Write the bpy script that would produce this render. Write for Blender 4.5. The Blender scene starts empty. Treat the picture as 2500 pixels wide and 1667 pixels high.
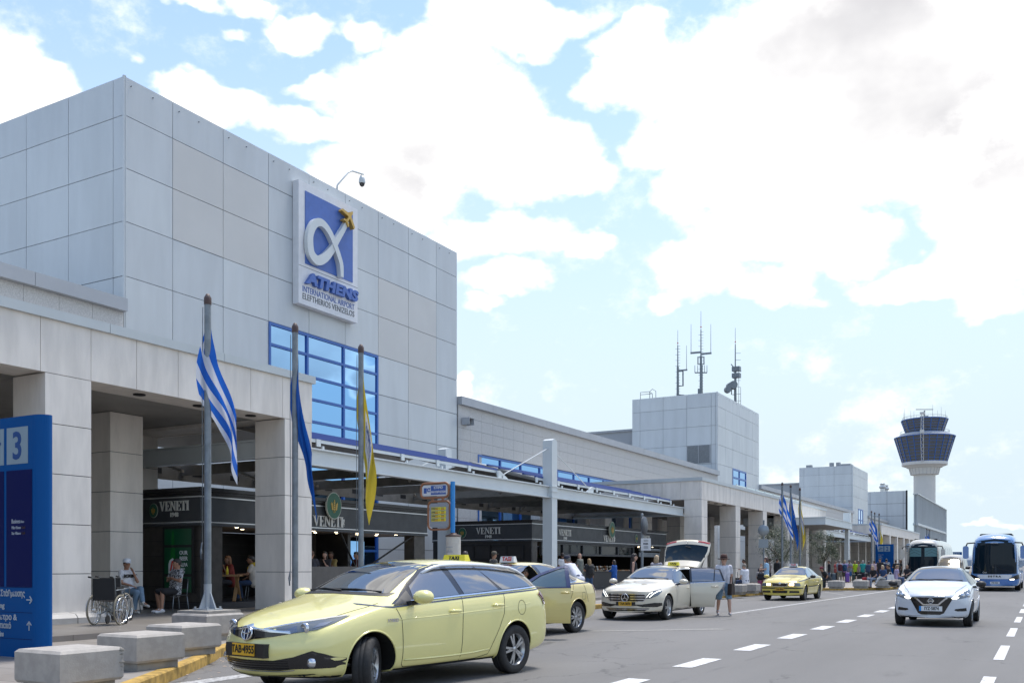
import bpy, bmesh, math, random
from mathutils import Vector, Matrix, geometry
from mathutils.bvhtree import BVHTree
R = math.radians
scene = bpy.context.scene
COL = scene.collection
random.seed(7)

# ------------------------------------------------------------------ camera
cam = bpy.data.objects.new('camera', bpy.data.cameras.new('camera'))
COL.objects.link(cam)
YAW = math.atan(1302/2293.)
cam.location = (0, 0, 1.45)
cam.rotation_euler = (R(90), 0, YAW)
cam.data.sensor_width = 36
cam.data.lens = 2293/2500*36
cam.data.shift_y = (1380-833.5)/2500
cam.data.clip_start = .1
cam.data.clip_end = 12000
scene.camera = cam

# ------------------------------------------------------------------ exposure
vs = scene.view_settings
vs.view_transform = 'Standard'; vs.look = 'None'; vs.gamma = 1; vs.use_curve_mapping = False
vs.exposure = 2.05

# ------------------------------------------------------------------ sun
SUN_AZ, SUN_EL = R(8), R(71)          # azimuth measured from +Y towards +X
sun = bpy.data.objects.new('sun', bpy.data.lights.new('sun', 'SUN'))
COL.objects.link(sun)
sun.data.energy = 1.0
sun.data.angle = R(16)
sun.data.color = (1, .95, .87)
sd = Vector((math.sin(SUN_AZ)*math.cos(SUN_EL), math.cos(SUN_AZ)*math.cos(SUN_EL), math.sin(SUN_EL)))
sun.rotation_euler = sd.to_track_quat('Z', 'Y').to_euler()
sun.location = (20, 30, 60)

# ------------------------------------------------------------------ node helper
class NT:
    def __init__(s, tree): s.t = tree; s.n = tree.nodes; s.l = tree.links
    def new(s, typ, **k):
        n = s.n.new(typ)
        for a, v in k.items(): setattr(n, a, v)
        return n
    def set(s, sock, v):
        if isinstance(v, bpy.types.NodeSocket): s.l.new(v, sock)
        elif v is not None: sock.default_value = v
    def math(s, op, a, b=None, c=None, clamp=False):
        n = s.new('ShaderNodeMath', operation=op, use_clamp=clamp)
        s.set(n.inputs[0], a)
        if b is not None: s.set(n.inputs[1], b)
        if c is not None: s.set(n.inputs[2], c)
        return n.outputs[0]
    def vmath(s, op, a, b=None):
        n = s.new('ShaderNodeVectorMath', operation=op)
        s.set(n.inputs[0], a)
        if b is not None: s.set(n.inputs[1], b)
        return n.outputs['Value'] if op in ('LENGTH', 'DOT_PRODUCT') else n.outputs[0]
    def noise(s, vec, scale, detail=4, rough=.55, dist=0, col=False):
        n = s.new('ShaderNodeTexNoise')
        if vec is not None: s.l.new(vec, n.inputs['Vector'])
        n.inputs['Scale'].default_value = scale; n.inputs['Detail'].default_value = detail
        n.inputs['Roughness'].default_value = rough; n.inputs['Distortion'].default_value = dist
        return n.outputs['Color' if col else 'Fac']
    def smooth(s, v, a, b, c=0., d=1.):
        n = s.new('ShaderNodeMapRange', interpolation_type='SMOOTHSTEP')
        s.set(n.inputs[0], v); s.set(n.inputs[1], a); s.set(n.inputs[2], b); s.set(n.inputs[3], c); s.set(n.inputs[4], d)
        return n.outputs[0]
    def mix(s, f, a, b, typ='MIX'):
        n = s.new('ShaderNodeMix', data_type='RGBA', blend_type=typ)
        s.set(n.inputs[0], f); s.set(n.inputs[6], a); s.set(n.inputs[7], b)
        return n.outputs[2]

def col4(c): return (c[0], c[1], c[2], 1)

# ------------------------------------------------------------------ world
world = bpy.data.worlds.new('World'); scene.world = world; world.use_nodes = True
def build_world():
    world.node_tree.nodes.clear()
    N = NT(world.node_tree)
    out = N.new('ShaderNodeOutputWorld')
    sky = N.new('ShaderNodeTexSky', sky_type='NISHITA')
    sky.sun_disc = False; sky.sun_elevation = SUN_EL; sky.sun_rotation = SUN_AZ
    sky.air_density = 1.0; sky.dust_density = .55; sky.ozone_density = 1.0; sky.altitude = 90
    bg = N.new('ShaderNodeBackground'); bg.inputs[1].default_value = .066
    d = N.vmath('NORMALIZE', N.new('ShaderNodeTexCoord').outputs['Generated'])
    sp = N.new('ShaderNodeSeparateXYZ'); N.l.new(d, sp.inputs[0])
    az = N.math('MULTIPLY', N.math('ARCTAN2', sp.outputs[0], sp.outputs[1]), 57.2958)
    el = N.math('MULTIPLY', N.math('ARCSINE', sp.outputs[2]), 57.2958)
    low = N.smooth(el, 4, 36, 0, 1)
    N.l.new(N.mix(low, (2.85, 3.35, 3.65, 1), sky.outputs[0]), bg.inputs[0])
    ae = N.new('ShaderNodeCombineXYZ'); N.l.new(az, ae.inputs[0]); N.l.new(el, ae.inputs[1])
    st = N.vmath('MULTIPLY', d, (1, 1, 1.5))
    warp = N.vmath('MULTIPLY', N.vmath('SUBTRACT', N.noise(st, 11, 4, .6, col=True), (.5, .5, .5)), (5, 4, 0))
    p = N.vmath('ADD', ae.outputs[0], warp)
    #          az     el    ra    re   strength   cumulus masses of this particular sky
    blobs = CLOUDS
    acc = None
    for a, e, ra, re, w in blobs:
        q = N.vmath('MULTIPLY', N.vmath('SUBTRACT', p, (a, e, 0)), (1/ra, 1/re, 0))
        v = N.math('MULTIPLY', N.math('SUBTRACT', 1.0, N.vmath('DOT_PRODUCT', q, q), clamp=True), w)
        acc = v if acc is None else N.math('SMOOTH_MAX', acc, v, .15)
    # the rest of the sky: broken cumulus all round
    inr = N.math('MULTIPLY', N.math('MULTIPLY', N.smooth(az, -72, -60), N.smooth(az, 6, 18, 1, 0)), N.smooth(el, 36, 46, 1, 0))
    side = N.math('MULTIPLY', N.math('MULTIPLY', N.smooth(az, 14, 24), N.smooth(az, 80, 100, 1, 0)), N.smooth(el, 40, 52, 1, 0))
    gen = N.math('MULTIPLY', N.math('MULTIPLY', N.smooth(N.noise(st, 3.6, 4, .5), .50, .66), N.smooth(el, 0, 6, .2, .8)), N.math('MULTIPLY', N.math('SUBTRACT', 1.0, side), N.smooth(N.math('ABSOLUTE', az), 100, 130, 1, .12)))
    fld = N.math('ADD', acc, N.math('MULTIPLY', gen, N.math('SUBTRACT', 1.0, inr)))
    n1 = N.noise(st, 8.5, 10, .66)
    n2 = N.noise(N.vmath('ADD', st, (3.1, 1.7, .4)), 24, 6, .6)
    den = N.math('ADD', fld, N.math('MULTIPLY', N.math('SUBTRACT', n1, .5), 1.45))
    den = N.math('ADD', den, N.math('MULTIPLY', N.math('SUBTRACT', n2, .5), .5))
    mask = N.smooth(den, .14, .70)
    # thick middles are greyer than the sunlit rims
    n3 = N.noise(N.vmath('ADD', st, (0, 0, .06)), 5.0, 5, .5)
    gray = N.math('MULTIPLY', N.smooth(den, .45, 1.25), N.smooth(n3, .28, .74))
    cc = N.mix(gray, (1.0, .985, .965, 1), (.51, .505, .52, 1))
    bc = N.new('ShaderNodeBackground'); N.l.new(cc, bc.inputs[0]); bc.inputs[1].default_value = CLOUD_STRENGTH
    ms = N.new('ShaderNodeMixShader'); N.l.new(mask, ms.inputs[0]); N.l.new(bg.outputs[0], ms.inputs[1]); N.l.new(bc.outputs[0], ms.inputs[2])
    N.l.new(ms.outputs[0], out.inputs[0])
CLOUD_STRENGTH = .37
CLOUDS = [(42.5, 12.4, 5.0, 2.4, 1.7), (37.5, 11.0, 3.0, 1.5, 1.6), (46, 16, 4, 1.8, 1.4), (-52, 44, 14, 5, 1.2), (-34, 50, 12, 5, 1.2), (-66, 53, 12, 5, 1.1), (-45, 58, 14, 4, 1.0), (-20, 42, 8, 4, 1.0), (41, 16.5, 3, .9, .7), (52, 11.5, 9, 4, 1.0), (62, 8, 6, 2.2, .8), (45, 15, 7, 2.5, .8), (57, 17, 10, 3, .9), (40, 22, 6, 3, .9), (30, 19, 5, 3, .8), (50, 26, 9, 4, 1.0), (36, 31, 7, 3, .9), (66, 24, 7, 3, .9), (47, 6, 6, 1.3, .6), (25, 27, 5, 3, .8), (72, 14, 6, 3, .8), (59, 34, 8, 4, .9), (-57.8, 24.4, 3.4, 2.9, 1.2), (-48.4, 29.6, 2.6, 0.6, 0.62), (-45.3, 29.8, 2.7, 0.7, 0.62), (-42.3, 28.8, 2.7, 1.0, 0.7), (-38.8, 29.0, 1.4, 1.0, 0.62), (-46.3, 28.5, 1.2, 0.5, 0.5), (-50.9, 26.4, 0.9, 0.5, 0.42), (-47.0, 25.0, 3.4, 1.6, 0.95), (-48.7, 25.4, 1.7, 0.8, 0.7), (-44.0, 24.4, 2.0, 1.2, 0.6), (-34.3, 25.2, 7.6, 4.5, 1.3), (-40.9, 26.4, 3.1, 0.8, 0.75), (-30.3, 29.9, 5.6, 1.9, 1.05), (-35.3, 28.5, 3.2, 1.4, 0.9), (-28.7, 23.3, 6.3, 2.7, 1.1), (-37.4, 21.7, 6.0, 2.5, 1.1), (-31.3, 19.4, 4.8, 1.8, 0.9), (-30.3, 17.0, 3.7, 1.2, 0.8), (-31.1, 15.7, 2.1, 0.7, 0.6), (-42.0, 24.3, 2.8, 1.5, 0.85), (-9.9, 25.6, 13.9, 6.7, 1.5), (-22.5, 26.7, 3.7, 1.6, 0.85), (-22.1, 28.6, 3.4, 1.4, 0.85), (-19.0, 23.8, 4.4, 2.2, 1.0), (-17.4, 21.5, 4.8, 2.1, 1.0), (-13.9, 19.2, 6.1, 2.5, 1.05), (-18.0, 17.1, 3.8, 1.9, 0.85), (-14.2, 16.0, 3.2, 1.5, 0.8), (-20.5, 15.7, 1.6, 0.9, 0.6), (-5.1, 15.3, 5.9, 1.6, 0.9), (-2.3, 14.1, 2.7, 1.3, 0.7), (-2.1, 19.2, 4.2, 5.0, 1.2), (-10.3, 17.9, 4.7, 2.0, 0.9), (-25.4, 18.8, 3.4, 1.0, 0.7), (-23.8, 19.1, 1.4, 0.6, 0.55), (-27.4, 19.8, 2.4, 0.8, 0.5), (-12.5, 14.8, 1.7, 0.6, 0.4), (-32.5, 10.8, 0.9, 0.7, 0.75), (-2.7, 2.4, 3.2, 0.3, 0.55), (-1.7, 1.0, 2.5, 0.4, 0.55), (-25.8, 30.1, 2.9, 1.0, 0.55), (-32.7, 30.8, 2.4, 0.8, 0.6)]
build_world()

# ------------------------------------------------------------------ materials
MATS = {}
def mat(name, c, rough=.5, metal=0, spec=.5, var=0, vscale=3., bump=0, bscale=40., coat=0, ior=None, emit=None, estr=0, alpha=None, trans=0, stretch=None, sheen=0):
    if name in MATS: return MATS[name]
    m = bpy.data.materials.new(name); m.use_nodes = True
    N = NT(m.node_tree); b = m.node_tree.nodes['Principled BSDF']
    b.inputs['Base Color'].default_value = col4(c); b.inputs['Roughness'].default_value = rough
    b.inputs['Metallic'].default_value = metal; b.inputs['Specular IOR Level'].default_value = spec
    if coat: b.inputs['Coat Weight'].default_value = coat; b.inputs['Coat Roughness'].default_value = .04
    if ior: b.inputs['IOR'].default_value = ior
    if trans: b.inputs['Transmission Weight'].default_value = trans
    if emit: b.inputs['Emission Color'].default_value = col4(emit); b.inputs['Emission Strength'].default_value = estr
    tc = N.new('ShaderNodeTexCoord').outputs['Object']
    if stretch: tc = N.vmath('MULTIPLY', tc, stretch)
    if var:
        f = N.smooth(N.noise(tc, vscale, 5, .6), .3, .7)
        c0 = tuple(max(0, x*(1-var)) for x in c); c1 = tuple(min(1, x*(1+var)) for x in c)
        N.l.new(N.mix(f, col4(c0), col4(c1)), b.inputs['Base Color'])
        r = N.smooth(N.noise(tc, vscale*2.3, 4, .6), .3, .7, max(0, rough-.06), min(1, rough+.06))
        N.l.new(r, b.inputs['Roughness'])
    if bump:
        bn = N.new('ShaderNodeBump'); bn.inputs['Strength'].default_value = bump; bn.inputs['Distance'].default_value = .01
        N.l.new(N.noise(tc, bscale, 4, .6), bn.inputs['Height']); N.l.new(bn.outputs[0], b.inputs['Normal'])
    MATS[name] = m
    return m

M = dict(
 panel=mat('metal_panel', (.545, .58, .595), .34, var=.05, vscale=.9, stretch=(1, 1, .18)),
 panel_b=mat('cool_metal_panel', (.515, .55, .57), .34, var=.05, vscale=.9, stretch=(1, 1, .18)),
 panel_warm=mat('warm_metal_panel', (.55, .55, .535), .38, var=.03, vscale=.35),
 joint=mat('dark_joint', (.10, .105, .11), .8),
 coping=mat('grey_coping', (.38, .40, .425), .45, var=.04, vscale=.5),
 granite=mat('speckled_granite', (.52, .515, .50), .7, var=.16, vscale=26),
 marble=mat('pale_marble', (.74, .69, .63), .55, var=.10, vscale=2.2, stretch=(1, 1, .22)),
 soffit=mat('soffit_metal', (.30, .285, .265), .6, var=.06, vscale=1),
 mirror=mat('blue_mirror_glass', (.26, .49, .79), .012, metal=1),
 blueframe=mat('blue_frame', (.035, .13, .42), .35),
 white=mat('white_steel', (.60, .64, .65), .35, var=.03, vscale=.8),
 under=mat('shaded_canopy_steel', (.20, .19, .17), .7, var=.15, vscale=2),  # canopy underframe steel, with the shade under the roof put into its darker colour
 bluecap=mat('blue_roof_cap', (.03, .07, .30), .35),
 black=mat('black_cladding', (.018, .018, .02), .38, var=.2, vscale=1.5),
 blackm=mat('matt_black', (.015, .015, .016), .7),
 fascia=mat('anthracite_fascia', (.035, .039, .044), .5, var=.12, vscale=1.2),
 silver=mat('silver_trim', (.62, .63, .63), .3, metal=.6),
 galv=mat('galvanised_steel', (.20, .225, .245), .45, metal=.35, var=.15, vscale=6),
 concrete=mat('cast_concrete', (.37, .345, .315), .85, var=.11, vscale=7, bump=.25, bscale=60),
 plinth=mat('stained_concrete', (.30, .28, .25), .9, var=.2, vscale=5),
 yellowpaint=mat('yellow_kerb_paint', (.40, .255, .06), .8, var=.35, vscale=7),
 roadpaint=mat('road_paint', (.52, .52, .51), .7, var=.10, vscale=9),
 totem=mat('totem_blue', (.0, .072, .26), .5, spec=.15), totemd=mat('totem_navy', (.001, .006, .075), .45, spec=.15), totemw=mat('totem_pale', (.24, .32, .38), .5),
 signblue=mat('sign_blue', (.06, .135, .42), .4, var=.06, vscale=3), signwhite=mat('sign_white', (.70, .71, .73), .45, var=.04, vscale=3),
 letblue=mat('letter_blue', (.05, .12, .40), .4), letgrey=mat('letter_grey', (.10, .11, .12), .5), gold=mat('gold_paint', (.50, .32, .07), .35, metal=.3),
 dkgreen=mat('dark_green', (.008, .085, .045), .4), glassdark=mat('dark_glass', (.012, .014, .016), .03, ior=1.9),
 wood=mat('pale_wood', (.40, .23, .10), .55, var=.2, vscale=6, stretch=(8, 1, 1)),
 tower=mat('tower_white', (.66, .645, .61), .6, var=.03, vscale=.2), towerglass=mat('tower_glass', (.17, .19, .21), .03, metal=.9),
 brown=mat('brown_tube', (.30, .13, .065), .45), skyblue=mat('sky_blue_post', (.02, .24, .62), .35), yellow=mat('label_yellow', (.82, .70, .05), .5), red=mat('signal_red', (.55, .03, .02), .45),
 cream=mat('cream_tin', (.60, .56, .50), .5, var=.08, vscale=8), rust=mat('red_oxide', (.085, .05, .042), .55),
 beige=mat('beige_soffit', (.38, .29, .22), .6),
)

# ------------------------------------------------------------------ mesh builder
class MB:
    def __init__(s): s.v = []; s.f = []; s.m = []; s.sm = []; s.vn = {}; s.pb = 0
    def add(s, vs, fs, mi=0, smooth=False):
        o = len(s.v); s.v += [tuple(v) for v in vs]
        for f in fs: s.f.append([i+o for i in f]); s.m.append(mi); s.sm.append(smooth)
        return s
    def box(s, x0, x1, y0, y1, z0, z1, mi=0, M4=None):
        x0, x1 = min(x0, x1), max(x0, x1); y0, y1 = min(y0, y1), max(y0, y1); z0, z1 = min(z0, z1), max(z0, z1)
        vs = [Vector(p) for p in ((x0,y0,z0),(x1,y0,z0),(x1,y1,z0),(x0,y1,z0),(x0,y0,z1),(x1,y0,z1),(x1,y1,z1),(x0,y1,z1))]
        if M4: vs = [M4 @ v for v in vs]
        return s.add(vs, [(0,3,2,1),(4,5,6,7),(0,1,5,4),(1,2,6,5),(2,3,7,6),(3,0,4,7)], mi)
    def cbox(s, c, size, mi=0, M4=None):
        return s.box(c[0]-size[0]/2, c[0]+size[0]/2, c[1]-size[1]/2, c[1]+size[1]/2, c[2]-size[2]/2, c[2]+size[2]/2, mi, M4)
    def cyl(s, p0, p1, r0, r1=None, n=12, mi=0, caps=True, smooth=True):
        p0, p1 = Vector(p0), Vector(p1); r1 = r0 if r1 is None else r1
        d = (p1-p0).normalized(); a = d.orthogonal().normalized(); b = d.cross(a)
        vs = []
        for i in range(n):
            t = 2*math.pi*i/n; u = a*math.cos(t)+b*math.sin(t); vs += [p0+u*r0, p1+u*r1]
        fs = [(2*i, 2*((i+1) % n), 2*((i+1) % n)+1, 2*i+1) for i in range(n)]
        s.add(vs, fs, mi, smooth)
        if caps: s.add(vs, [tuple(2*i for i in range(n))[::-1], tuple(2*i+1 for i in range(n))], mi)
        return s
    def bar(s, p0, p1, w, h, mi=0, up=(0,0,1)):
        p0, p1 = Vector(p0), Vector(p1); d = (p1-p0).normalized(); up = Vector(up)
        if abs(d.dot(up)) > .98: up = Vector((1,0,0))
        a = d.cross(up).normalized()*w/2; b = a.cross(d).normalized()*h/2
        vs = [p0-a-b, p0+a-b, p0+a+b, p0-a+b, p1-a-b, p1+a-b, p1+a+b, p1-a+b]
        return s.add(vs, [(0,3,2,1),(4,5,6,7),(0,1,5,4),(1,2,6,5),(2,3,7,6),(3,0,4,7)], mi)
    def tube(s, pts, r, n=8, mi=0, closed=False):
        pts = [Vector(p) for p in pts]; k = len(pts); rings = []
        rr = r if isinstance(r, (list, tuple)) else [r]*k
        a = None
        for i, p in enumerate(pts):
            d = (pts[(i+1) % k]-pts[i-1]) if closed else (pts[min(i+1, k-1)]-pts[max(i-1, 0)])
            d.normalize()
            if a is None: a = d.orthogonal().normalized()
            else:
                a = a-d*a.dot(d)
                a = a.normalized() if a.length > 1e-6 else d.orthogonal().normalized()
            b = d.cross(a); rings.append([p+(a*math.cos(2*math.pi*j/n)+b*math.sin(2*math.pi*j/n))*rr[i] for j in range(n)])
        vs = [v for rg in rings for v in rg]; fs = []
        for i in range(k if closed else k-1):
            i2 = (i+1) % k
            for j in range(n): j2 = (j+1) % n; fs.append((i*n+j, i*n+j2, i2*n+j2, i2*n+j))
        if not closed: fs += [tuple(range(n))[::-1], tuple((k-1)*n+j for j in range(n))]
        return s.add(vs, fs, mi, True)
    def lathe(s, prof, c=(0,0,0), axis='z', n=24, mi=0, smooth=True, M4=None):
        vs = []
        for r, h in prof:
            for i in range(n):
                t = 2*math.pi*i/n; x, y = r*math.cos(t), r*math.sin(t)
                v = {'z': (x, y, h), 'y': (x, h, y), 'x': (h, x, y)}[axis]
                v = Vector(v)+Vector(c)
                vs.append(M4 @ v if M4 else v)
        fs = []
        for k in range(len(prof)-1):
            for i in range(n):
                j = (i+1) % n; fs.append((k*n+i, k*n+j, (k+1)*n+j, (k+1)*n+i))
        return s.add(vs, fs, mi, smooth)
    def prism(s, poly, a, b, fn, mi=0):
        """extrude 2D poly; fn(u,v,w) -> 3D, w from a to b"""
        n = len(poly)
        vs = [Vector(fn(u, v, a)) for u, v in poly]+[Vector(fn(u, v, b)) for u, v in poly]
        fs = [(i, (i+1) % n, n+(i+1) % n, n+i) for i in range(n)]
        tri = geometry.tessellate_polygon([[Vector((u, v, 0)) for u, v in poly]])
        fs += [tuple(t) for t in tri]+[tuple(n+i for i in t[::-1]) for t in tri]
        return s.add(vs, fs, mi)
    def quad(s, a, b, c, d, mi=0): return s.add([a, b, c, d], [(0,1,2,3)], mi)
    def xf(s, M4):
        s.v = [tuple(M4 @ Vector(v)) for v in s.v]; m3 = M4.to_3x3(); s.vn = {i: (m3 @ n).normalized() for i, n in s.vn.items()}; return s
    def merge(s, o):
        k = len(s.v); s.vn.update({i+k: n for i, n in o.vn.items()}); s.v += o.v; s.f += [[i+k for i in f] for f in o.f]; s.m += o.m; s.sm += o.sm; return s

def link(o, parent=None):
    COL.objects.link(o)
    if parent is not None: o.parent = parent
    return o
def obj(name, mb, mats, parent=None, fix=True):
    me = bpy.data.meshes.new(name)
    me.from_pydata(mb.v, [], mb.f)
    if not isinstance(mats, (list, tuple)): mats = [mats]
    for m in mats: me.materials.append(m)
    me.polygons.foreach_set('material_index', mb.m)
    me.polygons.foreach_set('use_smooth', mb.sm)
    if mb.vn and len(mb.vn) == len(mb.v): fix = False
    if fix:
        bm = bmesh.new(); bm.from_mesh(me); bmesh.ops.recalc_face_normals(bm, faces=bm.faces); bm.to_mesh(me); bm.free()
    me.update()
    if mb.vn and len(mb.vn) == len(mb.v) and mb.f: me.normals_split_custom_set_from_vertices([mb.vn[i] for i in range(len(mb.v))])
    return link(bpy.data.objects.new(name, me), parent)
def tag(o, label, cat=None, group=None, kind=None):
    if label: o['label'] = label
    if cat: o['category'] = cat
    if group: o['group'] = group
    if kind: o['kind'] = kind
    return o
def thing(name, label, cat, loc=(0,0,0), rz=0, group=None):
    o = bpy.data.objects.new(name, None); o.empty_display_size = .3; COL.objects.link(o)
    o.location = loc; o.rotation_euler = (0, 0, rz)
    return tag(o, label, cat, group)
def structure(name, mb, mats): return tag(obj(name, mb, mats), None, kind='structure')
def dup(root, label=None, loc=None, rz=None):
    def cp(o, par):
        c = o.copy(); COL.objects.link(c); c.parent = par
        for ch in o.children: cp(ch, c)
        return c
    r = cp(root, None)
    if label: r['label'] = label
    if loc is not None: r.location = loc
    if rz is not None: r.rotation_euler = (0, 0, rz)
    return r

def text_mb(body, size, depth=.005, bold=0., shear=0., align='CENTER', M4=None, mi=0, spacing=1., width=1.):
    cu = bpy.data.curves.new('lettering', 'FONT'); cu.body = body; cu.size = size; cu.extrude = depth/2; cu.offset = bold
    cu.shear = shear; cu.align_x = align; cu.align_y = 'CENTER'; cu.space_character = spacing; cu.resolution_u = 3
    o = bpy.data.objects.new('lettering', cu); COL.objects.link(o)
    dg = bpy.context.evaluated_depsgraph_get(); ev = o.evaluated_get(dg); me = ev.to_mesh()
    mb = MB(); mb.add([(v.co.x*width, v.co.y, v.co.z) for v in me.vertices], [tuple(p.vertices) for p in me.polygons], mi)
    ev.to_mesh_clear(); COL.objects.unlink(o); bpy.data.objects.remove(o); bpy.data.curves.remove(cu)
    if M4: mb.xf(M4)
    return mb
def text_fit(body, width, cap, depth, M4, bold=0., shear=0., spacing=1.):
    mb = text_mb(body, 1, depth, bold=bold/cap*.7, shear=shear, spacing=spacing); xs = [v[0] for v in mb.v]; ys = [v[1] for v in mb.v]
    sx, sy, cx_, cy_ = width/(max(xs)-min(xs)), cap/(max(ys)-min(ys)), (max(xs)+min(xs))/2, (max(ys)+min(ys))/2
    mb.v = [((x-cx_)*sx, (y-cy_)*sy, z) for x, y, z in mb.v]
    return mb.xf(M4)
def frame_x(x, y, z, sx=1):     # text plane facing +X, reading along +Y
    return Matrix(((0,0,1,x),(1,0,0,y),(0,1,0,z),(0,0,0,1)))
def frame_ny(x, y, z):          # text plane facing -Y, reading along +X
    return Matrix(((1,0,0,x),(0,0,-1,y),(0,1,0,z),(0,0,0,1)))

def serif_word(word, h, depth=.02, mi=0):
    """condensed serif capitals built from strokes; returns MB centred on the origin in XY, extruded in Z"""
    mb = MB(); x = 0; T, t, s = .20*h, .075*h, .06*h
    def P(*pts): mb.prism([(px, py) for px, py in pts], -depth/2, depth/2, lambda u, v, w: (u, v, w), mi)
    def B(x0, x1, y0, y1): P((x0,y0),(x1,y0),(x1,y1),(x0,y1))
    for ch in word:
        if ch == 'V':
            w = .86*h; P((x+.08*h,h),(x+.08*h+T,h),(x+w*.62,0),(x+w*.5,0)); P((x+w-.16*h,h),(x+w-.09*h,h),(x+w*.60,0),(x+w*.54,.05*h))
            B(x, x+.36*h, h-s, h+.001); B(x+w-.26*h, x+w, h-s, h+.001)
        elif ch == 'E':
            w = .66*h; B(x+.07*h, x+.07*h+T, s, h-s); B(x, x+w-.04*h, h-s, h); B(x, x+w, 0, s); B(x+.07*h+T, x+w*.72, .48*h, .48*h+s)
            P((x+w-.1*h,h-s),(x+w-.04*h,h-s),(x+w-.04*h,h-.27*h)); P((x+w-.13*h,s),(x+w,s),(x+w,.3*h)); B(x+w*.66, x+w*.72, .39*h, .48*h); B(x+w*.66, x+w*.72, .54*h, .63*h)
        elif ch == 'N':
            w = .86*h; B(x+.1*h, x+.1*h+t, s, h-s); B(x+w-.1*h-t, x+w-.1*h, 0, h-s); P((x+.04*h,h-.002),(x+.04*h+T*1.2,h-.002),(x+w-.1*h,.0),(x+w-.1*h-t*.9,.0))
            B(x, x+.1*h, h-s, h); B(x, x+.28*h, 0, s); B(x+w-.28*h, x+w, h-s, h)
        elif ch == 'T':
            w = .72*h; B(x+w/2-T/2, x+w/2+T/2, s, h-s); B(x, x+w, h-s, h); B(x+w/2-.2*h, x+w/2+.2*h, 0, s)
            P((x,h-s),(x+.1*h,h-s),(x,h-.3*h)); P((x+w,h-s),(x+w-.1*h,h-s),(x+w,h-.3*h))
        elif ch == 'I':
            w = .36*h; B(x+w/2-T/2, x+w/2+T/2, s, h-s); B(x, x+w, h-s, h); B(x, x+w, 0, s)
        x += w+.05*h
    mb.v = [(vx-x/2, vy-h/2, vz) for vx, vy, vz in mb.v]
    return mb
# ================================================================== GROUND
def asphalt():
    m = bpy.data.materials.new('asphalt'); m.use_nodes = True; N = NT(m.node_tree); b = m.node_tree.nodes['Principled BSDF']
    tc = N.new('ShaderNodeTexCoord').outputs['Object']
    big = N.smooth(N.noise(N.vmath('MULTIPLY', tc, (1, .25, 1)), .35, 4, .6), .3, .7)
    fine = N.smooth(N.noise(tc, 70, 3, .7), .3, .7)
    spk = N.smooth(N.noise(tc, 160, 2, .7), .62, .72)
    c = N.mix(big, (.145, .140, .136, 1), (.18, .174, .169, 1))
    c = N.mix(N.math('MULTIPLY', fine, .45), c, (.10, .098, .096, 1))
    c = N.mix(N.math('MULTIPLY', spk, .6), c, (.32, .31, .30, 1))
    # worn lighter wheel lanes running along the road and darker joints between the mats
    sp = N.new('ShaderNodeSeparateXYZ'); N.l.new(tc, sp.inputs[0])
    ln = N.math('ABSOLUTE', N.math('SUBTRACT', N.math('FRACT', N.math('MULTIPLY', N.math('ADD', sp.outputs[0], N.math('MULTIPLY', N.noise(tc, .3, 2), .3)), 1/3.85)), .5))
    jt = N.smooth(ln, .485, .497)
    c = N.mix(N.math('MULTIPLY', jt, N.smooth(N.noise(tc, 1.2, 3), .42, .6, 0, .35)), c, (.07, .07, .07, 1))
    oil = N.math('MULTIPLY', N.smooth(N.noise(N.vmath('MULTIPLY', tc, (1, .3, 1)), .9, 5, .7), .58, .74), .5)
    c = N.mix(oil, c, (.07, .068, .066, 1))
    vo = N.new('ShaderNodeTexVoronoi', feature='DISTANCE_TO_EDGE'); vo.inputs['Scale'].default_value = .42
    N.l.new(N.vmath('ADD', tc, N.vmath('MULTIPLY', N.noise(tc, 1.6, 4, .6, col=True), (.9, .9, 0))), vo.inputs['Vector'])
    crk = N.math('MULTIPLY', N.smooth(vo.outputs['Distance'], .004, .010, 1, 0), N.smooth(N.noise(tc, .23, 2), .50, .58))
    c = N.mix(N.math('MULTIPLY', crk, .55), c, (.05, .05, .05, 1))
    trk = N.math('ABSOLUTE', N.math('SUBTRACT', N.math('FRACT', N.math('ADD', N.math('MULTIPLY', sp.outputs[0], 1/1.92), N.math('MULTIPLY', N.noise(tc, .12, 2), .25))), .5))
    c = N.mix(N.math('MULTIPLY', N.smooth(trk, .05, .22, .16, 0), N.smooth(N.noise(N.vmath('MULTIPLY', tc, (1, .15, 1)), 1.0, 4), .35, .65)), c, (.085, .083, .081, 1))
    N.l.new(c, b.inputs['Base Color']); b.inputs['Roughness'].default_value = .72; b.inputs['Specular IOR Level'].default_value = .35
    bn = N.new('ShaderNodeBump'); bn.inputs['Strength'].default_value = .5; bn.inputs['Distance'].default_value = .006
    N.l.new(N.noise(tc, 130, 3, .7), bn.inputs['Height']); N.l.new(bn.outputs[0], b.inputs['Normal'])
    return m
def paving(name, c, tile, joint):
    m = bpy.data.materials.new(name); m.use_nodes = True; N = NT(m.node_tree); b = m.node_tree.nodes['Principled BSDF']
    tc = N.new('ShaderNodeTexCoord').outputs['Object']
    br = N.new('ShaderNodeTexBrick', offset=0.5); N.l.new(N.vmath('MULTIPLY', tc, (1/tile, 1/tile, 1)), br.inputs['Vector'])
    br.inputs['Scale'].default_value = 1; br.inputs['Mortar Size'].default_value = .012; br.inputs['Brick Width'].default_value = 1; br.inputs['Row Height'].default_value = 1
    br.inputs['Color1'].default_value = col4(c); br.inputs['Color2'].default_value = col4([x*.85 for x in c]); br.inputs['Mortar'].default_value = col4(joint)
    dirt = N.smooth(N.noise(tc, 1.1, 6, .65), .35, .75)
    N.l.new(N.mix(N.math('MULTIPLY', dirt, .5), br.outputs[0], (c[0]*.6, c[1]*.55, c[2]*.48, 1)), b.inputs['Base Color'])
    b.inputs['Roughness'].default_value = .5
    return m
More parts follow.
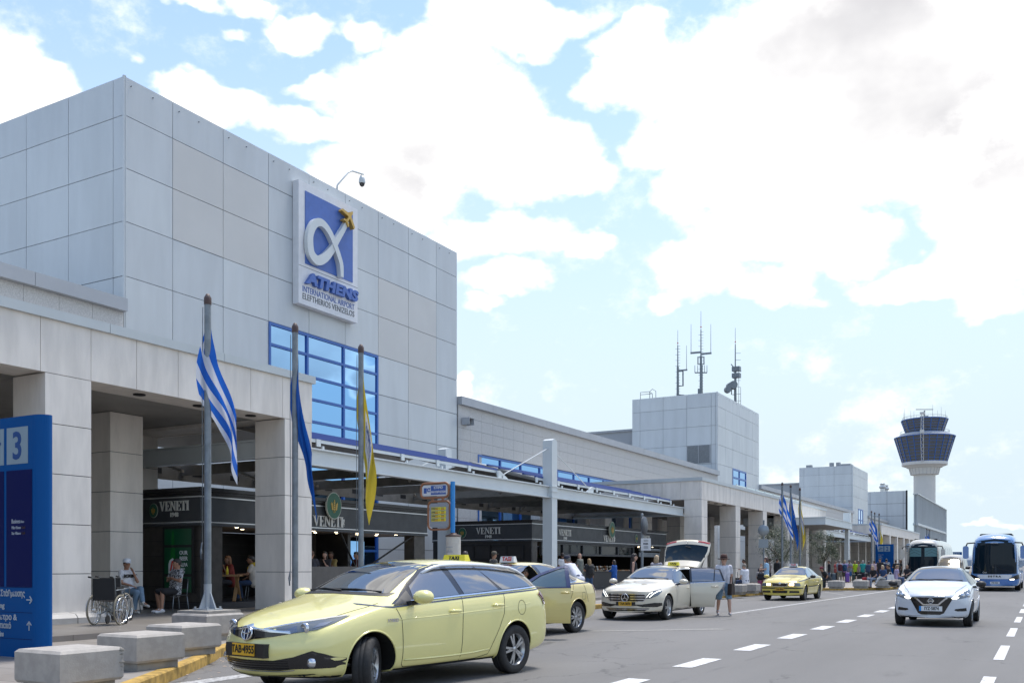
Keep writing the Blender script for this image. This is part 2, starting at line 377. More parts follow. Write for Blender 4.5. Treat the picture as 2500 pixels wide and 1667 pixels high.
rd = MB(); rd.add([(-3000,-3000,0),(3000,-3000,0),(3000,6000,0),(-3000,6000,0)], [(0,1,2,3)])
structure('road', rd, asphalt())

KERB = [(-4.5,.6),(-6.9,4.2),(-8.4,6.43),(-9.43,7.97),(-10.14,9.03),(-10.99,10.20),(-11.54,10.95),(-12.75,13.2),(-13.1,15.5),(-13.3,20),(-13.2,26),(-12.6,36),(-12.45,43),(-12.2,46.2),(-12.0,52),
 (-11.4,56.0),(-9.8,57.6),(-8.3,59.5),(-7.9,62.5),(-7.9,67),(-9.5,70.5),(-11.8,74),(-13,80),(-13.2,100),(-12.5,118),(-9,124),(-8,130),(-8,142),(-12,150),(-13,170),(-13,420)]
def smooth_line(pts, k=4):
    out = []
    for i in range(len(pts)-1):
        p0, p1, p2, p3 = [Vector(pts[max(0, min(len(pts)-1, j))]) for j in (i-1, i, i+1, i+2)]
        for j in range(k):
            t = j/k
            out.append(.5*((2*p1)+(p2-p0)*t+(2*p0-5*p1+4*p2-p3)*t*t+(3*p1-p0-3*p2+p3)*t**3))
    out.append(Vector(pts[-1])); return out
KL = smooth_line(KERB)
def offset_line(pts, d):
    o = []
    for i, p in enumerate(pts):
        t = (pts[min(i+1, len(pts)-1)]-pts[max(i-1, 0)]).normalized(); o.append(p+Vector((-t.y, t.x))*d)
    return o
KI = offset_line(KL, .16)
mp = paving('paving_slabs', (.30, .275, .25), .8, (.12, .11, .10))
pv = MB()
for i in range(len(KI)-1):
    a, b_ = KI[i], KI[i+1]
    pv.quad((a.x, a.y, .15), (b_.x, b_.y, .15), (-14.65, b_.y, .15), (-14.65, a.y, .15))
pv.quad((-14.65, -40, .15), (KI[0].x, KI[0].y, .15), (-14.65, KI[0].y, .15), (-20, -40, .15))
pv.quad((-14.65, -40, .148), (-14.65, 420, .148), (-14.65, 420, .25), (-14.65, -40, .25))
structure('pavement', pv, mp)
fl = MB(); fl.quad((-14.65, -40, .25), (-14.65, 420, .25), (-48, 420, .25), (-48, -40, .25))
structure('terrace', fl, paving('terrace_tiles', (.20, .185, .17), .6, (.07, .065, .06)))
kb = MB(); kb.sm
n = len(KL)
vs_ = [(p.x, p.y, 0) for p in KL]+[(p.x-.0, p.y, .135) for p in KL]+[(p.x+(q.x-p.x)*.12, p.y+(q.y-p.y)*.12, .154) for p, q in zip(KL, KI)]+[(q.x, q.y, .154) for q in KI]+[(q.x, q.y, .1) for q in KI]
kb.add(vs_, [(r*n+i, r*n+i+1, (r+1)*n+i+1, (r+1)*n+i) for r in range(4) for i in range(n-1)])
structure('kerb', kb, M['yellowpaint'])
def worn(name, c, lo, hi):
    m = bpy.data.materials.new(name); m.use_nodes = True; N = NT(m.node_tree); b = m.node_tree.nodes['Principled BSDF']
    tc = N.new('ShaderNodeTexCoord').outputs['Object']
    f = N.smooth(N.noise(tc, 14, 5, .7), lo, hi)
    N.l.new(N.mix(f, col4(c), (.17, .165, .16, 1)), b.inputs['Base Color']); b.inputs['Roughness'].default_value = .7
    return m
paint = worn('worn_white_paint', (.60, .60, .60), .50, .70)
mk = MB()
for y in [12.85+3.02*i for i in range(-3, 12)]: mk.quad((-4.66, y, .005), (-4.36, y, .005), (-4.36, y+1.42, .005), (-4.66, y+1.42, .005))
for y in [16.25+5.47*i for i in range(-3, 22)]: mk.quad((-.70, y, .005), (-.55, y, .005), (-.55, y+2.95, .005), (-.70, y+2.95, .005))
structure('lane_marking', mk, paint)
em = MB()
em.quad((-8.35, 28, .004), (-8.2, 28, .004), (-7.68, 62, .004), (-7.86, 62, .004))
em.quad((-9.33, 7.7, .004), (-9.03, 7.5, .004), (-9.02, 10.2, .004), (-9.32, 10.4, .004))
structure('edge_line', em, worn('faded_white_paint', (.48, .48, .48), .42, .66))
em = MB()
em.quad((-9.2, 18.6, .004), (-8.9, 18.6, .004), (-6.2, 21.0, .004), (-6.6, 21.2, .004))
em.quad((-8.6, 48, .004), (-8.4, 48, .004), (-10.9, 54.6, .004), (-11.1, 54.6, .004))
structure('bay_marking', em, worn('ghost_paint', (.30, .29, .26), .3, .6))
lit = MB()
random.seed(3)
for i in range(70):
    t = random.random(); p = KL[int(4+t*22)]; x, y = p.x+.05+abs(random.gauss(0, .22)), p.y+random.uniform(-.5, .5); a = random.uniform(0, 6); s_ = random.uniform(.012, .035)
    dx, dy = math.cos(a)*s_, math.sin(a)*s_
    lit.quad((x-dx, y-dy, .007), (x+dy*.6, y-dx*.6, .007), (x+dx, y+dy, .012), (x-dy*.6, y+dx*.6, .008))
tag(obj('dry_leaves', lit, mat('dry_litter', (.42, .32, .24), .8)), 'dry leaf scraps lying along the foot of the yellow kerb', 'litter', kind='stuff')
# far hills
hl = MB(); hp = []
for i in range(60):
    a = R(-40+i*1.6); d = 5200; h = 30+26*math.sin(i*.7+1)+16*math.sin(i*1.9)
    hp.append((d*math.sin(a), d*math.cos(a), max(20, h)+10))
vs_ = [(x, y, -2) for x, y, z in hp]+[(x, y, z) for x, y, z in hp]+[(x*1.12, y*1.12, z*1.3+20) for x, y, z in hp]
hl.add(vs_, [(r*60+i, r*60+i+1, (r+1)*60+i+1, (r+1)*60+i) for r in (0, 1) for i in range(59)], smooth=True)
structure('hills', hl, mat('hazed_hillside', (.30, .34, .39), .9, var=.08, vscale=.004))  # distance haze is put into the grey-blue hill colour

# ================================================================== TERMINAL
def panel_face(mb, axis, c, us, zs, skip=(), warm=(), thick=.05, gap=.013, mi=0, mw=1):
    """cassette panels on a plane; axis 'x' -> plane X=c facing +X with u=Y; axis 'y' -> plane Y=c facing -Y with u=X"""
    for i in range(len(us)-1):
        for k in range(len(zs)-1):
            if (i, k) in skip: continue
            u0, u1 = us[i]+gap, us[i+1]-gap; z0, z1 = zs[k]+gap, zs[k+1]-gap; m = mw if (i, k) in warm else mi
            if m == 0 and mb.pb and random.random() < .4: m = mb.pb
            n0 = len(mb.v)
            if axis == 'x': mb.box(c-thick, c, u0, u1, z0, z1, m)
            else: mb.box(u0, u1, c, c+thick, z0, z1, m)
            if mb.pb:
                for v_i in range(n0, n0+8):
                    v_ = mb.v[v_i]; dj = random.uniform(-.006, .003); mb.v[v_i] = (v_[0]+dj, v_[1], v_[2]) if axis == 'x' else (v_[0], v_[1]-dj, v_[2])
def window_grid(name, parent, axis, c, us, zs, fr=.06, proud=.04, recess=.10, frm='blueframe', gl='mirror'):
    f = MB()
    def bx(u0, u1, z0, z1, a, b):
        if axis == 'x': f.box(c+a, c+b, u0, u1, z0, z1)
        else: f.box(u0, u1, c-b, c-a, z0, z1)
    for u in us: bx(u-fr, u+fr, zs[0]-fr, zs[-1]+fr, -recess, proud)
    for z in zs:
        for i in range(len(us)-1): bx(us[i]+fr, us[i+1]-fr, z-fr, z+fr, -recess, proud-.004)
    w = obj(name, f, M[frm], parent)
    g = MB()
    for i in range(len(us)-1):
        for k in range(len(zs)-1):
            tx = random.uniform(-.003, .003); ty = random.uniform(-.003, .003)
            u0, u1, z0, z1 = us[i]+fr-.01, us[i+1]-fr+.01, zs[k]+fr-.01, zs[k+1]-fr+.01
            d = c-.03 if axis == 'x' else c+.03
            if axis == 'x': g.quad((d+tx, u0, z0), (d-tx, u1, z0), (d-tx+ty, u1, z1), (d+tx+ty, u0, z1))
            else: g.quad((u0, d+tx, z0), (u1, d-tx, z0), (u1, d-tx+ty, z1), (u0, d+tx+ty, z1))
    obj('pane', g, M[gl], w)
    return w
def terminal_block(label, y0, ys, zs, top, xs, warm=(), skip=(), depth=34):
    X = -30.
    t = thing('terminal_block', label, 'terminal building', (0,0,0))
    w = MB(); w.pb = 4; y1 = ys[-1]; x0 = xs[0]
    panel_face(w, 'x', X, ys, zs, skip, warm)
    panel_face(w, 'y', y0, xs, zs)
    w.box(x0, X-.20, y0+.07, y1-.02, .2, top-.06, 2)
    w.box(X-.2, X-.052, y0+.07, y1-.02, top-2.6, top-.06, 2)
    for i in range(len(ys)-1):
        for k in range(len(zs)-1):
            if (i, k) not in skip: w.box(X-.2, X-.052, max(y0+.06, ys[i]-.03), min(y1-.03, ys[i+1]+.03), zs[k], zs[k+1], 2)
    w.box(X-.08, X+.012, y0-.012, y0+.05, .2, top+.03, 3); w.box(X-.06, X+.03, y0+.05, y0+.075, .2, top+.02, 3)       # corner post
    w.box(x0-.02, x0+.2, y1-.25, y1, .2, top-.01, 3)
    obj('wall', w, [M['panel'], M['panel_warm'], M['joint'], M['panel'], M['panel_b']], t)
    s = MB()
    for y in ys[:-1]:
        for dy in (.3, 1.3): s.cyl((X, y+dy, top-.28), (X+.05, y+dy, top-.28), .022, n=6)
    obj('fixing', s, M['galv'], t)
    return t
Y1 = [23.41, 25.67, 28.29, 30.94, 33.58, 36.19, 38.83, 41.48, 44.15, 46.3]
Z1 = [.25, 2.3, 4.3, 6.3, 8.3, 10.3, 12.3, 14.35, 16.35, 18.32, 19.78]
X1 = [-52.0, -49.3, -46.6, -43.95, -41.3, -38.63, -35.96, -33.27, -30.62, -30.06]
blk = terminal_block('tall grey panelled terminal block carrying the big blue and white airport sign', 23.41, Y1, Z1, 19.78, X1,
    warm={(1,8),(2,8),(1,7),(2,7),(6,8-1),(6,7-1),(7,7),(7,6),(7,5)} | {(1,7),(2,7)}, skip={(i,k) for i in (3,4,5) for k in range(6)})
window_grid('window', blk, 'x', -30.0, [31.0, 33.45, 36.07, 38.74], [.3, 2.2, 3.9, 5.1, 6.15, 7.2, 8.22, 9.26, 10.29, 11.3, 12.22])
# --- the sign
sg = thing('airport_sign', 'large white sign board with blue alpha emblem and golden plane high on the panelled facade', 'sign', (-29.97, 34.46, 16.33))
a = MB(); a.box(0, .36, -2.02, 2.2, -2.9, 2.72); a.box(.36, .364, -2.02, 2.2, -1.17, -1.15, 1)
obj('board', a, [M['signwhite'], M['joint']], sg)
a = MB(); a.box(.36, .39, -1.6, 1.8, -1.0, 2.34); obj('blue_panel', a, M['signblue'], sg)
# alpha ribbon
def ribbon(pts, ws, x0, x1):
    P = smooth_line(pts, 8); W = [w.x for w in smooth_line([(w, 0) for w in ws], 8)]
    L, Rr = [], []
    for i, p in enumerate(P):
        t = (P[min(i+1, len(P)-1)]-P[max(i-1, 0)]).normalized(); nn = Vector((-t.y, t.x)); L.append(p+nn*W[i]/2); Rr.append(p-nn*W[i]/2)
    m = MB(); k = len(P)
    vs = [(x1+.05*i/k, q.x, q.y) for i, q in enumerate(L)]+[(x1+.05*i/k, q.x, q.y) for i, q in enumerate(Rr)]+[(x0, q.x, q.y) for q in L]+[(x0, q.x, q.y) for q in Rr]
    fs = []
    for i in range(k-1): fs += [(i, i+1, k+i+1, k+i), (2*k+i, 2*k+i+1, i+1, i), (k+i, k+i+1, 3*k+i+1, 3*k+i)]
    fs += [(0, k, 3*k, 2*k), (k-1, 2*k+k-1, 3*k+k-1, 2*k-1)]
    return m.add(vs, fs)
a = ribbon([(1.2, 1.80), (.90, 1.32), (.56, .84), (.30, .45), (-.02, .0), (-.50, -.48), (-1.0, -.72), (-1.40, -.50), (-1.50, .05), (-1.42, .50), (-1.16, .92), (-.80, 1.10), (-.42, 1.02), (-.06, .74), (.25, .32), (.52, -.12), (.68, -.50), (.72, -1.05)],
           [.20,.25,.28,.30,.36,.42,.44,.42,.38,.36,.36,.36,.34,.32,.30,.28,.26,.20], .39, .58)
obj('alpha_emblem', a, M['white'], sg)
a = MB(); cs, sn = math.cos(R(55)), math.sin(R(55))
def pl(pts):
    a.prism([(1.22+(u*cs-v*sn), 1.97+(u*sn+v*cs)) for u, v in pts], .44, .66, lambda u, v, w: (w, u, v))
pl([(-.38,-.05),(.34,-.07),(.45,0),(.34,.07),(-.38,.05)]); pl([(-.02,.06),(.16,.06),(-.06,.55),(-.2,.55)]); pl([(-.02,-.06),(.16,-.06),(-.06,-.55),(-.2,-.55)]); pl([(-.36,.04),(-.24,.04),(-.36,.22),(-.46,.22)]); pl([(-.36,-.04),(-.24,-.04),(-.36,-.22),(-.46,-.22)])
obj('plane_emblem', a, M['gold'], sg)
obj('lettering', text_fit('ATHENS', 3.75, .56, .18, frame_x(.45, .20, -1.66), bold=.045, shear=.15, spacing=1.04), M['signblue'], sg)
obj('lettering', text_fit('INTERNATIONAL AIRPORT', 3.7, .27, .012, frame_x(.368, .09, -2.18)), M['letblue'], sg)
obj('lettering', text_fit('ELEFTHERIOS VENIZELOS', 3.7, .27, .012, frame_x(.368, .09, -2.52)), M['letgrey'], sg)
cc = thing('security_camera', 'white dome camera on a bent arm above the airport sign', 'camera', (-30.3, 35.9, 19.75))
a = MB(); a.tube([(0,0,0),(0,.05,.4),(.1,.75,1.25),(.1,1.05,1.45),(.1,1.95,1.6)], .045); obj('arm', a, M['white'], cc)
a = MB(); a.lathe([(0,.30),(.10,.28),(.16,.1),(.17,-.05),(.15,-.10)], (.1,1.85,1.2), n=14); a.cyl((.1,1.85,1.45),(.1,1.85,1.6),.03); obj('housing', a, M['white'], cc)
a = MB(); a.lathe([(.14,-.10),(.12,-.2),(.05,-.26),(0,-.27)], (.1,1.85,1.2), n=14); obj('dome', a, M['glassdark'], cc)

def wing(label, y0, y1, coping_top=11.37, band=None, X=-29.95, row=.665, col=1.31, lamp=None):
    t = thing('terminal_wing', label, 'terminal building')
    w = MB(); w.box(-48, X-.06, y0+.02, y1-.02, .25, coping_top-.45, 1)
    nY = max(1, round((y1-y0)/col)); dy = (y1-y0)/nY; zs = [coping_top-.47-row*i for i in range(0, 17)]
    for i in range(nY):
        for k in range(len(zs)-1):
            ya, yb, za, zb = y0+i*dy, y0+(i+1)*dy, zs[k+1], zs[k]
            if zb < .3: continue
            if band and ya > band[0]-.1 and yb < band[1]+.1 and za > band[2]-.35 and zb < band[3]+.35: continue
            w.box(X-.06, X, ya+.006, yb-.006, max(.26, za+.006), zb-.006, 0)
    obj('wall', w, [M['granite'], M['joint']], t)
    c = MB(); n = max(1, round((y1-y0)/3.6)); d = (y1-y0)/n
    for i in range(n): c.box(-48, X+.25, y0+i*d+.008, y0+(i+1)*d-.008, coping_top-.47, coping_top)
    obj('coping', c, M['coping'], t)
    if band:
        nu = round((band[1]-band[0])/2.62); us = [band[0]+(band[1]-band[0])*i/nu for i in range(nu+1)]
        window_grid('window_band', t, 'x', X, us, [band[2], 2.6, 4.1, 5.7, band[3]])
    return t
wing('low granite terminal wing at the left edge under the tall block', -32, 23.35)
wing('long granite terminal wing between the tall block and the antenna block', 46.36, 96.5, band=(48.6, 75.2, .9, 8.13))
wing('low granite terminal wing beyond the antenna block', 113.1, 176.4, coping_top=11.17)
wing('short granite terminal wing beside the glass ended building', 192.9, 219, coping_top=11.17)
def wall_lamp(y, z, label, x=-29.93):
    t = thing('wall_lamp', label, 'light', (x, y, z))
    a = MB(); a.box(0, .55, -.28, -.24, -.2, .2); a.box(0, .55, .24, .28, -.2, .2); a.box(0, .55, -.24, .24, .17, .2); a.box(0, .06, -.24, .24, -.2, .17); obj('hood', a, M['coping'], t)
    a = MB(); a.box(.06, .3, -.2, .2, .0, .15); obj('lens', a, M['glassdark'], t)
wall_lamp(46.95, 9.95, 'boxy grey wall lamp high on the granite wing beside the tall block')
wall_lamp(22.3, 9.0, 'dark boxy lamp low on the granite wing at the left edge')

Y2 = [96.57, 99.51, 102.16, 104.8, 107.48, 110.28, 113.07]
Z2 = [.25, 2.2, 4.2, 6.2, 8.2, 10.2, 12.19, 14.21, 16.21, 18.22, 19.71]
X2 = [-39.6, -38.68, -36.01, -33.34, -30.66, -30.2, -30.06]
b2 = terminal_block('grey panelled terminal block with three antenna masts on its roof', 96.57, Y2, Z2, 19.71, X2, skip={(2,5),(3,5)})
window_grid('window', b2, 'x', -30.0, [102.2, 104.8, 107.4], [10.25, 11.2, 12.1], fr=.09)
a = MB(); a.box(-33.31, -33.25, 96.47, 96.56, 12.3, 14.2); a.box(-30.8, -30.74, 96.47, 96.56, 12.3, 14.2); a.box(-32.06, -32.0, 96.47, 96.56, 12.3, 14.2)
for i in range(16): a.bar((-33.25, 96.5, 12.38+i*.115), (-30.8, 96.5, 12.38+i*.115), .09, .025)
a.box(-33.31, -30.74, 96.545, 96.56, 12.3, 14.2, 1)
obj('vent_grille', a, [M['coping'], M['galv']], b2)
a = MB()
for k in range(2): a.tube([(-39+0, 97+.5, 19.7),(-39, 97.5, 20.35+.25*k),(-38, 97.5, 20.35+.25*k),(-37.6, 97.5, 20.35),(-37.6, 97.5, 19.7)], .035, n=5)
a.tube([(-37.9,97.5,19.7),(-37.9,97.5,20.6),(-37.6,97.5,20.85),(-37.2,97.5,20.6),(-37.2,97.5,19.7)], .035, n=5)
obj('ladder_rail', a, M['galv'], b2)
Y3 = [176.5, 179.3, 182, 184.7, 187.4, 190.1, 192.86]
b3 = terminal_block('grey panelled terminal block with vents on its roof in front of the control tower', 176.5, Y3, [z-.3 for z in Z2], 19.41, [-39.41, -38.57, -35.88, -33.22, -30.26, -30.06], skip={(2,5),(3,5),(2,4),(3,4)})
window_grid('window', b3, 'x', -30.0, [182.3, 184.9, 187.3], [7.95, 9.9, 11.85], fr=.1)
a = MB()
for x, y in ((-34.5, 181), (-33.3, 181)): a = MB(); a.cyl((x, y, 19.3), (x, y, 20.5), .42, n=12); obj('roof_vent', a, M['coping'], b3)
for q_ in ((-33, -31, 180, 183, 19.3, 20.1), (-38.5, -37.5, 178, 179, 19.3, 20.0)): a = MB(); a.box(*q_); obj('roof_unit', a, M['coping'], b3)
def plant_room(label, y, x0, x1, z0, z1):
    t = thing('plant_room', label, 'roof plant'); a = MB(); a.box(x0, x1, y+.12, y+30, z0, z1, 0); a.box(x0, x1, y, y+.12, z0, z0+1.0, 0); a.box(x0, x1, y-.05, y+.12, z1-.25, z1, 0)
    for i in range(8): a.bar((x0, y+.06, z0+1.1+i*.15), (x1, y+.06, z0+1.1+i*.15), .14, .03, 1)
    obj('louvre', a, [M['coping'], M['galv']], t)
plant_room('louvred grey roof plant room left of the antenna block', 102, -56, -39.7, 11.0, 17.35)
plant_room('louvred grey roof plant room left of the second panelled block', 180, -60, -39.5, 11.0, 17.0)

# --- glass ended building with fins, far right
g4 = thing('office_building', 'far grey building with mirrored glass corner and vertical fins below the tower', 'building')
a = MB(); X = -26.; y0, y1 = 219.74, 307
panel_face(a, 'y', y0, [-44, -40.5, -37.2, -33.7, -30.2, -26.9, -26.3], [.3, 3.3, 6.6, 9.6, 12.3, 15, 17.75], gap=.03); a.box(-60, X-.3, y0+.06, y1, .2, 17.7, 1)
obj('wall', a, [M['panel'], M['joint']], g4)
a = MB(); a.box(X-.3, X-.02, y0, 234.2, 4, 17.75); obj('glass_corner', a, mat('pale_mirror', (.80, .88, .92), .05, metal=1), g4)
a = MB(); a.box(X-.34, X, y0-.06, y0, 4, 17.8); obj('edge_trim', a, M['blackm'], g4)
a = MB()
for i in range(30):
    y = 235+i*2.48
    a.box(X, X+.45, y, y+.28, 11.3, 17.9)
    a.box(X, X+.45, y, y+.28, 4, 10.7)
a.box(X-.28, X, 234.3, y1, 4, 17.9, 1); a.box(X-.1, X+.55, 234.3, y1+.2, 10.75, 11.25); a.box(X-.1, X+.55, 234.3, y1+.2, 17.9, 18.1)
obj('fin', a, [M['panel'], mat('fin_backing', (.30, .315, .33), .3, metal=.4)], g4)
for yy in (226, 231): a = MB(); a.cyl((-32, yy, 17.7), (-32, yy, 19.0), .5); a.lathe([(.5,0),(.75,.25),(.75,.5),(.4,.9),(.55,1.0),(.55,1.2),(0,1.25)], (-32, yy, 18.8), n=12); obj('roof_cowl', a, M['silver'], g4)

# --- control tower
tw = thing('control_tower', 'white airport control tower with two flaring tiers of dark glass', 'control tower', (-48.1, 467.2, 0)); tw.scale = (.935, .935, .985)
K_ = 467.2/430.*.94
def lz(prof, n=40, mi=0): a = MB(); a.lathe([(r*K_, z*K_) for r, z in prof], n=n, smooth=True); return a
a = lz([(4.85,0),(4.85,42.9)]); obj('shaft', a, M['tower'], tw)
a = MB(); a.lathe([(r*K_, z*K_) for r, z in [(4.85,42.6),(6.2,42.7),(6.9,45.6),(7.9,45.9),(8.1,46.2),(10.2,46.9),(10.2,48.2),(9.9,48.25)]], n=24, smooth=False)
for i in range(24):
    t = 2*math.pi*i/24; a.bar((6.22*K_*math.cos(t), 6.22*K_*math.sin(t), 42.7*K_), (6.95*K_*math.cos(t), 6.95*K_*math.sin(t), 45.6*K_), .12, .12, 1)
obj('collar', a, [M['tower'], M['coping']], tw)
def cab(name, r0, z0, r1, z1, n, rows):
    a = MB(); a.lathe([(r0*K_, z0*K_), (r1*K_, z1*K_)], n=n, smooth=False); p = obj(name, a, M['towerglass'], tw)
    f = MB()
    for i in range(n):
        t0, t1 = 2*math.pi*i/n, 2*math.pi*(i+1)/n
        q = lambda r, t, z: (r*K_*math.cos(t)*1.004, r*K_*math.sin(t)*1.004, z*K_)
        f.bar(q(r0, t0, z0), q(r1, t0, z1), .26, .26)
        for k in range(rows+1):
            u = k/rows; rr = r0+(r1-r0)*u; zz = z0+(z1-z0)*u; w_ = .34 if k in (0, rows) else .13
            f.bar(q(rr, t0, zz), q(rr, t1, zz), w_, w_)
    obj('mullion', f, M['blueframe'], p)
cab('lower_glass', 9.95, 48.2, 13.5, 59.6, 24, 8)
cab('upper_glass', 8.3, 61.6, 10.4, 67.4, 16, 5)
a = MB(); a.lathe([(r*K_, z*K_) for r, z in [(13.5,59.6),(12,60.2),(10.8,61.3),(8.3,61.6)]], n=32, smooth=False)
a.lathe([(r*K_, z*K_) for r, z in [(10.4,67.4),(10.3,67.7),(0,67.9)]], n=32, smooth=False)
obj('roof_ring', a, M['coping'], tw)
a = MB()
for r, z in ((10.9, 62.3), (9.9, 68.7)):
    a.tube([(r*K_*math.cos(t*.262), r*K_*math.sin(t*.262), z*K_) for t in range(24)], .07, n=4, closed=True)
    for t in range(24): a.bar((r*K_*math.cos(t*.262), r*K_*math.sin(t*.262), (z-1)*K_), (r*K_*math.cos(t*.262), r*K_*math.sin(t*.262), z*K_), .08, .08)
for i, (t, h) in enumerate(((.3,4),(1.0,5),(1.9,3),(2.4,5.5),(3.1,4.2),(3.6,5),(4.3,3),(5.2,5.4),(5.7,4.5))): a.cyl((9.3*K_*math.cos(t), 9.3*K_*math.sin(t), 67.8*K_), (9.3*K_*math.cos(t), 9.3*K_*math.sin(t), (67.8+h)*K_), .09, .04, n=5)
obj('railing', a, M['galv'], tw)
a = MB(); ang = math.atan2(-467.2, 48.1)-R(4.5)
def on(r, z, off=0): t = ang+off; return (r*K_*math.cos(t), r*K_*math.sin(t), z*K_)
for (r0, z0, r1, z1) in ((10.5,47.6,14.0,60.2),(13.0,60.2,10.9,69.2)):
    for o_ in (-.045, .045): a.bar(on(r0, z0, o_), on(r1, z1, o_), .2, .2)
    for k in range(9):
        u0, u1 = k/9, (k+1)/9; s_ = .045 if k % 2 else -.045
        a.bar(on(r0+(r1-r0)*u0, z0+(z1-z0)*u0, s_), on(r0+(r1-r0)*u1, z0+(z1-z0)*u1, -s_), .13, .13)
a.cbox(on(13.2, 60.8), (1.7, 1.7, 1.6)); a.cbox(on(10.9, 69.3), (2.2, 1.6, .9))
obj('ladder_mast', a, M['tower'], tw)
a = MB(); a.cyl((0,0,67.8*K_), (0,0,71.9*K_), .35, n=8); a.cbox((0,0,68.5*K_), (3.6,3.6,1.6)); a.bar((-4.2*.87,-4.2*.49,72.4*K_), (4.2*.87,4.2*.49,72.4*K_), .5, .28); obj('radar', a, M['galv'], tw)

# --- antenna masts on block 2
def antenna(label, x, y, z0, h, kind):
    t = thing('antenna_mast', label, 'antenna', (x, y, z0), 0); a = MB()
    a.cyl((0,0,0), (0,0,h*.52), .16, .13, n=8); a.cyl((0,0,h*.52), (0,0,h*.80), .08, .06, n=6); a.cyl((0,0,h*.80), (0,0,h), .03, .02, n=5)
    obj('pole', a, M['galv'], t); a = MB(); c_, s_ = .87, .49
    if kind != 2:
        for k in range(int(h*.80/.32)): z = .4+k*.32; a.bar((-.28*c_*(k % 2), -.28*s_*(k % 2), z), (.28*c_, .28*s_, z), .03, .03)
    else:
        for k in range(9): z = .3+k*.78; a.bar((0,0,z), (.62*c_, .62*s_, z), .035, .035)
        a.tube([(.62*c_,.62*s_,0),(.62*c_,.62*s_,2.6)], .03, n=4); a.tube([(.4*c_,.4*s_,0),(.4*c_,.4*s_,5)], .03, n=4)
    obj('rung', a, M['galv'], t); a = MB(); c_, s_ = c_*(.45 if kind < 2 else .62), s_*(.45 if kind < 2 else .62)
    if kind == 0:
        a.bar((-.1,0,h*.47),(2.4*c_,2.4*s_,h*.48),.13,.16); a.cyl((2.2*c_,2.2*s_,h*.48),(2.2*c_,2.2*s_,h*.80),.035,.02,n=5)
        a.tube([(0,0,h*.46),(1.3*c_,1.3*s_,h*.46),(1.3*c_,1.3*s_,h*.27),(0,0,h*.27)], .09, n=5); a.tube([(0,0,1.3),(1.5*c_,1.5*s_,1.3),(1.5*c_,1.5*s_,0)], .09, n=5)
    elif kind == 1:
        a.bar((-2.6*c_,-2.6*s_,h*.55),(0,0,h*.56),.13,.2); a.bar((0,0,h*.54),(2.6*c_,2.6*s_,h*.55),.13,.2)
        for k in (-1, 1): a.cyl((2.45*k*c_,2.45*k*s_,h*.55),(2.45*k*c_,2.45*k*s_,h*.86),.035,.02,n=5); a.tube([(0,0,h*.51),(.75*k*c_,.75*k*s_,h*.51),(.75*k*c_,.75*k*s_,h*.43),(0,0,h*.43)], .07, n=5)
        a.bar((-1.5*c_,-1.5*s_,h*.34),(1.5*c_,1.5*s_,h*.34),.1,.12)
        for k in (-1.5,-.8,.9,1.5): a.cyl((k*c_,k*s_,h*.34),(k*c_,k*s_,h*.42),.04,.03,n=5)
        a.cbox((-.2*c_,-.2*s_,h*.13),(.45,.3,.8)); a.cbox((0,0,.2),(1.1,1.1,.4)); a.tube([(.35*c_,.35*s_,0),(.35*c_,.35*s_,h*.42)], .05, n=4)
    else:
        for dz in (h*.5, h*.42): a.cbox((.1,.1,dz),(.9,.7,.5))
        a.bar((0,0,h*.50),(-.8*c_,-.8*s_,h*.56),.09,.09); a.bar((0,0,h*.50),(1.1*c_,1.1*s_,h*.47),.09,.09)
        for dx, dz, r in ((-.5,h*.30,.5),(-1.2,h*.29,.35),(-1.5,h*.245,.4)):
            a.cyl((dx*c_,dx*s_,dz),(dx*c_+.3,dx*s_-.5,dz),r,r*.9,n=12)
        a.tube([(0,0,h*.19),(-.7*c_,-.7*s_,h*.19),(-.7*c_,-.7*s_,h*.30)], .06, n=5)
    obj('aerial', a, M['galv'], t)
    a = MB(); a.lathe([(0,-.1),(.1,0),(0,.1)], (0,0,h*.83), n=8); obj('warning_lamp', a, M['red'], t)
antenna('left antenna mast with one side arm and a square loop on the panelled block roof', -36.1, 101.5, 19.4, 8.2*1.05, 0)
antenna('tallest middle antenna mast with two upright whips on the panelled block roof', -33.4, 101.5, 19.4, 9.9*1.05, 1)
antenna('right antenna mast with small drum dishes near the block roof edge', -31.0, 106.6, 19.3, 9.0*1.05, 2)
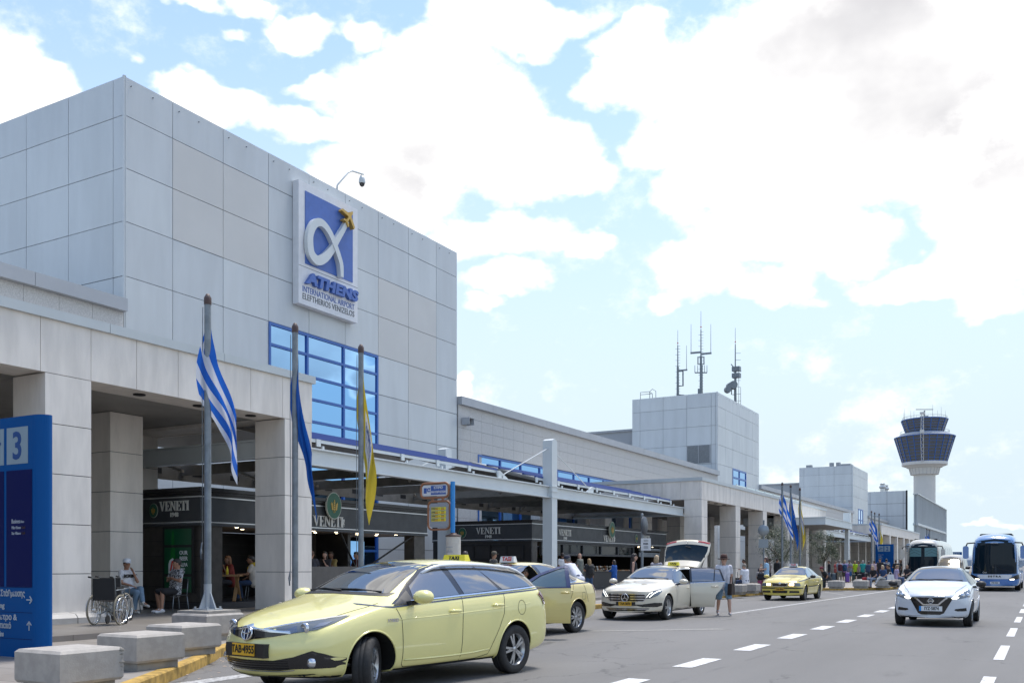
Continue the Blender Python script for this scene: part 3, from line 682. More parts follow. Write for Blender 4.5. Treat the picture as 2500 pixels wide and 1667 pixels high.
# ================================================================== PORTICOS
def cladding(mb, x0, x1, y0, y1, z0, z1, rows):
    """stone clad pier: slabs with open joints round a dark core"""
    mb.box(x0+.02, x1-.02, y0+.02, y1-.02, z0, z1, 1)
    zs = [z0+(z1-z0)*i/rows for i in range(rows+1)]
    for k in range(rows): mb.box(x0, x1, y0, y1, zs[k]+.008, zs[k+1]-.008, 0)
def portico(label, y0, y1, pillars, end='both'):
    t = thing('portico', label, 'portico')
    Xf, Xb, zb, zt = -17.74, -29.6, 5.40, 6.50
    b = MB(); nY = round((y1-y0)/1.175); d = (y1-y0)/nY
    for i in range(nY): b.box(Xf-.12, Xf, y0+i*d+.006, y0+(i+1)*d-.006, zb, zt, 0)
    b.box(Xf-1.02, Xf-.12, y0+.02, y1-.02, zb+.015, zt-.02, 0)
    b.box(Xf-.13, Xf-.118, y0+.02, y1-.02, zb+.01, zt-.02, 1)
    for ye, sg_ in ((y0, 1), (y1, -1)):
        nX = 10; dx = (Xf-.13-Xb)/nX
        for i in range(nX): b.box(Xb+i*dx+.006, Xb+(i+1)*dx-.006, ye, ye+sg_*.12, zb, zt, 0)
        b.box(Xb, Xf-1.03, ye+sg_*.125, ye+sg_*1.05, zb+.015, zt-.02, 0)
    obj('beam', b, [M['marble'], M['joint']], t)
    c = MB(); nc = max(1, round((y1-y0)/3.4)); d = (y1-y0)/nc
    for i in range(nc): c.box(Xf-.6, Xf+.07, y0+i*d+(.006 if i else -.07), y0+(i+1)*d-(.006 if i < nc-1 else -.07), zt, zt+.2)
    c.box(Xb, Xf-.6, y0-.07, y0+.5, zt, zt+.2); c.box(Xb, Xf-.6, y1-.5, y1+.07, zt, zt+.2)
    obj('coping', c, mat('pale_coping', (.50, .54, .55), .5, var=.05, vscale=.6), t)
    r = MB(); r.box(Xb, Xf-.62, y0+.52, y1-.52, zt-.05, zt+.08); r.box(Xb, Xf-1.03, y0+1.06, y1-1.06, zb+.10, zb+.16, 0)
    for i in range(int((y1-y0)/.6)): r.box(Xf-1.9, Xf-1.04, y0+1.2+i*.6 if y0+1.2+i*.6 < y1-1.1 else y1-1.1, min(y1-1.07, y0+1.2+i*.6+.59), zb+.05, zb+.1, 0)
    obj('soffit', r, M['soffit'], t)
    for i in range(int((y1-y0)/1.75)):
        l = MB(); l.lathe([(.14,0),(.14,-.025),(.10,-.03),(0,-.0)], (Xf-.5, y0+.9+i*1.75, zb+.012), n=14); obj('downlight', l, M['blackm'], t)
    for y in pillars:
        p = MB(); cladding(p, Xf-1.08, Xf, y, y+1.06, .25, zb-.004, 5)
        obj('pillar', p, [M['marble'], M['joint']], t)
        p = MB(); cladding(p, -25.05, -24, y, y+1.06, .25, zb+.09, 5)
        obj('pillar', p, [M['marble'], M['joint']], t)
        p = MB(); cladding(p, -29.28, -28.6, y, y+1.06, .25, zb+.09, 5)
        obj('pillar', p, [M['marble'], M['joint']], t)
        k = MB()
        for yy in (y-.26, y+.54):
            k.prism([(0,.0),(.30,.0),(.30,.12),(.22,.2),(0,.23)], 0, .78, lambda u, v, w: (Xf+u, yy+w, .25+v))
        k.prism([(0,.0),(.30,.0),(.30,.12),(.22,.2),(0,.23)], 0, 1.0, lambda u, v, w: (Xf-1.02+w, y+1.06+u, .25+v)) if False else None
        obj('skirting', k, mat('skirting_metal', (.50, .48, .45), .35, var=.08, vscale=4), t)
    return t
np_ = portico('near marble clad portico at the left with tall square pillars', -16.0, 19.98, [-2.0, 4.99, 11.96, 18.9])
ip = MB(); cladding(ip, -22.35, -21.3, 16.2, 17.22, .25, 5.49, 5); obj('pillar', ip, [M['marble'], M['joint']], np_)
portico('middle marble clad portico behind the open tailgate taxi', 54.04, 90.5, [54.06, 61.1, 68.0, 75.4, 82.1, 89.4])
portico('far marble clad portico beyond the second blue totem', 124.41, 165, [124.5, 131.5, 138.5, 145.5, 152, 159, 163.8])

# ================================================================== CANOPIES
def ibeam_y(mb, x, y0, y1, z0, z1, fw=.26, fl=.045, mi=0):
    mb.box(x-fw/2, x+fw/2, y0, y1, z1-fl, z1, mi); mb.box(x-fw/2, x+fw/2, y0, y1, z0, z0+fl, mi); mb.box(x-.02, x+.02, y0, y1, z0+fl, z1-fl, mi)
def ibeam_x(mb, y, x0, x1, z0, z1, fw=.24, fl=.045, mi=0):
    mb.box(x0, x1, y-fw/2, y+fw/2, z1-fl, z1, mi); mb.box(x0, x1, y-fw/2, y+fw/2, z0, z0+fl, mi); mb.box(x0, x1, y-.02, y+.02, z0+fl, z1-fl, mi)
def canopy(label, y0, y1, mast_y, gap, Xf=-18.87, Xb=-26.2):
    t = thing('glazed_canopy', label, 'canopy'); z0, z1 = 4.40, 4.92
    a = MB(); ibeam_y(a, Xf, y0, mast_y-.24, z0, z1); ibeam_y(a, Xf, mast_y+.24, y1, z0, z1); ibeam_x(a, y0+.13, Xb+.14, Xf-.14, z0, z1); ibeam_x(a, y1-.13, Xb+.14, Xf-.14, z0, z1)
    obj('white_beam', a, M['white'], t)
    a = MB(); a.box(Xb-.1, Xb+.1, y0, y1, z0, z1+.1, 0)
    nv = int((y1-y0)/1.75)
    for i in range(nv):
        y = y0+.7+i*1.75; a.box(Xb+.1, Xb+.104, y, y+.42, z0+.18, z0+.36, 1)
    for i in range(int((y1-y0)/3.45)+1):
        y = min(y1-.3, y0+.3+i*3.45); a.box(Xb+.1, Xf-.14, y-.05, y+.05, z0+.16, z1-.02, 0)
        if i < int((y1-y0)/3.45): a.bar((Xf-.3, y+.1, z0+.3), (Xf-2.4, y+3.3, z0+.3), .07, .09, 0); a.bar((Xb+.3, y+3.3, z0+.3), (Xb+2.4, y+.1, z0+.3), .07, .09, 0)
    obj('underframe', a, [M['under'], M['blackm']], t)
    # sloping glazed roof with blue caps and white end brackets
    r = MB(); caps = MB(); br = MB(); purs = []
    segs = [(y0+.6, mast_y-gap), (mast_y-.9, y1-1.6)] if gap else [(y0+.6, y1-1.6)]
    sx, sz, ex, ez = Xf-.25, z1+.28, Xf-3.6, z1+1.15
    for ya, yb in segs:
        r.add([(sx,ya,sz),(sx,yb,sz),(ex,yb,ez),(ex,ya,ez),(sx,ya,sz+.05),(sx,yb,sz+.05),(ex,yb,ez+.05),(ex,ya,ez+.05)], [(0,1,2,3),(7,6,5,4),(0,4,5,1),(1,5,6,2),(2,6,7,3),(3,7,4,0)])
        r.add([(ex-.02,ya,ez),(ex-.02,yb,ez),(Xb+.5,yb,sz+.2),(Xb+.5,ya,sz+.2)], [(0,1,2,3)])
        for k in range(5):
            u = k/4; x = sx+(ex-sx)*u*.72; z = sz+(ez-sz)*u*.72; caps.box(x-.05, x+.05, ya, yb, z+.06, z+.12)
        n = max(2, round((yb-ya)/2.1))
        for i in range(n+1):
            y = ya+(yb-ya)*i/n
            if True: pu = MB(); pu.bar((sx+.06, y, sz-.06), (ex, y, ez-.06), .07, .10); purs.append(pu)
            br.box(sx+.05, sx+.09, y-.09, y+.09, sz-.17, sz+.05); br.box(Xf-.03, Xf+.03, y-.03, y+.03, z1, sz-.17)
        br.box(sx, sx+.04, ya, yb, sz-.05, sz+.05)
    rf = obj('roof_sheet', r, mat('roof_sheet_metal', (.34, .35, .36), .4, metal=.3), t); obj('roof_cap', caps, M['bluecap'], rf); obj('bracket', br, M['white'], rf)
    for pu in purs: obj('purlin', pu, M['under'], rf)
    def mast(x, h, foot):
        m = MB(); w = .24
        m.box(x-.22, x+.22, mast_y-w, mast_y-w+.05, foot, h-.16); m.box(x-.22, x+.22, mast_y+w-.05, mast_y+w, foot, h-.16); m.box(x-.03, x+.03, mast_y-w+.05, mast_y+w-.05, foot, h-.2)
        m.box(x+.17, x+.23, mast_y-w-.01, mast_y+w+.01, foot, h-.16) ; m.box(x-.23, x-.17, mast_y-w-.01, mast_y+w+.01, foot, h-.16)
        m.prism([(-.24,-.16),(.24,-.16),(.24,-.05),(0,.04),(-.24,-.05)], -.23, .23, lambda u, v, ww: (x+ww, mast_y+u, h+v))
        for z in (z0, z0+.26, z1-.05): m.box(x-.26, x+.26, mast_y-w-.03, mast_y+w+.03, z, z+.04)
        obj('mast', m, M['white'], t)
    if mast_y > 0:
        mast(Xf, 6.95, .25); mast(-24.4, 6.9, .25)
        for x in (Xf, -24.4):
            for s_ in (-1, 1): q = MB(); q.cyl((x, mast_y+.22*s_, 6.55), (x, mast_y+4.2*s_, z1+.12), .02, n=6); q.prism([(0,0),(.9,0),(.15,.3),(0,.3)], -.03, .03, lambda u, v, ww: (x+ww, mast_y+s_*(4.5-u*.9), z1+v)); obj('tie_rod', q, M['white'], t)
    return t
canopy('white steel canopy with blue striped roof spanning in front of the terminal', 19.0, 53.95, 36.6, 4.2)
canopy('far white steel canopy with blue roof edge behind the small olive tree', 90.6, 124.3, 107.5, 4.2)
# projecting entrance canopy of the middle portico
en = thing('entrance_canopy', 'white boxy entrance canopy projecting over the pavement by the far flags', 'canopy')
a = MB(); x0, x1, ya, yb, za, zb = -21.5, -15.0, 76.2, 87.9, 4.72, 5.22
a.box(x1-.06, x1, ya, yb, za, zb); a.box(x0, x1-.06, ya, ya+.06, za, zb); a.box(x0, x1-.06, yb-.06, yb, za, zb); a.box(x0, x1+.06, ya-.06, yb+.06, zb, zb+.06); a.box(x0, x1+.03, ya-.03, yb+.03, za-.05, za)
obj('fascia', a, M['white'], en)
a = MB(); a.box(x0, x1-.1, ya+.1, yb-.1, za-.06, za-.052); obj('soffit', a, M['soffit'], en)
a = MB(); a.box(x1-.6, x1-.3, yb-.1, yb+.25, .25, za-.06); a.box(x1-.75, x1-.15, yb-.1, yb+.35, zb+.06, zb+.95); obj('post', a, M['white'], en)
gp = thing('glass_parapet', 'pale glass parapet standing along the middle portico roof', 'parapet')
a = MB(); a.box(-20.3, -20.27, 70, 92, 6.72, 7.55); obj('pane', a, mat('pale_glass', (.62, .72, .74), .06, metal=.6), gp)
a = MB()
for i in range(9): a.box(-20.31, -20.24, 70+i*2.75-.03, 70+i*2.75+.03, 6.7, 7.6)
obj('post', a, M['white'], gp)

# ================================================================== KIOSKS
def wheat(mb, cy, cz, s, x):
    def leaf(y, z, l, w, ang):
        pts = []
        for i in range(10):
            t = 2*math.pi*i/10; u, v = math.cos(t)*l/2, math.sin(t)*w/2*(1-.35*math.cos(t)); pts.append((y+u*math.cos(ang)-v*math.sin(ang), z+u*math.sin(ang)+v*math.cos(ang)))
        mb.prism(pts, 0, .012, lambda u, v, w_: (x+w_, u, v))
    for off, h, tilt in ((-.45, .85, .28), (0, 1.15, 0), (.45, .85, -.28)):
        for k in range(4):
            z = cz-.42*s+h*s*.22*k+.1*s
            for sd_ in (-1, 1): leaf(cy+off*s*.75-tilt*k*.12*s+sd_*.075*s, z, .26*s, .12*s, math.pi/2-sd_*.55+tilt)
        leaf(cy+off*s*.75-tilt*.5*s, cz-.42*s+h*s*.95, .28*s, .12*s, math.pi/2+tilt)
        mb.bar((x+.004, cy+off*.2*s, cz-.75*s), (x+.004, cy+off*s*.75, cz-.35*s), .008, .03*s)
def emblem(parent, ry, rz, M4, thick=.06):
    a = MB(); el = lambda k: [(ry*k*math.cos(2*math.pi*i/36), rz*k*math.sin(2*math.pi*i/36)) for i in range(36)]
    a.prism(el(1.0), 0, thick, lambda u, v, w: (w, u, v), 1); a.prism(el(.945), thick, thick+.006, lambda u, v, w: (w, u, v), 0)
    e = obj('emblem', a.xf(M4), [M['dkgreen'], mat('emblem_rim', (.42, .43, .36), .35)], parent)
    b = MB(); wheat(b, 0, -.06*rz, rz*.62, thick+.008)
    obj('wheat', b.xf(M4), M['gold'], e)
def veneti(parent, M4, h=.36, vert=True, dep=.03):
    a = serif_word('VENETI', h, dep)
    if vert: b = text_mb('1948', h*.36, dep, bold=.004, M4=Matrix.Translation((2.25*h, -.06*h, 0)) @ Matrix.Rotation(R(90), 4, 'Z'))
    else: b = text_mb('1948', h*.62, dep, bold=.004, M4=Matrix.Translation((0, -.92*h, 0)))
    obj('year', b.xf(M4), mat('cream_lettering', (.58, .57, .52), .4), parent)
    obj('lettering', a.xf(M4), mat('cream_lettering', (.58, .57, .52), .4), parent)
def kiosk_shell(t, X, Xb, y0, y1, zt=3.58):
    f = MB()                                   # fascia ring
    f.box(X-.12, X, y0, y1, 2.62, 3.36); f.box(Xb, X-.12, y0, y0+.12, 2.62, 3.36); f.box(Xb, X-.12, y1-.12, y1, 2.62, 3.36)
    f.box(X-.13, X+.015, y0-.015, y1+.015, 2.54, 2.61); f.box(Xb, X-.13, y0-.015, y0+.13, 2.54, 2.61); f.box(Xb, X-.13, y1-.13, y1+.015, 2.54, 2.61)
    fa = obj('fascia', f, M['fascia'], t)
    c = MB()
    for k, (e, za, zb) in enumerate(((.0, 3.36, 3.42), (.06, 3.42, 3.48), (.13, 3.48, zt))): c.box(Xb, X+e, y0-e, y1+e, za+.002, zb)
    obj('cornice', c, M['black'], fa)
    l = MB()
    for z in (2.625, 3.315): l.box(X-.1, X+.022, y0-.022, y1+.022, z, z+.03); l.box(Xb, X-.1, y0-.022, y0+.05, z, z+.03)
    obj('trim_line', l, M['silver'], fa)
    s = MB(); s.box(Xb, X-.14, y0+.14, y1-.14, 2.56, 2.6); obj('ceiling', s, M['beige'], t)
    for i in range(int((y1-y0)/1.1)):
        for dx in (.5, 1.4): sp = MB(); sp.lathe([(.05,0),(.05,-.012),(0,-.012)], (X-dx, y0+.7+i*1.1, 2.56), n=8); obj('spotlight', sp, mat('lit_spot', (.9,.85,.7), .4, emit=(1,.82,.55), estr=2.5), t)
    return fa
X, Xb = -19.93, -23.9
k1 = thing('bakery_kiosk', 'black bakery kiosk behind the pillars with green beer poster', 'kiosk')
fa = kiosk_shell(k1, X, Xb, 17.98, 28.73)
a = MB(); y0, y1 = 17.98, 28.73
a.box(Xb, X-.05, y0+.06, y0+.2, .42, 2.54); a.box(X-.35, X-.04, y0+.2, y0+.82, .42, 2.54, 1); a.box(X-.5, X-.05, y1-.75, y1-.08, .42, 2.54, 1); a.box(Xb, Xb+.12, y0+.2, y1-.1, .42, 2.54)
a.box(Xb, X-.6, 24.9, 25.05, .42, 2.54); a.box(X-2.6, X-2.0, 24.2, 24.9, .42, 2.54, 1)
for k in range(5): a.box(Xb, X-.045, y0+.05, y0+.058, .46+k*.42, .86+k*.42, 1)
for z in (1.1, 1.45, 1.8, 2.15): a.box(Xb+.12, Xb+.13, y0+.2, 24.9, z, z+.01, 1)
obj('wall', a, [M['black'], mat('brown_black_stone', (.055, .048, .042), .5, var=.2, vscale=3)], k1)
a = MB(); a.box(Xb, X+.02, y0, y1, .26, .42); obj('base', a, mat('dark_base', (.035, .035, .038), .6), k1)
a = MB()
for y in (25.3, 26.6): a.box(X-2.2, X-2.17, y, y+1.15, .85, 2.35)
obj('window', a, M['mirror'], k1)
a = MB(); a.bar((X-.1, 27.9, 2.5), (X-.6, 25.6, 1.25), .05, .05); obj('awning_strut', a, M['blackm'], k1); a = MB(); a.bar((X-.15, 24.0, 2.5), (X-.6, 25.4, 1.25), .05, .05); obj('awning_strut', a, M['blackm'], k1)
a = MB(); a.box(X-.06, X+.0, 22.2, 24.6, .42, 1.42); obj('low_wall', a, mat('stone_screen', (.12, .11, .10), .6, var=.1), k1)
emblem(k1, .36, .43, Matrix.Translation((X+.1, 23.3, 3.36)))
emblem(k1, .17, .20, Matrix.Translation((-21.75, 17.96, 2.99)) @ Matrix.Rotation(R(-90), 4, 'Z'), .02)
veneti(k1, frame_x(X+.012, 23.2, 2.86), .33)
veneti(k1, frame_ny(-20.95, 17.972, 3.1), .27, False)
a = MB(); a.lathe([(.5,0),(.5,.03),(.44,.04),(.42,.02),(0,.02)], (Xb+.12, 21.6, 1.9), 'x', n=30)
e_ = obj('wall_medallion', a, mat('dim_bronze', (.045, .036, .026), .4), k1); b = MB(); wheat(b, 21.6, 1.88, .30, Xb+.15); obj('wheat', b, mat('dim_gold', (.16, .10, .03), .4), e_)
p = thing('beer_poster', 'green illustrated beer poster with bottle on the kiosk side wall', 'poster', (-20.77, 17.955, 0))
a = MB(); a.box(-.62, .62, 0, .012, .70, 2.52, 1)
for za, zb in ((2.02, 2.46), (1.22, 1.95), (.72, 1.15)): a.box(-.54, .52, -.006, 0, za, zb, 0)
obj('panel', a, [mat('poster_green', (.0, .075, .028), .35), M['blackm']], p)
a = MB()
def disc(poly, mi, d): a.prism(poly, 0, .004, lambda u, v, w: (u, -.008-d-w, v), mi)
disc([(-.26,2.02),(-.14,2.02),(-.16,2.3),(-.165,2.4),(-.235,2.4),(-.24,2.3)], 0, 0); disc([(-.38,1.23),(-.04,1.23),(-.04,1.55),(-.1,1.68),(-.13,1.94),(-.27,1.94),(-.3,1.68),(-.38,1.55)], 0, 0)
disc([(-.37,1.24),(-.05,1.24),(-.05,1.5),(-.1,1.6),(-.21,1.66),(-.32,1.6),(-.37,1.5)], 1, .004); disc([(-.31,1.3),(-.25,1.3),(-.2,1.5),(-.16,1.3),(-.1,1.3),(-.17,1.58),(-.24,1.58)], 2, .008)
obj('bottle', a, [mat('bottle_green', (.01, .15, .03), .25), M['signwhite'], M['red']], p)
a = MB()
for s_, z, h in (('OUR', 1.80, .15), ('BEER', 1.64, .15), ('ALFA', 1.47, .14), ('GREEK', 1.36, .075), ('LAGER', 1.27, .075)):
    a.merge(text_mb(s_, h, .004, bold=.004 if h > .1 else 0, align='LEFT', M4=frame_ny(.06, -.01, z)))
obj('lettering', a, M['signwhite'], p)

k2 = thing('bakery_kiosk', 'long anthracite bakery kiosk with open serving counter behind the taxis', 'kiosk')
y0, y1 = 36.9, 54.0; Xb = -25.3
fa = kiosk_shell(k2, X, Xb, y0, y1, 3.5)
a = MB(); a.box(Xb, X-.05, y0+.06, y0+.2, .26, 2.54); a.box(Xb, Xb+.12, y0+.2, y1-.1, .26, 2.54); a.box(Xb, X-.1, y1-.22, y1-.08, .26, 2.54); a.box(X-.4, X-.05, y0+.2, y0+.6, .26, 2.54, 1); a.box(X-.6, X-.06, y1-1.0, y1-.22, .26, 2.54, 1)
obj('wall', a, [M['black'], MATS['brown_black_stone']], k2)
window_grid('window', k2, 'y', y0+.05, [-23.9, -23.02, -22.14, -21.26, -20.4], [1.75, 2.38], fr=.03, frm='blackm', gl='silver')
M['dimglass'] = mat('dim_glass', (.006, .008, .010), .04, ior=1.25)
window_grid('window_band', k2, 'x', X-.1, [38.0, 40.2, 42.4, 44.6, 46.8, 49.0], [1.98, 2.5], fr=.05, frm='fascia', gl='dimglass')
a = MB(); a.box(X-.7, X-.12, 38.2, 49.5, .26, 1.12); a.box(X-.75, X-.06, 38.15, 49.55, 1.12, 1.16); obj('counter', a, mat('counter_front', (.022, .022, .024), .45), k2)
a = MB()
for z in (1.0, 1.45, 1.9): a.box(Xb+.15, Xb+.5, 40, 50, z, z+.03)
sh = obj('shelf', a, M['blackm'], k2)
random.seed(5); a = MB()
for z in (1.03, 1.48, 1.93):
    y = 40.2
    while y < 49.8:
        h = random.uniform(.14, .3); a.cyl((Xb+.3, y, z), (Xb+.3, y, z+h), .05, random.uniform(.02, .05), n=7, mi=random.choice((0, 0, 1, 2, 3))); y += random.uniform(.1, .32)
obj('bottle', a, [mat('amber', (.18, .09, .015), .3), mat('pale_bottle', (.3, .3, .25), .3), MATS['bottle_green'], mat('warm_tin', (.32, .15, .05), .4)], sh)
a = MB()
for i in range(150):
    y = random.uniform(41.5, 46.6); z = 1.16+random.choice((0, .1, .22)); r = random.uniform(.035, .07)
    a.lathe([(0, r*1.1), (r*.8, r*.7), (r, 0), (r*.9, -.02)], (X-.4+random.uniform(-.2, .2), y, z), n=7, mi=random.choice((0, 0, 1, 2)))
for i in range(26): a.lathe([(0, .06), (.08, .04), (.1, 0)], (X-.35+random.uniform(-.15, .15), random.uniform(46.9, 49), 1.17), n=7, mi=random.choice((1, 2)))
tag(obj('pastry', a, [mat('wrap', (.55, .52, .46), .3), mat('crust', (.36, .16, .06), .6), mat('icing', (.45, .33, .2), .5)]), 'rows of wrapped sandwiches and pastries on the kiosk counter', 'food', kind='stuff')
a = MB(); a.cyl((X-.06, 49.9, 2.36), (X-.06, 53.0, 2.36), .09, n=10); a.box(X-.1, X-.05, 49.8, 53, 1.95, 2.2); obj('shutter', a, M['galv'], k2)
emblem(k2, .36, .43, Matrix.Translation((X+.1, 45.5, 3.33))); veneti(k2, frame_x(X+.012, 45.4, 2.86), .33)
emblem(k2, .19, .22, Matrix.Translation((X+.005, 49.2, 2.97)), .02); veneti(k2, frame_x(X+.012, 50.55, 3.02), .30, False)
emblem(k2, .19, .22, Matrix.Translation((X+.005, 38.9, 2.97)), .02); veneti(k2, frame_x(X+.012, 40.2, 3.02), .30, False)
emblem(k2, .21, .24, Matrix.Translation((-23.6, y0-.005, 2.97)) @ Matrix.Rotation(R(-90), 4, 'Z'), .02); veneti(k2, frame_ny(-22.2, y0-.012, 3.05), .30, False)

# ================================================================== BLOCKS, POLES, SIGNS
def concrete_block(label, cx, cy, w=.74, l=.74, top=.60, z=.15, rz=0, chip=False):
    t = thing('concrete_block', label, 'concrete block', (cx, cy, z), rz, 'square concrete blocks guarding the kerb')
    h = top-z; a = MB(); q = []
    for e, zz in ((-.02, .10), (0, .13), (0, h-.035), (-.03, h-.005)): q += [((w/2+e)*sx, (l/2+e)*sy, zz) for sx, sy in ((-1,-1),(1,-1),(1,1),(-1,1))]
    q.append((0, 0, h+.02)); fs = [(3,2,1,0)]
    for r in range(3): fs += [(r*4+i, r*4+(i+1) % 4, (r+1)*4+(i+1) % 4, (r+1)*4+i) for i in range(4)]
    fs += [(12+i, 12+(i+1) % 4, 16) for i in range(4)]
    a.add(q, fs)
    if chip: 
        for k in range(6): a.lathe([(0,-.035),(.03+.008*(k % 3),0),(0,.035)], (w/2-.024, l/2-.024+.004*(k % 2), .20+k*.042), n=7, mi=1)
    obj('block', a, [M['concrete'], M['plinth']], t)
    a = MB(); a.box(-w/2+.06, w/2-.06, -l/2+.06, l/2-.06, 0, .10); obj('plinth', a, M['plinth'], t)
    return t
for (x, y, lab) in ((-8.86, 6.25, 'nearest concrete block with chipped corner in front of the blue totem'), (-10.02, 8.08, 'second nearest concrete block beside the yellow kerb'), (-11.0, 9.62, 'third concrete block along the yellow kerb just before the flagpole'),
    (-12.4, 33.5, 'concrete block half hidden behind the rear of the yellow saloon'), (-12.15, 41.9, 'concrete block left of the block the man in white shirt sits on'), (-12.1, 44.0, 'concrete block under the seated man in white shirt'), (-12.4, 40.0, 'concrete block behind the hat man bag by the kerb'), (-12.0, 46.6, 'concrete block behind the small yellow taxi bonnet'),
    (-10.3, 55.4, 'concrete block with grey suitcase at its left side'), (-9.2, 56.8, 'lone empty concrete block with bare paving around it'), (-8.3, 58.9, 'concrete block under the two blonde women'), (-8.05, 61.3, 'concrete block under the seated pair in black and lilac'), (-8.0, 63.6, 'last concrete block seen beside the white hatchback mirror'), (-9.9, 61.5, 'small far concrete block behind the two blonde women')):
    concrete_block(lab, x, y, chip='chipped' in lab, w=.8 if y > 30 else .74, l=.8 if y > 30 else .74)

def flag_surface(L, Hh, amp, ang, seed, cr=(.87, .49), bulge=.27):
    """limp flag: s along the fly, t down the hoist -> local xyz"""
    rnd = random.Random(seed); ph = rnd.uniform(0, 6); ph2 = rnd.uniform(0, 6)
    def F(s, t):
        a = R(ang)+.06*math.sin(3*t+ph)
        r = .05+s*L*math.cos(a)*(1.0-.22*t)-bulge*math.sin(math.pi*min(1, (t+.9*s+.15)/1.6))**2*(1-s)**1.5+.03*math.sin(8*s+ph2)*s
        w = (amp*math.sin(6.0*s+4.2*t+ph)+amp*.5*math.sin(13*s-3*t+ph2))*min(1, s*2.2)
        z = -t*Hh*(1-.12*s)-s*L*math.sin(a)*(1-.05*t)
        c_, s_ = cr
        return Vector((r*c_-w*s_, r*s_+w*c_, z))
    return F
def flag_mat(kind):
    key = 'flag_'+kind
    if key in MATS: return MATS[key]
    m = bpy.data.materials.new(key); m.use_nodes = True; N = NT(m.node_tree); b = m.node_tree.nodes['Principled BSDF']; b.inputs['Roughness'].default_value = .75
    uv = N.new('ShaderNodeUVMap').outputs[0]; sp = N.new('ShaderNodeSeparateXYZ'); N.l.new(uv, sp.inputs[0]); u, v = sp.outputs[0], sp.outputs[1]
    if kind == 'greece':
        st = N.math('LESS_THAN', N.math('FRACT', N.math('MULTIPLY', v, 2.8)), .5)
        inC = N.math('MULTIPLY', N.math('LESS_THAN', u, .16), N.math('LESS_THAN', v, .30))
        cr = N.math('MAXIMUM', N.math('LESS_THAN', N.math('ABSOLUTE', N.math('SUBTRACT', u, .08)), .03), N.math('LESS_THAN', N.math('ABSOLUTE', N.math('SUBTRACT', v, .15)), .04))
        f = N.math('ADD', N.math('MULTIPLY', inC, N.math('SUBTRACT', 1.0, cr)), N.math('MULTIPLY', N.math('SUBTRACT', 1.0, inC), st))
        c = N.mix(f, (.66, .68, .74, 1), (.015, .13, .56, 1))
    elif kind == 'europe': c = N.mix(0.0, (.008, .085, .36, 1), (0, 0, 0, 1))
    else:
        w = N.math('MULTIPLY', N.math('LESS_THAN', N.math('ABSOLUTE', N.math('SUBTRACT', u, .5)), .16), N.math('LESS_THAN', N.math('ABSOLUTE', N.math('SUBTRACT', v, .5)), .30))
        c = N.mix(w, (.52, .41, .045, 1), (.62, .63, .66, 1))
    N.l.new(c, b.inputs['Base Color'])
    tr = N.new('ShaderNodeBsdfTranslucent'); N.l.new(c, tr.inputs[0]); mx = N.new('ShaderNodeMixShader'); mx.inputs[0].default_value = .35
    N.l.new(b.outputs[0], mx.inputs[1]); N.l.new(tr.outputs[0], mx.inputs[2]); N.l.new(mx.outputs[0], m.node_tree.nodes['Material Output'].inputs[0])
    MATS[key] = m; return m
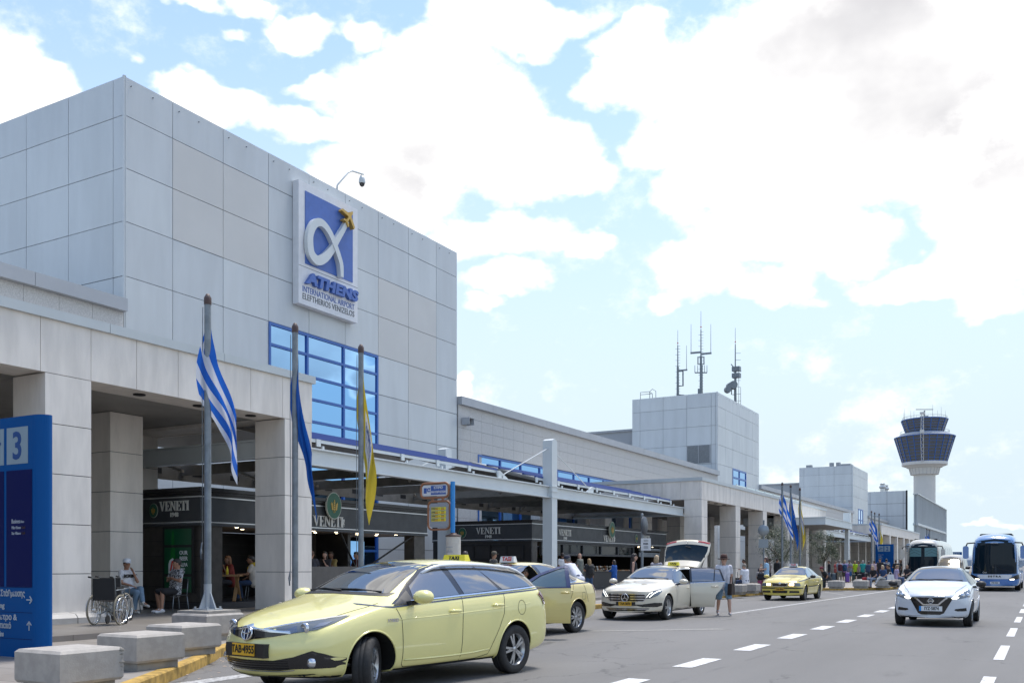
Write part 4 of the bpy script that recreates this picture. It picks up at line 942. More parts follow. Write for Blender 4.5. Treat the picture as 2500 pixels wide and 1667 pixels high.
def flagpole(x, y, base, kind, label, flabel, block=None, top=6.24, L=2.15, Hh=1.35, ang=80, amp=.10, seed=1, rope=True):
    t = thing('flagpole', label, 'flagpole', (x, y, base), 0, 'grey flagpoles in rows of three')
    h = top-base; a = MB(); a.cyl((0,0,.45), (0,0,h-.02), .062, .058, n=14); obj('pole', a, M['galv'], t)
    a = MB(); a.lathe([(.064,h-.16),(.066,h-.1),(.066,h-.04),(.045,h),(.03,h+.03),(0,h+.03)], n=14); obj('cap', a, M['rust'], t)
    a = MB(); a.cyl((0,0,0),(0,0,.46),.068,n=14); a.box(-.18,.18,-.18,.18,0,.025)
    for k in range(4):
        c_, s_ = math.cos(k*math.pi/2), math.sin(k*math.pi/2); a.prism([(.06,.02),(.2,.02),(.07,.32)], -.008, .008, lambda u, v, w: (u*c_-w*s_, u*s_+w*c_, v)); a.cyl((.15*(c_-s_),.15*(s_+c_),.02),(.15*(c_-s_),.15*(s_+c_),.06),.02,n=6)
    obj('base', a, mat('pale_zinc', (.38, .41, .44), .45, metal=.3, var=.1), t)
    if rope:
        a = MB(); a.tube([(-.07,-.05,h-.2),(-.085,-.05,h*.7),(-.075,-.05,h*.4),(-.09,-.04,1.0)], .007, n=4); a.tube([(-.08,-.05,1.2),(-.11,-.06,1.05),(-.07,-.08,.9),(-.10,-.05,1.1)], .012, n=4); obj('halyard', a, M['galv'], t)
    f = thing('flag', flabel, 'flag', (x, y, top-.32), 0, 'limp flags on the flagpoles')
    F = flag_surface(L, Hh, amp, ang, seed, bulge=.26 if kind == 'greece' else .15); ns, nt = 44, 30; mb = MB()
    mb.add([F(i/ns, j/nt) for j in range(nt+1) for i in range(ns+1)], [(j*(ns+1)+i, j*(ns+1)+i+1, (j+1)*(ns+1)+i+1, (j+1)*(ns+1)+i) for j in range(nt) for i in range(ns)], smooth=True)
    o = obj('cloth', mb, flag_mat(kind), f, fix=False)
    uvl = o.data.uv_layers.new(name='UVMap')
    for lp in o.data.loops:
        vi = lp.vertex_index; uvl.data[lp.index].uv = ((vi % (ns+1))/ns, (vi//(ns+1))/nt)
    def onflag(mb2, name, m, cu, cv, su, sv, mirror=True):
        for side in (1, -1):
            q = MB(); vs2 = []
            for (px, py, pz) in mb2.v:
                s_ = cu+px*su*(-1 if mirror else 1); t_ = cv-py*sv
                p = F(s_, t_); du = F(s_+.01, t_)-p; dv = F(s_, t_+.01)-p; n_ = du.cross(dv).normalized(); vs2.append(p+n_*.008*side)
            q.add(vs2, mb2.f); obj(name, q, m, o, fix=False)
    if kind == 'airport':
        onflag(text_mb('ATHENS', 1, 0, bold=.03), 'lettering', M['letblue'], .5, .40, .075, .20); onflag(text_mb('INTERNATIONAL AIRPORT', 1, 0), 'lettering', M['letblue'], .5, .54, .024, .085); onflag(text_mb('ELEFTHERIOS VENIZELOS', 1, 0), 'lettering', M['letgrey'], .5, .66, .024, .085)
    if kind == 'europe' and seed in (9,):
        st = MB()
        for k in (2, 3):
            cx_, cy_ = math.cos(k*math.pi/6), math.sin(k*math.pi/6); st.add([(cx_+.16*(1 if i % 2 else .42)*math.cos(i*math.pi/5+math.pi/10+math.pi/5), cy_+.16*(1 if i % 2 else .42)*math.sin(i*math.pi/5+math.pi/10+math.pi/5), 0) for i in range(10)], [tuple(range(10))])
        onflag(st, 'star', M['yellow'], .5, .5, .2, .32, False)
    return t
concrete_block('concrete block carrying the near Greek flagpole', -12.86, 11.78, .86, .86, .62)
pb = MB(); pb.box(-13.28, -12.5, 11.46, 12.2, .62, .665); tag(obj('pole_plate', pb, M['plinth']), 'flat concrete plate under the near Greek flagpole foot', 'plate')
kinds = (('greece', 'Greek blue and white striped'), ('europe', 'plain looking blue European'), ('airport', 'yellow airport'))
for gi, (pts, where) in enumerate(((((-12.95, 11.85), (-12.99, 14.13), (-12.99, 16.2)), 'nearest'), (((-13.25, 55.04), (-13.2, 56.9), (-13.2, 59.32)), 'olive tree'), (((-13.29, 87.44), (-13.41, 90.02), (-13.34, 92.13)), 'second totem'), (((-13.42, 132.7), (-13.47, 135), (-13.48, 137.2)), 'farthest'))):
    for k, (x, y) in enumerate(pts):
        kd, nm = kinds[k]
        lab = {'nearest': 'nearest the viewer', 'olive tree': 'before the olive trees', 'second totem': 'beside the far totem', 'farthest': 'farthest, before the finned building'}[where]
        base = .665 if (gi == 0 and k == 0) else .15
        flagpole(x, y, base, kd, 'grey pole of the %s flag %s' % (nm, lab), 'limp %s flag %s' % (nm, lab), L=(1.85, 2.25, 2.3)[k], Hh=(1.6, 1.75, 1.6)[k], ang=(72, 80.5, 85)[k], amp=(.12, .09, .09)[k], seed=3+k+gi*5, rope=gi < 1)
        if base < .3 and gi == 0: concrete_block('concrete block carrying the near %s flagpole' % ('European' if k == 1 else 'airport'), x, y, .86, .86, .14+.0) if False else None

def totem(label, x1, y, w, h, num, z0=.15, near=False):
    t = thing('totem_sign', label, 'sign', (x1, y, z0)); e = .20
    prof = [(-w, 0), (-e, 0)]+[(-e+e*math.cos(-math.pi/2+i*math.pi/14), .12+.12*math.sin(-math.pi/2+i*math.pi/14)) for i in range(1, 14)]+[(-e, .24), (-w, .24)]
    a = MB(); a.prism(prof, 0, h, lambda u, v, ww: (u, v, ww)); obj('body', a, M['totem'], t)
    a = MB(); b0, b1 = h-.67, h-.15; a.box(-.79, -.30, -.006, -.001, b0, b1); a.box(-1.35, -.86, -.006, -.001, b0, b1); pn = obj('pale_panel', a, M['totemw'], t)
    s = text_fit(num, .20, .40, .004, frame_ny(-.545, -.008, (b0+b1)/2), bold=.012)
    pts = [(-.13,.02),(-.07,.02),(-.04,-.02),(.03,.0),(-.04,.10),(.0,.11),(.10,.03),(.17,.06),(.17,.03),(.0,-.05),(-.1,-.06)]
    obj('symbol', s, mat('totem_symbol', (.006, .06, .23), .4), pn); s = MB()
    s.prism([(u*1.15-1.12, v*1.15+(b0+b1)/2) for u, v in pts], 0, .004, lambda u, v, ww: (u, -.008-ww, v)); s.box(-1.28, -.96, -.012, -.008, b0+.10, b0+.12)
    obj('symbol', s, mat('totem_symbol', (.006, .06, .23), .4), pn); pl_ = mat('pale_letter', (.42, .47, .53), .5)
    if near:
        a = MB(); a.box(-.80, -.205, -.005, -.001, 1.0, h-.76); a.box(-w, -.86, -.005, -.001, 1.0, h-.76); obj('dark_panel', a, M['totemd'], t)
        a = MB()
        for sx, wd, cap, z, x0 in (('Business', .20, .06, 1.93, -.67), ('class', .075, .035, 1.922, -.46), ('Miles+Bonus', .21, .042, 1.84, -.67), ('Star Alliance', .21, .042, 1.76, -.67)): obj('lettering', text_fit(sx, wd, cap, .003, frame_ny(x0+wd/2, -.007, z)), pl_, t)
        a = MB()
        for z in (1.84, 1.76): a.merge(text_fit('Gold', .08, .038, .003, frame_ny(-.40, -.007, z)))
        obj('lettering', a, mat('brown_letter', (.06, .035, .02), .5), t)
        a = MB()
        for sx, wd, cap, z, xr in (('Χώρος Στάθμευσης', .92, .125, .90, -.365), ('Parking', .36, .10, .72, -.84), ('Μετρο &', .52, .115, .56, -.545), ('Προαστιακό', .62, .12, .44, -.685), ('Metro & Trains', .50, .08, .325, -.86)): obj('lettering', text_fit(sx, wd, cap, .003, frame_ny(xr-wd/2, -.007, z), bold=.004), pl_, t)
        def arrow(cx, cz, rot):
            for (p0, p1) in (((-.06,0),(.06,0)), ((.015,.05),(.065,0)), ((.015,-.05),(.065,0))):
                r_ = lambda p: (cx+p[0]*math.cos(rot)-p[1]*math.sin(rot), -.006, cz+p[0]*math.sin(rot)+p[1]*math.cos(rot))
                a.bar(r_(p0), r_(p1), .005, .016)
        arrow(-.27, .82, 0); obj('arrow', a, pl_, t); a = MB(); arrow(-.27, .45, math.pi/2); obj('arrow', a, pl_, t)
        a = MB()
        for z in (.99, .635, .26): a.box(-w, -.205, -.0035, -.001, z, z+.006)
        obj('seam', a, M['totemd'], t)
    else:
        a = MB()
        for sx, z in (('Departures', h-.95), ('Aegean', h-1.07), ('Olympic', h-1.19), ('Arrivals', h-1.31)): obj('lettering', text_mb(sx, .10, .003, align='LEFT', M4=frame_ny(-1.3, -.007, z)), pl_, t)
        a = MB(); a.box(-.76, -.75, -.004, -.001, .1, h-.7); obj('seam', a, M['totemd'], t)
totem('near blue totem sign with number 3 and Greek directions', -12.13, 8.12, 2.4, 3.41, '3', near=True)
totem('far blue totem sign with plane symbol and number 2', -11.9, 90.7, 1.55, 3.24, '2')
totem('tiny blue totem sign with number 1 between the two coaches', -10.6, 152, 1.6, 3.3, '1')

bs = thing('bus_stop', 'bus stop post with brown framed route boards behind the yellow estate taxi', 'bus stop', (-13.02, 19.9, .15))
a = MB(); a.cyl((0,0,0), (0,0,3.42), .06, n=12); obj('post', a, M['skyblue'], bs)
a = MB(); a.cyl((.02,0,.35), (.02,0,2.03), .185, n=20); obj('timetable_drum', a, M['cream'], bs)
a = MB(); a.lathe([(.2,2.03),(.205,2.06),(.08,2.10),(.07,2.13)], (.02,0,0), n=20); obj('drum_rim', a, M['rust'], bs); a = MB(); a.lathe([(.2,.3),(.2,.36)], (.02,0,0), n=20); obj('drum_rim', a, M['rust'], bs)
a = MB()
for k in range(9):
    for j in range(7):
        t = -2.25+j*.17; z = 1.75-k*.12; c_, s_ = math.cos(t), math.sin(t); c2, s2 = math.cos(t+.12), math.sin(t+.12); r = .187
        a.quad((.02+r*c_, r*s_, z), (.02+r*c2, r*s2, z), (.02+r*c2, r*s2, z+.03+.03*((k*j) % 2)), (.02+r*c_, r*s_, z+.03+.03*((k*j) % 2)))
obj('timetable_print', a, mat('faint_print', (.34, .36, .40), .6), bs)
def rrect(cx, cz, w, h, r, n=5):
    p = []
    for sx, sz, a0 in ((1,1,0),(-1,1,90),(-1,-1,180),(1,-1,270)):
        for i in range(n+1): t = R(a0+90*i/n); p.append((cx+sx*(w/2-r)+r*math.cos(t), cz+sz*(h/2-r)+r*math.sin(t)))
    return p
a = MB(); a.tube([(u, 0, v) for u, v in rrect(-.55, 3.22, .86, .37, .12)], .028, closed=True); a.tube([(u, 0, v) for u, v in rrect(-.42, 2.58, .66, .72, .12)], .028, closed=True)
for x in (-.62, -.30): a.box(x-.03, x+.03, -.02, .02, 2.94, 3.03)
for z in (3.22, 2.75, 2.42): a.bar((-.12 if z > 3 else -.09, 0, z), (-.05, 0, z), .03, .04)
obj('board_frame', a, M['brown'], bs)
a = MB(); a.prism(rrect(-.55, 3.22, .76, .28, .07), -.012, .012, lambda u, v, w: (u, w, v)); nb = obj('name_board', a, M['signwhite'], bs)
a = MB(); a.box(-.66, -.20, -.016, -.013, 3.11, 3.34); a.box(-.88, -.79, -.016, -.013, 3.15, 3.29); a.merge(text_mb('α', .16, .003, bold=.008, M4=frame_ny(-.73, -.014, 3.24)))
obj('name_field', a, M['letblue'], nb)
a = MB(); a.merge(text_mb('ΚΤΙΡΙΟ', .085, .003, bold=.004, M4=frame_ny(-.43, -.018, 3.285))); a.merge(text_mb('ΑΝΑΧΩΡΗΣΕΩΝ', .07, .003, bold=.003, M4=frame_ny(-.43, -.018, 3.175), width=.85)); obj('lettering', a, M['signwhite'], nb)
a = MB(); a.prism(rrect(-.42, 2.58, .56, .62, .06), -.012, .012, lambda u, v, w: (u, w, v)); rb = obj('route_board', a, mat('board_grey', (.33, .35, .38), .5), bs)
a = MB(); b = MB(); c = MB()
for k, n_ in enumerate(('X93', 'X95', 'X96', 'X97')):
    z = 2.75-k*.095; a.box(-.65, -.20, -.016, -.013, z-.038, z+.04); b.merge(text_mb(n_, .07, .002, bold=.003, align='LEFT', M4=frame_ny(-.645, -.018, z)))
    for x in (-.54, -.35): b.box(x, x+.10, -.018, -.016, z+.01, z+.025); c.box(x, x+.10, -.018, -.016, z-.025, z-.01)
    c.box(-.415, -.39, -.018, -.016, z-.008, z+.008)
obj('route_strip', a, M['yellow'], rb); obj('lettering', b, M['letgrey'], rb); obj('red_print', c, M['red'], rb)

def post_sign(label, x, y, h, discs, rz=0, cat='road sign'):
    t = thing('sign_post', label, cat, (x, y, .15), rz)
    a = MB(); a.cyl((0,0,0), (0,0,h), .045, n=10); a.lathe([(.048,h-.02),(.048,h+.02),(0,h+.03)], n=10); obj('post', a, M['galv'], t)
    for kind, z, s, off in discs:
        a = MB()
        if kind == 'disc': a.lathe([(0,0),(s,0),(s,.02),(0,.02)], (0, off, z), 'y', n=28)
        elif kind == 'disc_side': a.lathe([(0,0),(s,0),(s,.03),(0,.03)], (off, 0, z), 'x', n=28)
        elif kind == 'square': a.box(-s, s, off, off+.02, z-s*.9, z+s*.9)
        elif kind == 'plate': a.box(.04-.06, .32, -.06, -.045, z-.2, z+.2)
        elif kind == 'tri': a.prism([(-s,-s*.58),(s,-s*.58),(0,s*1.15)], 0, .02, lambda u, v, w: (u, off+w, z+v))
        p = obj({'disc':'round_sign','disc_side':'round_sign','square':'square_sign','plate':'notice_plate','tri':'triangle_sign'}[kind], a, M['signwhite'] if kind == 'plate' else (mat('sign_back', (.30, .34, .37), .45, metal=.3) if kind != 'disc_side' else mat('sign_back_dark', (.05, .06, .075), .5)), t)
        if kind == 'plate':
            b = MB(); b.merge(text_mb('PARK', .07, .002, bold=.006, M4=frame_ny(.15, -.062, z+.02))); 
            for k, dz in enumerate((.13, .10, -.07, -.10, -.13)): b.box(.08, .24, -.063, -.06, z+dz, z+dz+.012)
            obj('lettering', b, M['letgrey'], p)
    return t
post_sign('grey post with side-on round sign and white notice by the serving counter', -11.62, 29.2, 3.0, [('disc_side', 2.63, .30, .06), ('plate', 2.0, .2, 0)])
post_sign('grey post with the backs of a round and a square sign beyond the hat man', -12.8, 49.2, 3.65, [('disc', 3.15, .29, -.07), ('square', 2.45, .25, -.07)])
post_sign('grey post with small round sign beside the far totem', -11.2, 96, 3.3, [('disc', 3.1, .34, -.08)])
post_sign('grey post with dark triangular sign back before the white coach', -9.6, 84.5, 3.15, [('tri', 2.75, .5, -.08)])
# ================================================================== VEHICLES
def paint_mat(name, c, var=.02):
    m = mat(name, c, .38, coat=1.0, spec=.4, var=var, vscale=1.5); m.node_tree.nodes['Principled BSDF'].inputs['Coat IOR'].default_value = 1.75; return m
CM = dict(
 glass=mat('car_glass', (.010, .014, .018), .012, ior=3.4), cglass=mat('coach_glass', (.006, .015, .024), .02, ior=1.33), black=mat('black_plastic', (.015, .015, .016), .5), gloss=mat('gloss_black', (.008, .008, .009), .12, coat=.6),
 chrome=mat('chrome', (.72, .73, .75), .12, metal=1), tyre=mat('tyre_rubber', (.018, .018, .019), .75, var=.2, vscale=10), alloy=mat('alloy_rim', (.46, .47, .48), .28, metal=.85), dark=mat('wheel_well', (.006, .006, .006), .9),
 lamp=mat('lamp_lens', (.10, .12, .14), .04, ior=1.9), lampin=mat('lamp_reflector', (.65, .67, .70), .1, metal=.9), lit=mat('lit_lamp', (1, .93, .8), .3, emit=(1, .93, .78), estr=1.2), warm=mat('warm_lit_lamp', (1, .8, .5), .3, emit=(1, .72, .38), estr=1.3), drl=mat('lit_strip', (1, 1, .95), .3, emit=(1, 1, .92), estr=.9),
 tail=mat('tail_lamp_red', (.16, .004, .012), .08, coat=1), plate_y=mat('taxi_plate', (.72, .40, .02), .45), plate_w=mat('white_plate', (.72, .73, .74), .4), ink=mat('plate_ink', (.01, .01, .01), .5), seam=mat('door_seam', (.02, .02, .018), .7),
 stripe=mat('navy_stripe', (.02, .035, .11), .35), seat=mat('seat_cloth', (.035, .035, .038), .85), skin=None)

def eval_mesh(o):
    dg = bpy.context.evaluated_depsgraph_get(); return bpy.data.meshes.new_from_object(o.evaluated_get(dg))
def body_mesh(st, sweepF, sweepR, nose_dx=None, levels=3):
    """st rows: x, zb, zs, w, zr, wr, zt ; lofted cage front to rear, subdivided"""
    def sec(s):
        x, zb, zs, w, zr, wr, zt = s; h = zs-zb
        wg = w*.945+(wr-w*.945)*.10; zg = zs+(zr-zs)*.10+.012
        return [(0, zb), (.80*w, zb), (.955*w, zb+.05), (w, zb+.42*h), (w*.992, zs-.13*h), (w*.955, zs), (wg, zg), (wr, zr), (wr*.66, zr+(zt-zr)*.78), (0, zt)]
    V, F = [], []
    n = len(st); swp = []
    for i in range(n):
        a = sweepF[i] if i < len(sweepF) else 0; b = sweepR[n-1-i] if n-1-i < len(sweepR) else 0; swp.append((a, b))
    def X(i, c): return st[i][0]-swp[i][0]*c*c+swp[i][1]*c*c
    for i, s in enumerate(st):
        p = sec(s); w = s[3]; ring = [(y, z) for y, z in p]+[(-y, z) for y, z in p[8:0:-1]]
        for k, (y, z) in enumerate(ring):
            kk = k if k < 10 else 18-k; dx = 0
            if nose_dx and i == 0: dx = nose_dx[kk]
            V.append((X(i, min(1, abs(y)/w) if kk not in (1,) else .9)+dx, y, z))
    for i in range(n-1):
        for k in range(18): k2 = (k+1) % 18; F.append((i*18+k, i*18+k2, (i+1)*18+k2, (i+1)*18+k))
    def cap(i, flip):
        p = sec(st[i]); w = st[i][3]; cols = [.6, .2, -.2, -.6]; rows = []
        for r in range(1, 9):
            L, Rr = i*18+r, i*18+(18-r); idx = [L]
            for c in cols:
                y = c*p[r][0]; V.append((X(i, abs(y)/w)+(nose_dx[r] if nose_dx and i == 0 else 0), y, p[r][1]+(0 if r < 8 else 0))); idx.append(len(V)-1)
            rows.append(idx+[Rr])
        fs = []
        for r in range(7):
            for c in range(5): fs.append((rows[r][c], rows[r][c+1], rows[r+1][c+1], rows[r+1][c]))
        for c in range(5): fs.append((i*18, rows[0][c+1], rows[0][c])); fs.append((i*18+9, rows[7][c], rows[7][c+1]))
        F.extend([f[::-1] for f in fs] if flip else fs)
    cap(0, False); cap(n-1, True)
    me = bpy.data.meshes.new('cage'); me.from_pydata(V, [], F); o = bpy.data.objects.new('cage', me); COL.objects.link(o)
    bm = bmesh.new(); bm.from_mesh(me); bmesh.ops.recalc_face_normals(bm, faces=bm.faces); bm.to_mesh(me); bm.free()
    md = o.modifiers.new('s', 'SUBSURF'); md.levels = levels
    return o
def carve(o, cuts):
    """boolean the cut builders (list of MB) out of object o; returns final mesh"""
    tmp = []
    for mb in cuts:
        c = obj('cut', mb, M['black']); md = o.modifiers.new('b', 'BOOLEAN'); md.operation = 'DIFFERENCE'; md.solver = 'EXACT'; md.object = c; tmp.append(c)
    me = eval_mesh(o)
    for c in tmp: m_ = c.data; bpy.data.objects.remove(c); bpy.data.meshes.remove(m_)
    m_ = o.data; bpy.data.objects.remove(o); bpy.data.meshes.remove(m_)
    return me

class Car:
    def __init__(s, root, st, wb, rw, paint, ra=None, sweepF=(.2,.16,.08,.03), sweepR=(.12,.10,.05), nose_dx=None, doorcut=None, track=.76, tw=.205, levels=3):
        s.root = root; s.wb = wb; s.rw = rw; s.paint = paint; ra = ra or rw*1.13; s.track = track; s.tw = tw
        cage = body_mesh(st, sweepF, sweepR, nose_dx, levels)
        full = eval_mesh(cage); bm = bmesh.new(); bm.from_mesh(full); s.bvh = BVHTree.FromBMesh(bm); bm.free(); s.fv = [[(full.vertices[i].co.copy(), full.vertices[i].normal.copy()) for i in p_.vertices] for p_ in full.polygons]; bpy.data.meshes.remove(full)
        cut = MB()
        for x in (wb/2, -wb/2):
            for y in (1, -1): cut.cyl((x, y*.50, rw+.015), (x, y*1.3, rw+.015), ra, n=40, smooth=False)
        cuts = [cut]
        if doorcut:
            d = MB(); d.prism(doorcut, .16, 1.4, lambda u, v, w: (u, w, v)); cuts.append(d)
        me = carve(cage, cuts); me.materials.clear()
        for m in (paint, CM['dark'], CM['black']): me.materials.append(m)
        zb = min(r[1] for r in st[2:-2])
        for p in me.polygons:
            c = p.center; mi = 0
            for x in (wb/2, -wb/2):
                q = math.hypot(c.x-x, c.z-rw-.015)
                if q < ra+.004 and abs(c.y) > .44 and (q > ra-.03 or abs(p.normal.y) > .9): mi = 1
            if p.normal.z < -.75 and c.z < zb+.05: mi = 2
            if doorcut and .1 < c.y < .8 and (abs(p.normal.y) > .98 and c.y < .3 or (abs(p.normal.y) < .05 and s.inpoly((c.x, c.z), doorcut, .03))): mi = 1
            p.material_index = mi; p.use_smooth = True
        me.set_sharp_from_angle(angle=R(32))
        s.body = link(bpy.data.objects.new('body', me), root)
        for x in (wb/2, -wb/2):
            for p in 'LR':
                run = []
                for i in range(-14, 51):
                    a_ = math.pi*i/36; h = s.ray(p, x+(ra+.002)*math.cos(a_), rw+.015+(ra+.002)*math.sin(a_))
                    if h and abs(h[0].y) > .5: run.append(h[0])
                if len(run) > 8: tb = MB(); tb.tube(run, .011, n=6); obj('arch_lip', tb, paint, root)
    @staticmethod
    def inpoly(p, poly, tol=0):
        ins = False; n = len(poly)
        for i in range(n):
            x0, y0 = poly[i]; x1, y1 = poly[(i+1) % n]
            if (y0 > p[1]) != (y1 > p[1]) and p[0] < (x1-x0)*(p[1]-y0)/(y1-y0)+x0: ins = not ins
            if tol:
                dx, dy = x1-x0, y1-y0; L = dx*dx+dy*dy; t = max(0, min(1, ((p[0]-x0)*dx+(p[1]-y0)*dy)/L)) if L else 0
                if math.hypot(p[0]-x0-t*dx, p[1]-y0-t*dy) < tol: return True
        return ins
    def ray(s, pr, u, v):
        if pr == 'L': o, d = Vector((u, 3, v)), Vector((0, -1, 0))
        elif pr == 'R': o, d = Vector((u, -3, v)), Vector((0, 1, 0))
        elif pr == 'F': o, d = Vector((7, u, v)), Vector((-1, 0, 0))
        elif pr == 'B': o, d = Vector((-7, u, v)), Vector((1, 0, 0))
        elif pr == 'T': o, d = Vector((u, v, 4)), Vector((0, 0, -1))
        else:                      # ('O', ref_x, k): from the front and outside, for wrap-round lamps; sign of k is the side
            _, ref, k = pr; d = Vector((-1, -k, 0)).normalized(); o = Vector((ref, u, v))-d*4
        h = s.bvh.ray_cast(o, d)
        if not h[0]: return None
        n = Vector()
        for co, vn in s.fv[h[2]]: n += vn/((co-h[0]).length_squared+1e-7)
        n.normalize()
        return (h[0], n if n.dot(d) < .2 else -n)
    def decal(s, poly, pr, eps=.004, step=.05, mb=None, mi=0):
        pts = []
        n = len(poly)
        for i in range(n):
            a, b = Vector(poly[i]), Vector(poly[(i+1) % n]); k = max(1, int((b-a).length/step))
            pts += [a+(b-a)*j/k for j in range(k)]
        m = len(pts); edges = [(i, (i+1) % m) for i in range(m)]
        x0, x1 = min(p.x for p in pts), max(p.x for p in pts); y0, y1 = min(p.y for p in pts), max(p.y for p in pts)
        nx, ny = int((x1-x0)/step), int((y1-y0)/step)
        for i in range(1, nx):
            for j in range(1, ny):
                q = (x0+(x1-x0)*i/nx, y0+(y1-y0)*j/ny)
                if s.inpoly(q, poly) and not s.inpoly_edge(q, poly, step*.4): pts.append(Vector(q))
        vs, es, fs, *_ = geometry.delaunay_2d_cdt(pts, edges, [], 1, 1e-6)
        mb = mb or MB(); P = []; NN = []
        for v in vs:
            h = s.ray(pr, v.x, v.y); P.append(h[0]+h[1]*eps if h else None); NN.append(h[1] if h else None)
        ids = {}; VV = []; k0 = len(mb.v)
        for i, p in enumerate(P):
            if p is not None: ids[i] = len(VV); mb.vn[k0+len(VV)] = NN[i]; VV.append(p)
        FF = []
        for f in fs:
            if all(i in ids for i in f):
                g = [ids[i] for i in f]; nn = (VV[g[1]]-VV[g[0]]).cross(VV[g[2]]-VV[g[0]]); FF.append(g if nn.dot(NN[f[0]]) > 0 else g[::-1])
        mb.add(VV, FF, mi, True)
        return mb
    def inpoly_edge(s, q, poly, tol):
        n = len(poly)
        for i in range(n):
            x0, y0 = poly[i]; x1, y1 = poly[(i+1) % n]; dx, dy = x1-x0, y1-y0; L = dx*dx+dy*dy
            t = max(0, min(1, ((q[0]-x0)*dx+(q[1]-y0)*dy)/L)) if L else 0
            if math.hypot(q[0]-x0-t*dx, q[1]-y0-t*dy) < tol: return True
        return False
    def line(s, pts, pr, w=.009, eps=.003, mb=None, mi=0, step=.05):
        if len(pts) > 2 and tuple(pts[0]) == tuple(pts[-1]):
            for a_, b_ in zip(pts[:-1], pts[1:]): mb = s.line([a_, b_], pr, w, eps, mb, mi, step)
            return mb
        P = [Vector(p) for p in pts]; L, Rr = [], []
        for i, p in enumerate(P):
            t = (P[min(i+1, len(P)-1)]-P[max(i-1, 0)]).normalized(); nn = Vector((-t.y, t.x))*w/2; L.append(p+nn); Rr.append(p-nn)
        return s.decal([tuple(p) for p in L+Rr[::-1]], pr, eps, step, mb, mi)
    def put(s, name, mb, m, parent=None): return obj(name, mb, m, parent or s.root)
    def side(s, name, poly, m, eps=.004, sides='LR', parent=None, step=.05):
        return [s.put(name, s.decal(poly, p, eps, step), m, parent) for p in sides]
    def front(s, name, poly, m, eps=.004, pr='F', parent=None, step=.04): return s.put(name, s.decal(poly, pr, eps, step), m, parent)
    def pair(s, name, poly, m, eps=.004, ref=2.1, k=.5, parent=None, step=.03):
        out = []
        for sg_ in (1, -1): out.append(s.put(name, s.decal([(u*sg_, v) for u, v in poly], ('O', ref, k*sg_), eps, step), m, parent[0 if sg_ > 0 else 1] if parent else None))
        return out
    def seams(s, lines, pr='L', w=.010):
        mb = MB()
        for l in lines: s.line(l, pr, w, .0025, mb)
        return s.put('panel_gap', mb, CM['seam'], s.body)
    def at(s, pr, u, v, off=0):
        h = s.ray(pr, u, v); return h[0]+h[1]*off
    def wheels(s, spokes=10, style='twin', steer=0, rim=.7, rimmat=None):
        for x in (s.wb/2, -s.wb/2):
            for sd_ in (1, -1):
                r, w = s.rw, s.tw
                ang = steer if x > 0 else 0
                Mt = Matrix.Translation((x, sd_*s.track, r)) @ Matrix.Rotation(ang, 4, 'Z') @ Matrix.Scale(sd_, 4, (0, 1, 0))
                a = MB(); h = w/2
                a.lathe([(r*rim, h*.86), (r*.80, h), (r*.93, h*.97), (r*.985, h*.8), (r, h*.55), (r, h*.28), (r*.985, h*.25), (r*.985, h*.2), (r, h*.17), (r, -h*.17), (r*.985, -h*.2), (r*.985, -h*.25), (r, -h*.28), (r, -h*.55), (r*.985, -h*.8), (r*.93, -h*.97), (r*.80, -h), (r*rim, -h*.86)], axis='y', n=40, M4=Mt)
                t = s.put('wheel', a, CM['tyre'])
                b = MB(); R_ = r*rim
                b.lathe([(R_, h*.86), (R_*1.03, h*.80), (R_*.95, h*.74), (R_*.93, -h*.5)], axis='y', n=40, M4=Mt); b.lathe([(R_*.2, h*.62), (R_*.17, h*.72), (0, h*.74)], axis='y', n=16, M4=Mt)
                for k in range(spokes):
                    t0 = 2*math.pi*k/spokes
                    offs = (-.16, .16) if style == 'twin' else (0,)
                    for of in offs:
                        w0, w1 = (.055, .045) if style == 'twin' else (.10, .13)
                        t1 = t0+of; t2 = t0+of*.45
                        p0 = (R_*.16*math.cos(t2), h*.70, R_*.16*math.sin(t2)); p1 = (R_*.95*math.cos(t1), h*.70, R_*.95*math.sin(t1))
                        tmp = MB(); d = Vector((p1[0]-p0[0], 0, p1[2]-p0[2])).normalized(); q = Vector((-d.z, 0, d.x))
                        vs = []
                        for p, ww in ((p0, w0), (p1, w1)):
                            for sy in (-.10*h, .03*h):
                                for sq in (-1, 1): vs.append(Vector(p)+q*sq*ww*r*1.0+Vector((0, sy, 0)))
                        tmp.add([Mt @ v for v in vs], [(0,1,3,2),(4,6,7,5),(0,4,5,1),(2,3,7,6),(0,2,6,4),(1,5,7,3)]); b.merge(tmp)
                rm = obj('rim', b, rimmat or CM['alloy'], t)
                c = MB(); c.lathe([(0, h*.1), (R_*.93, h*.1)], axis='y', n=30, M4=Mt); obj('brake_disc', c, CM['dark'], rm)
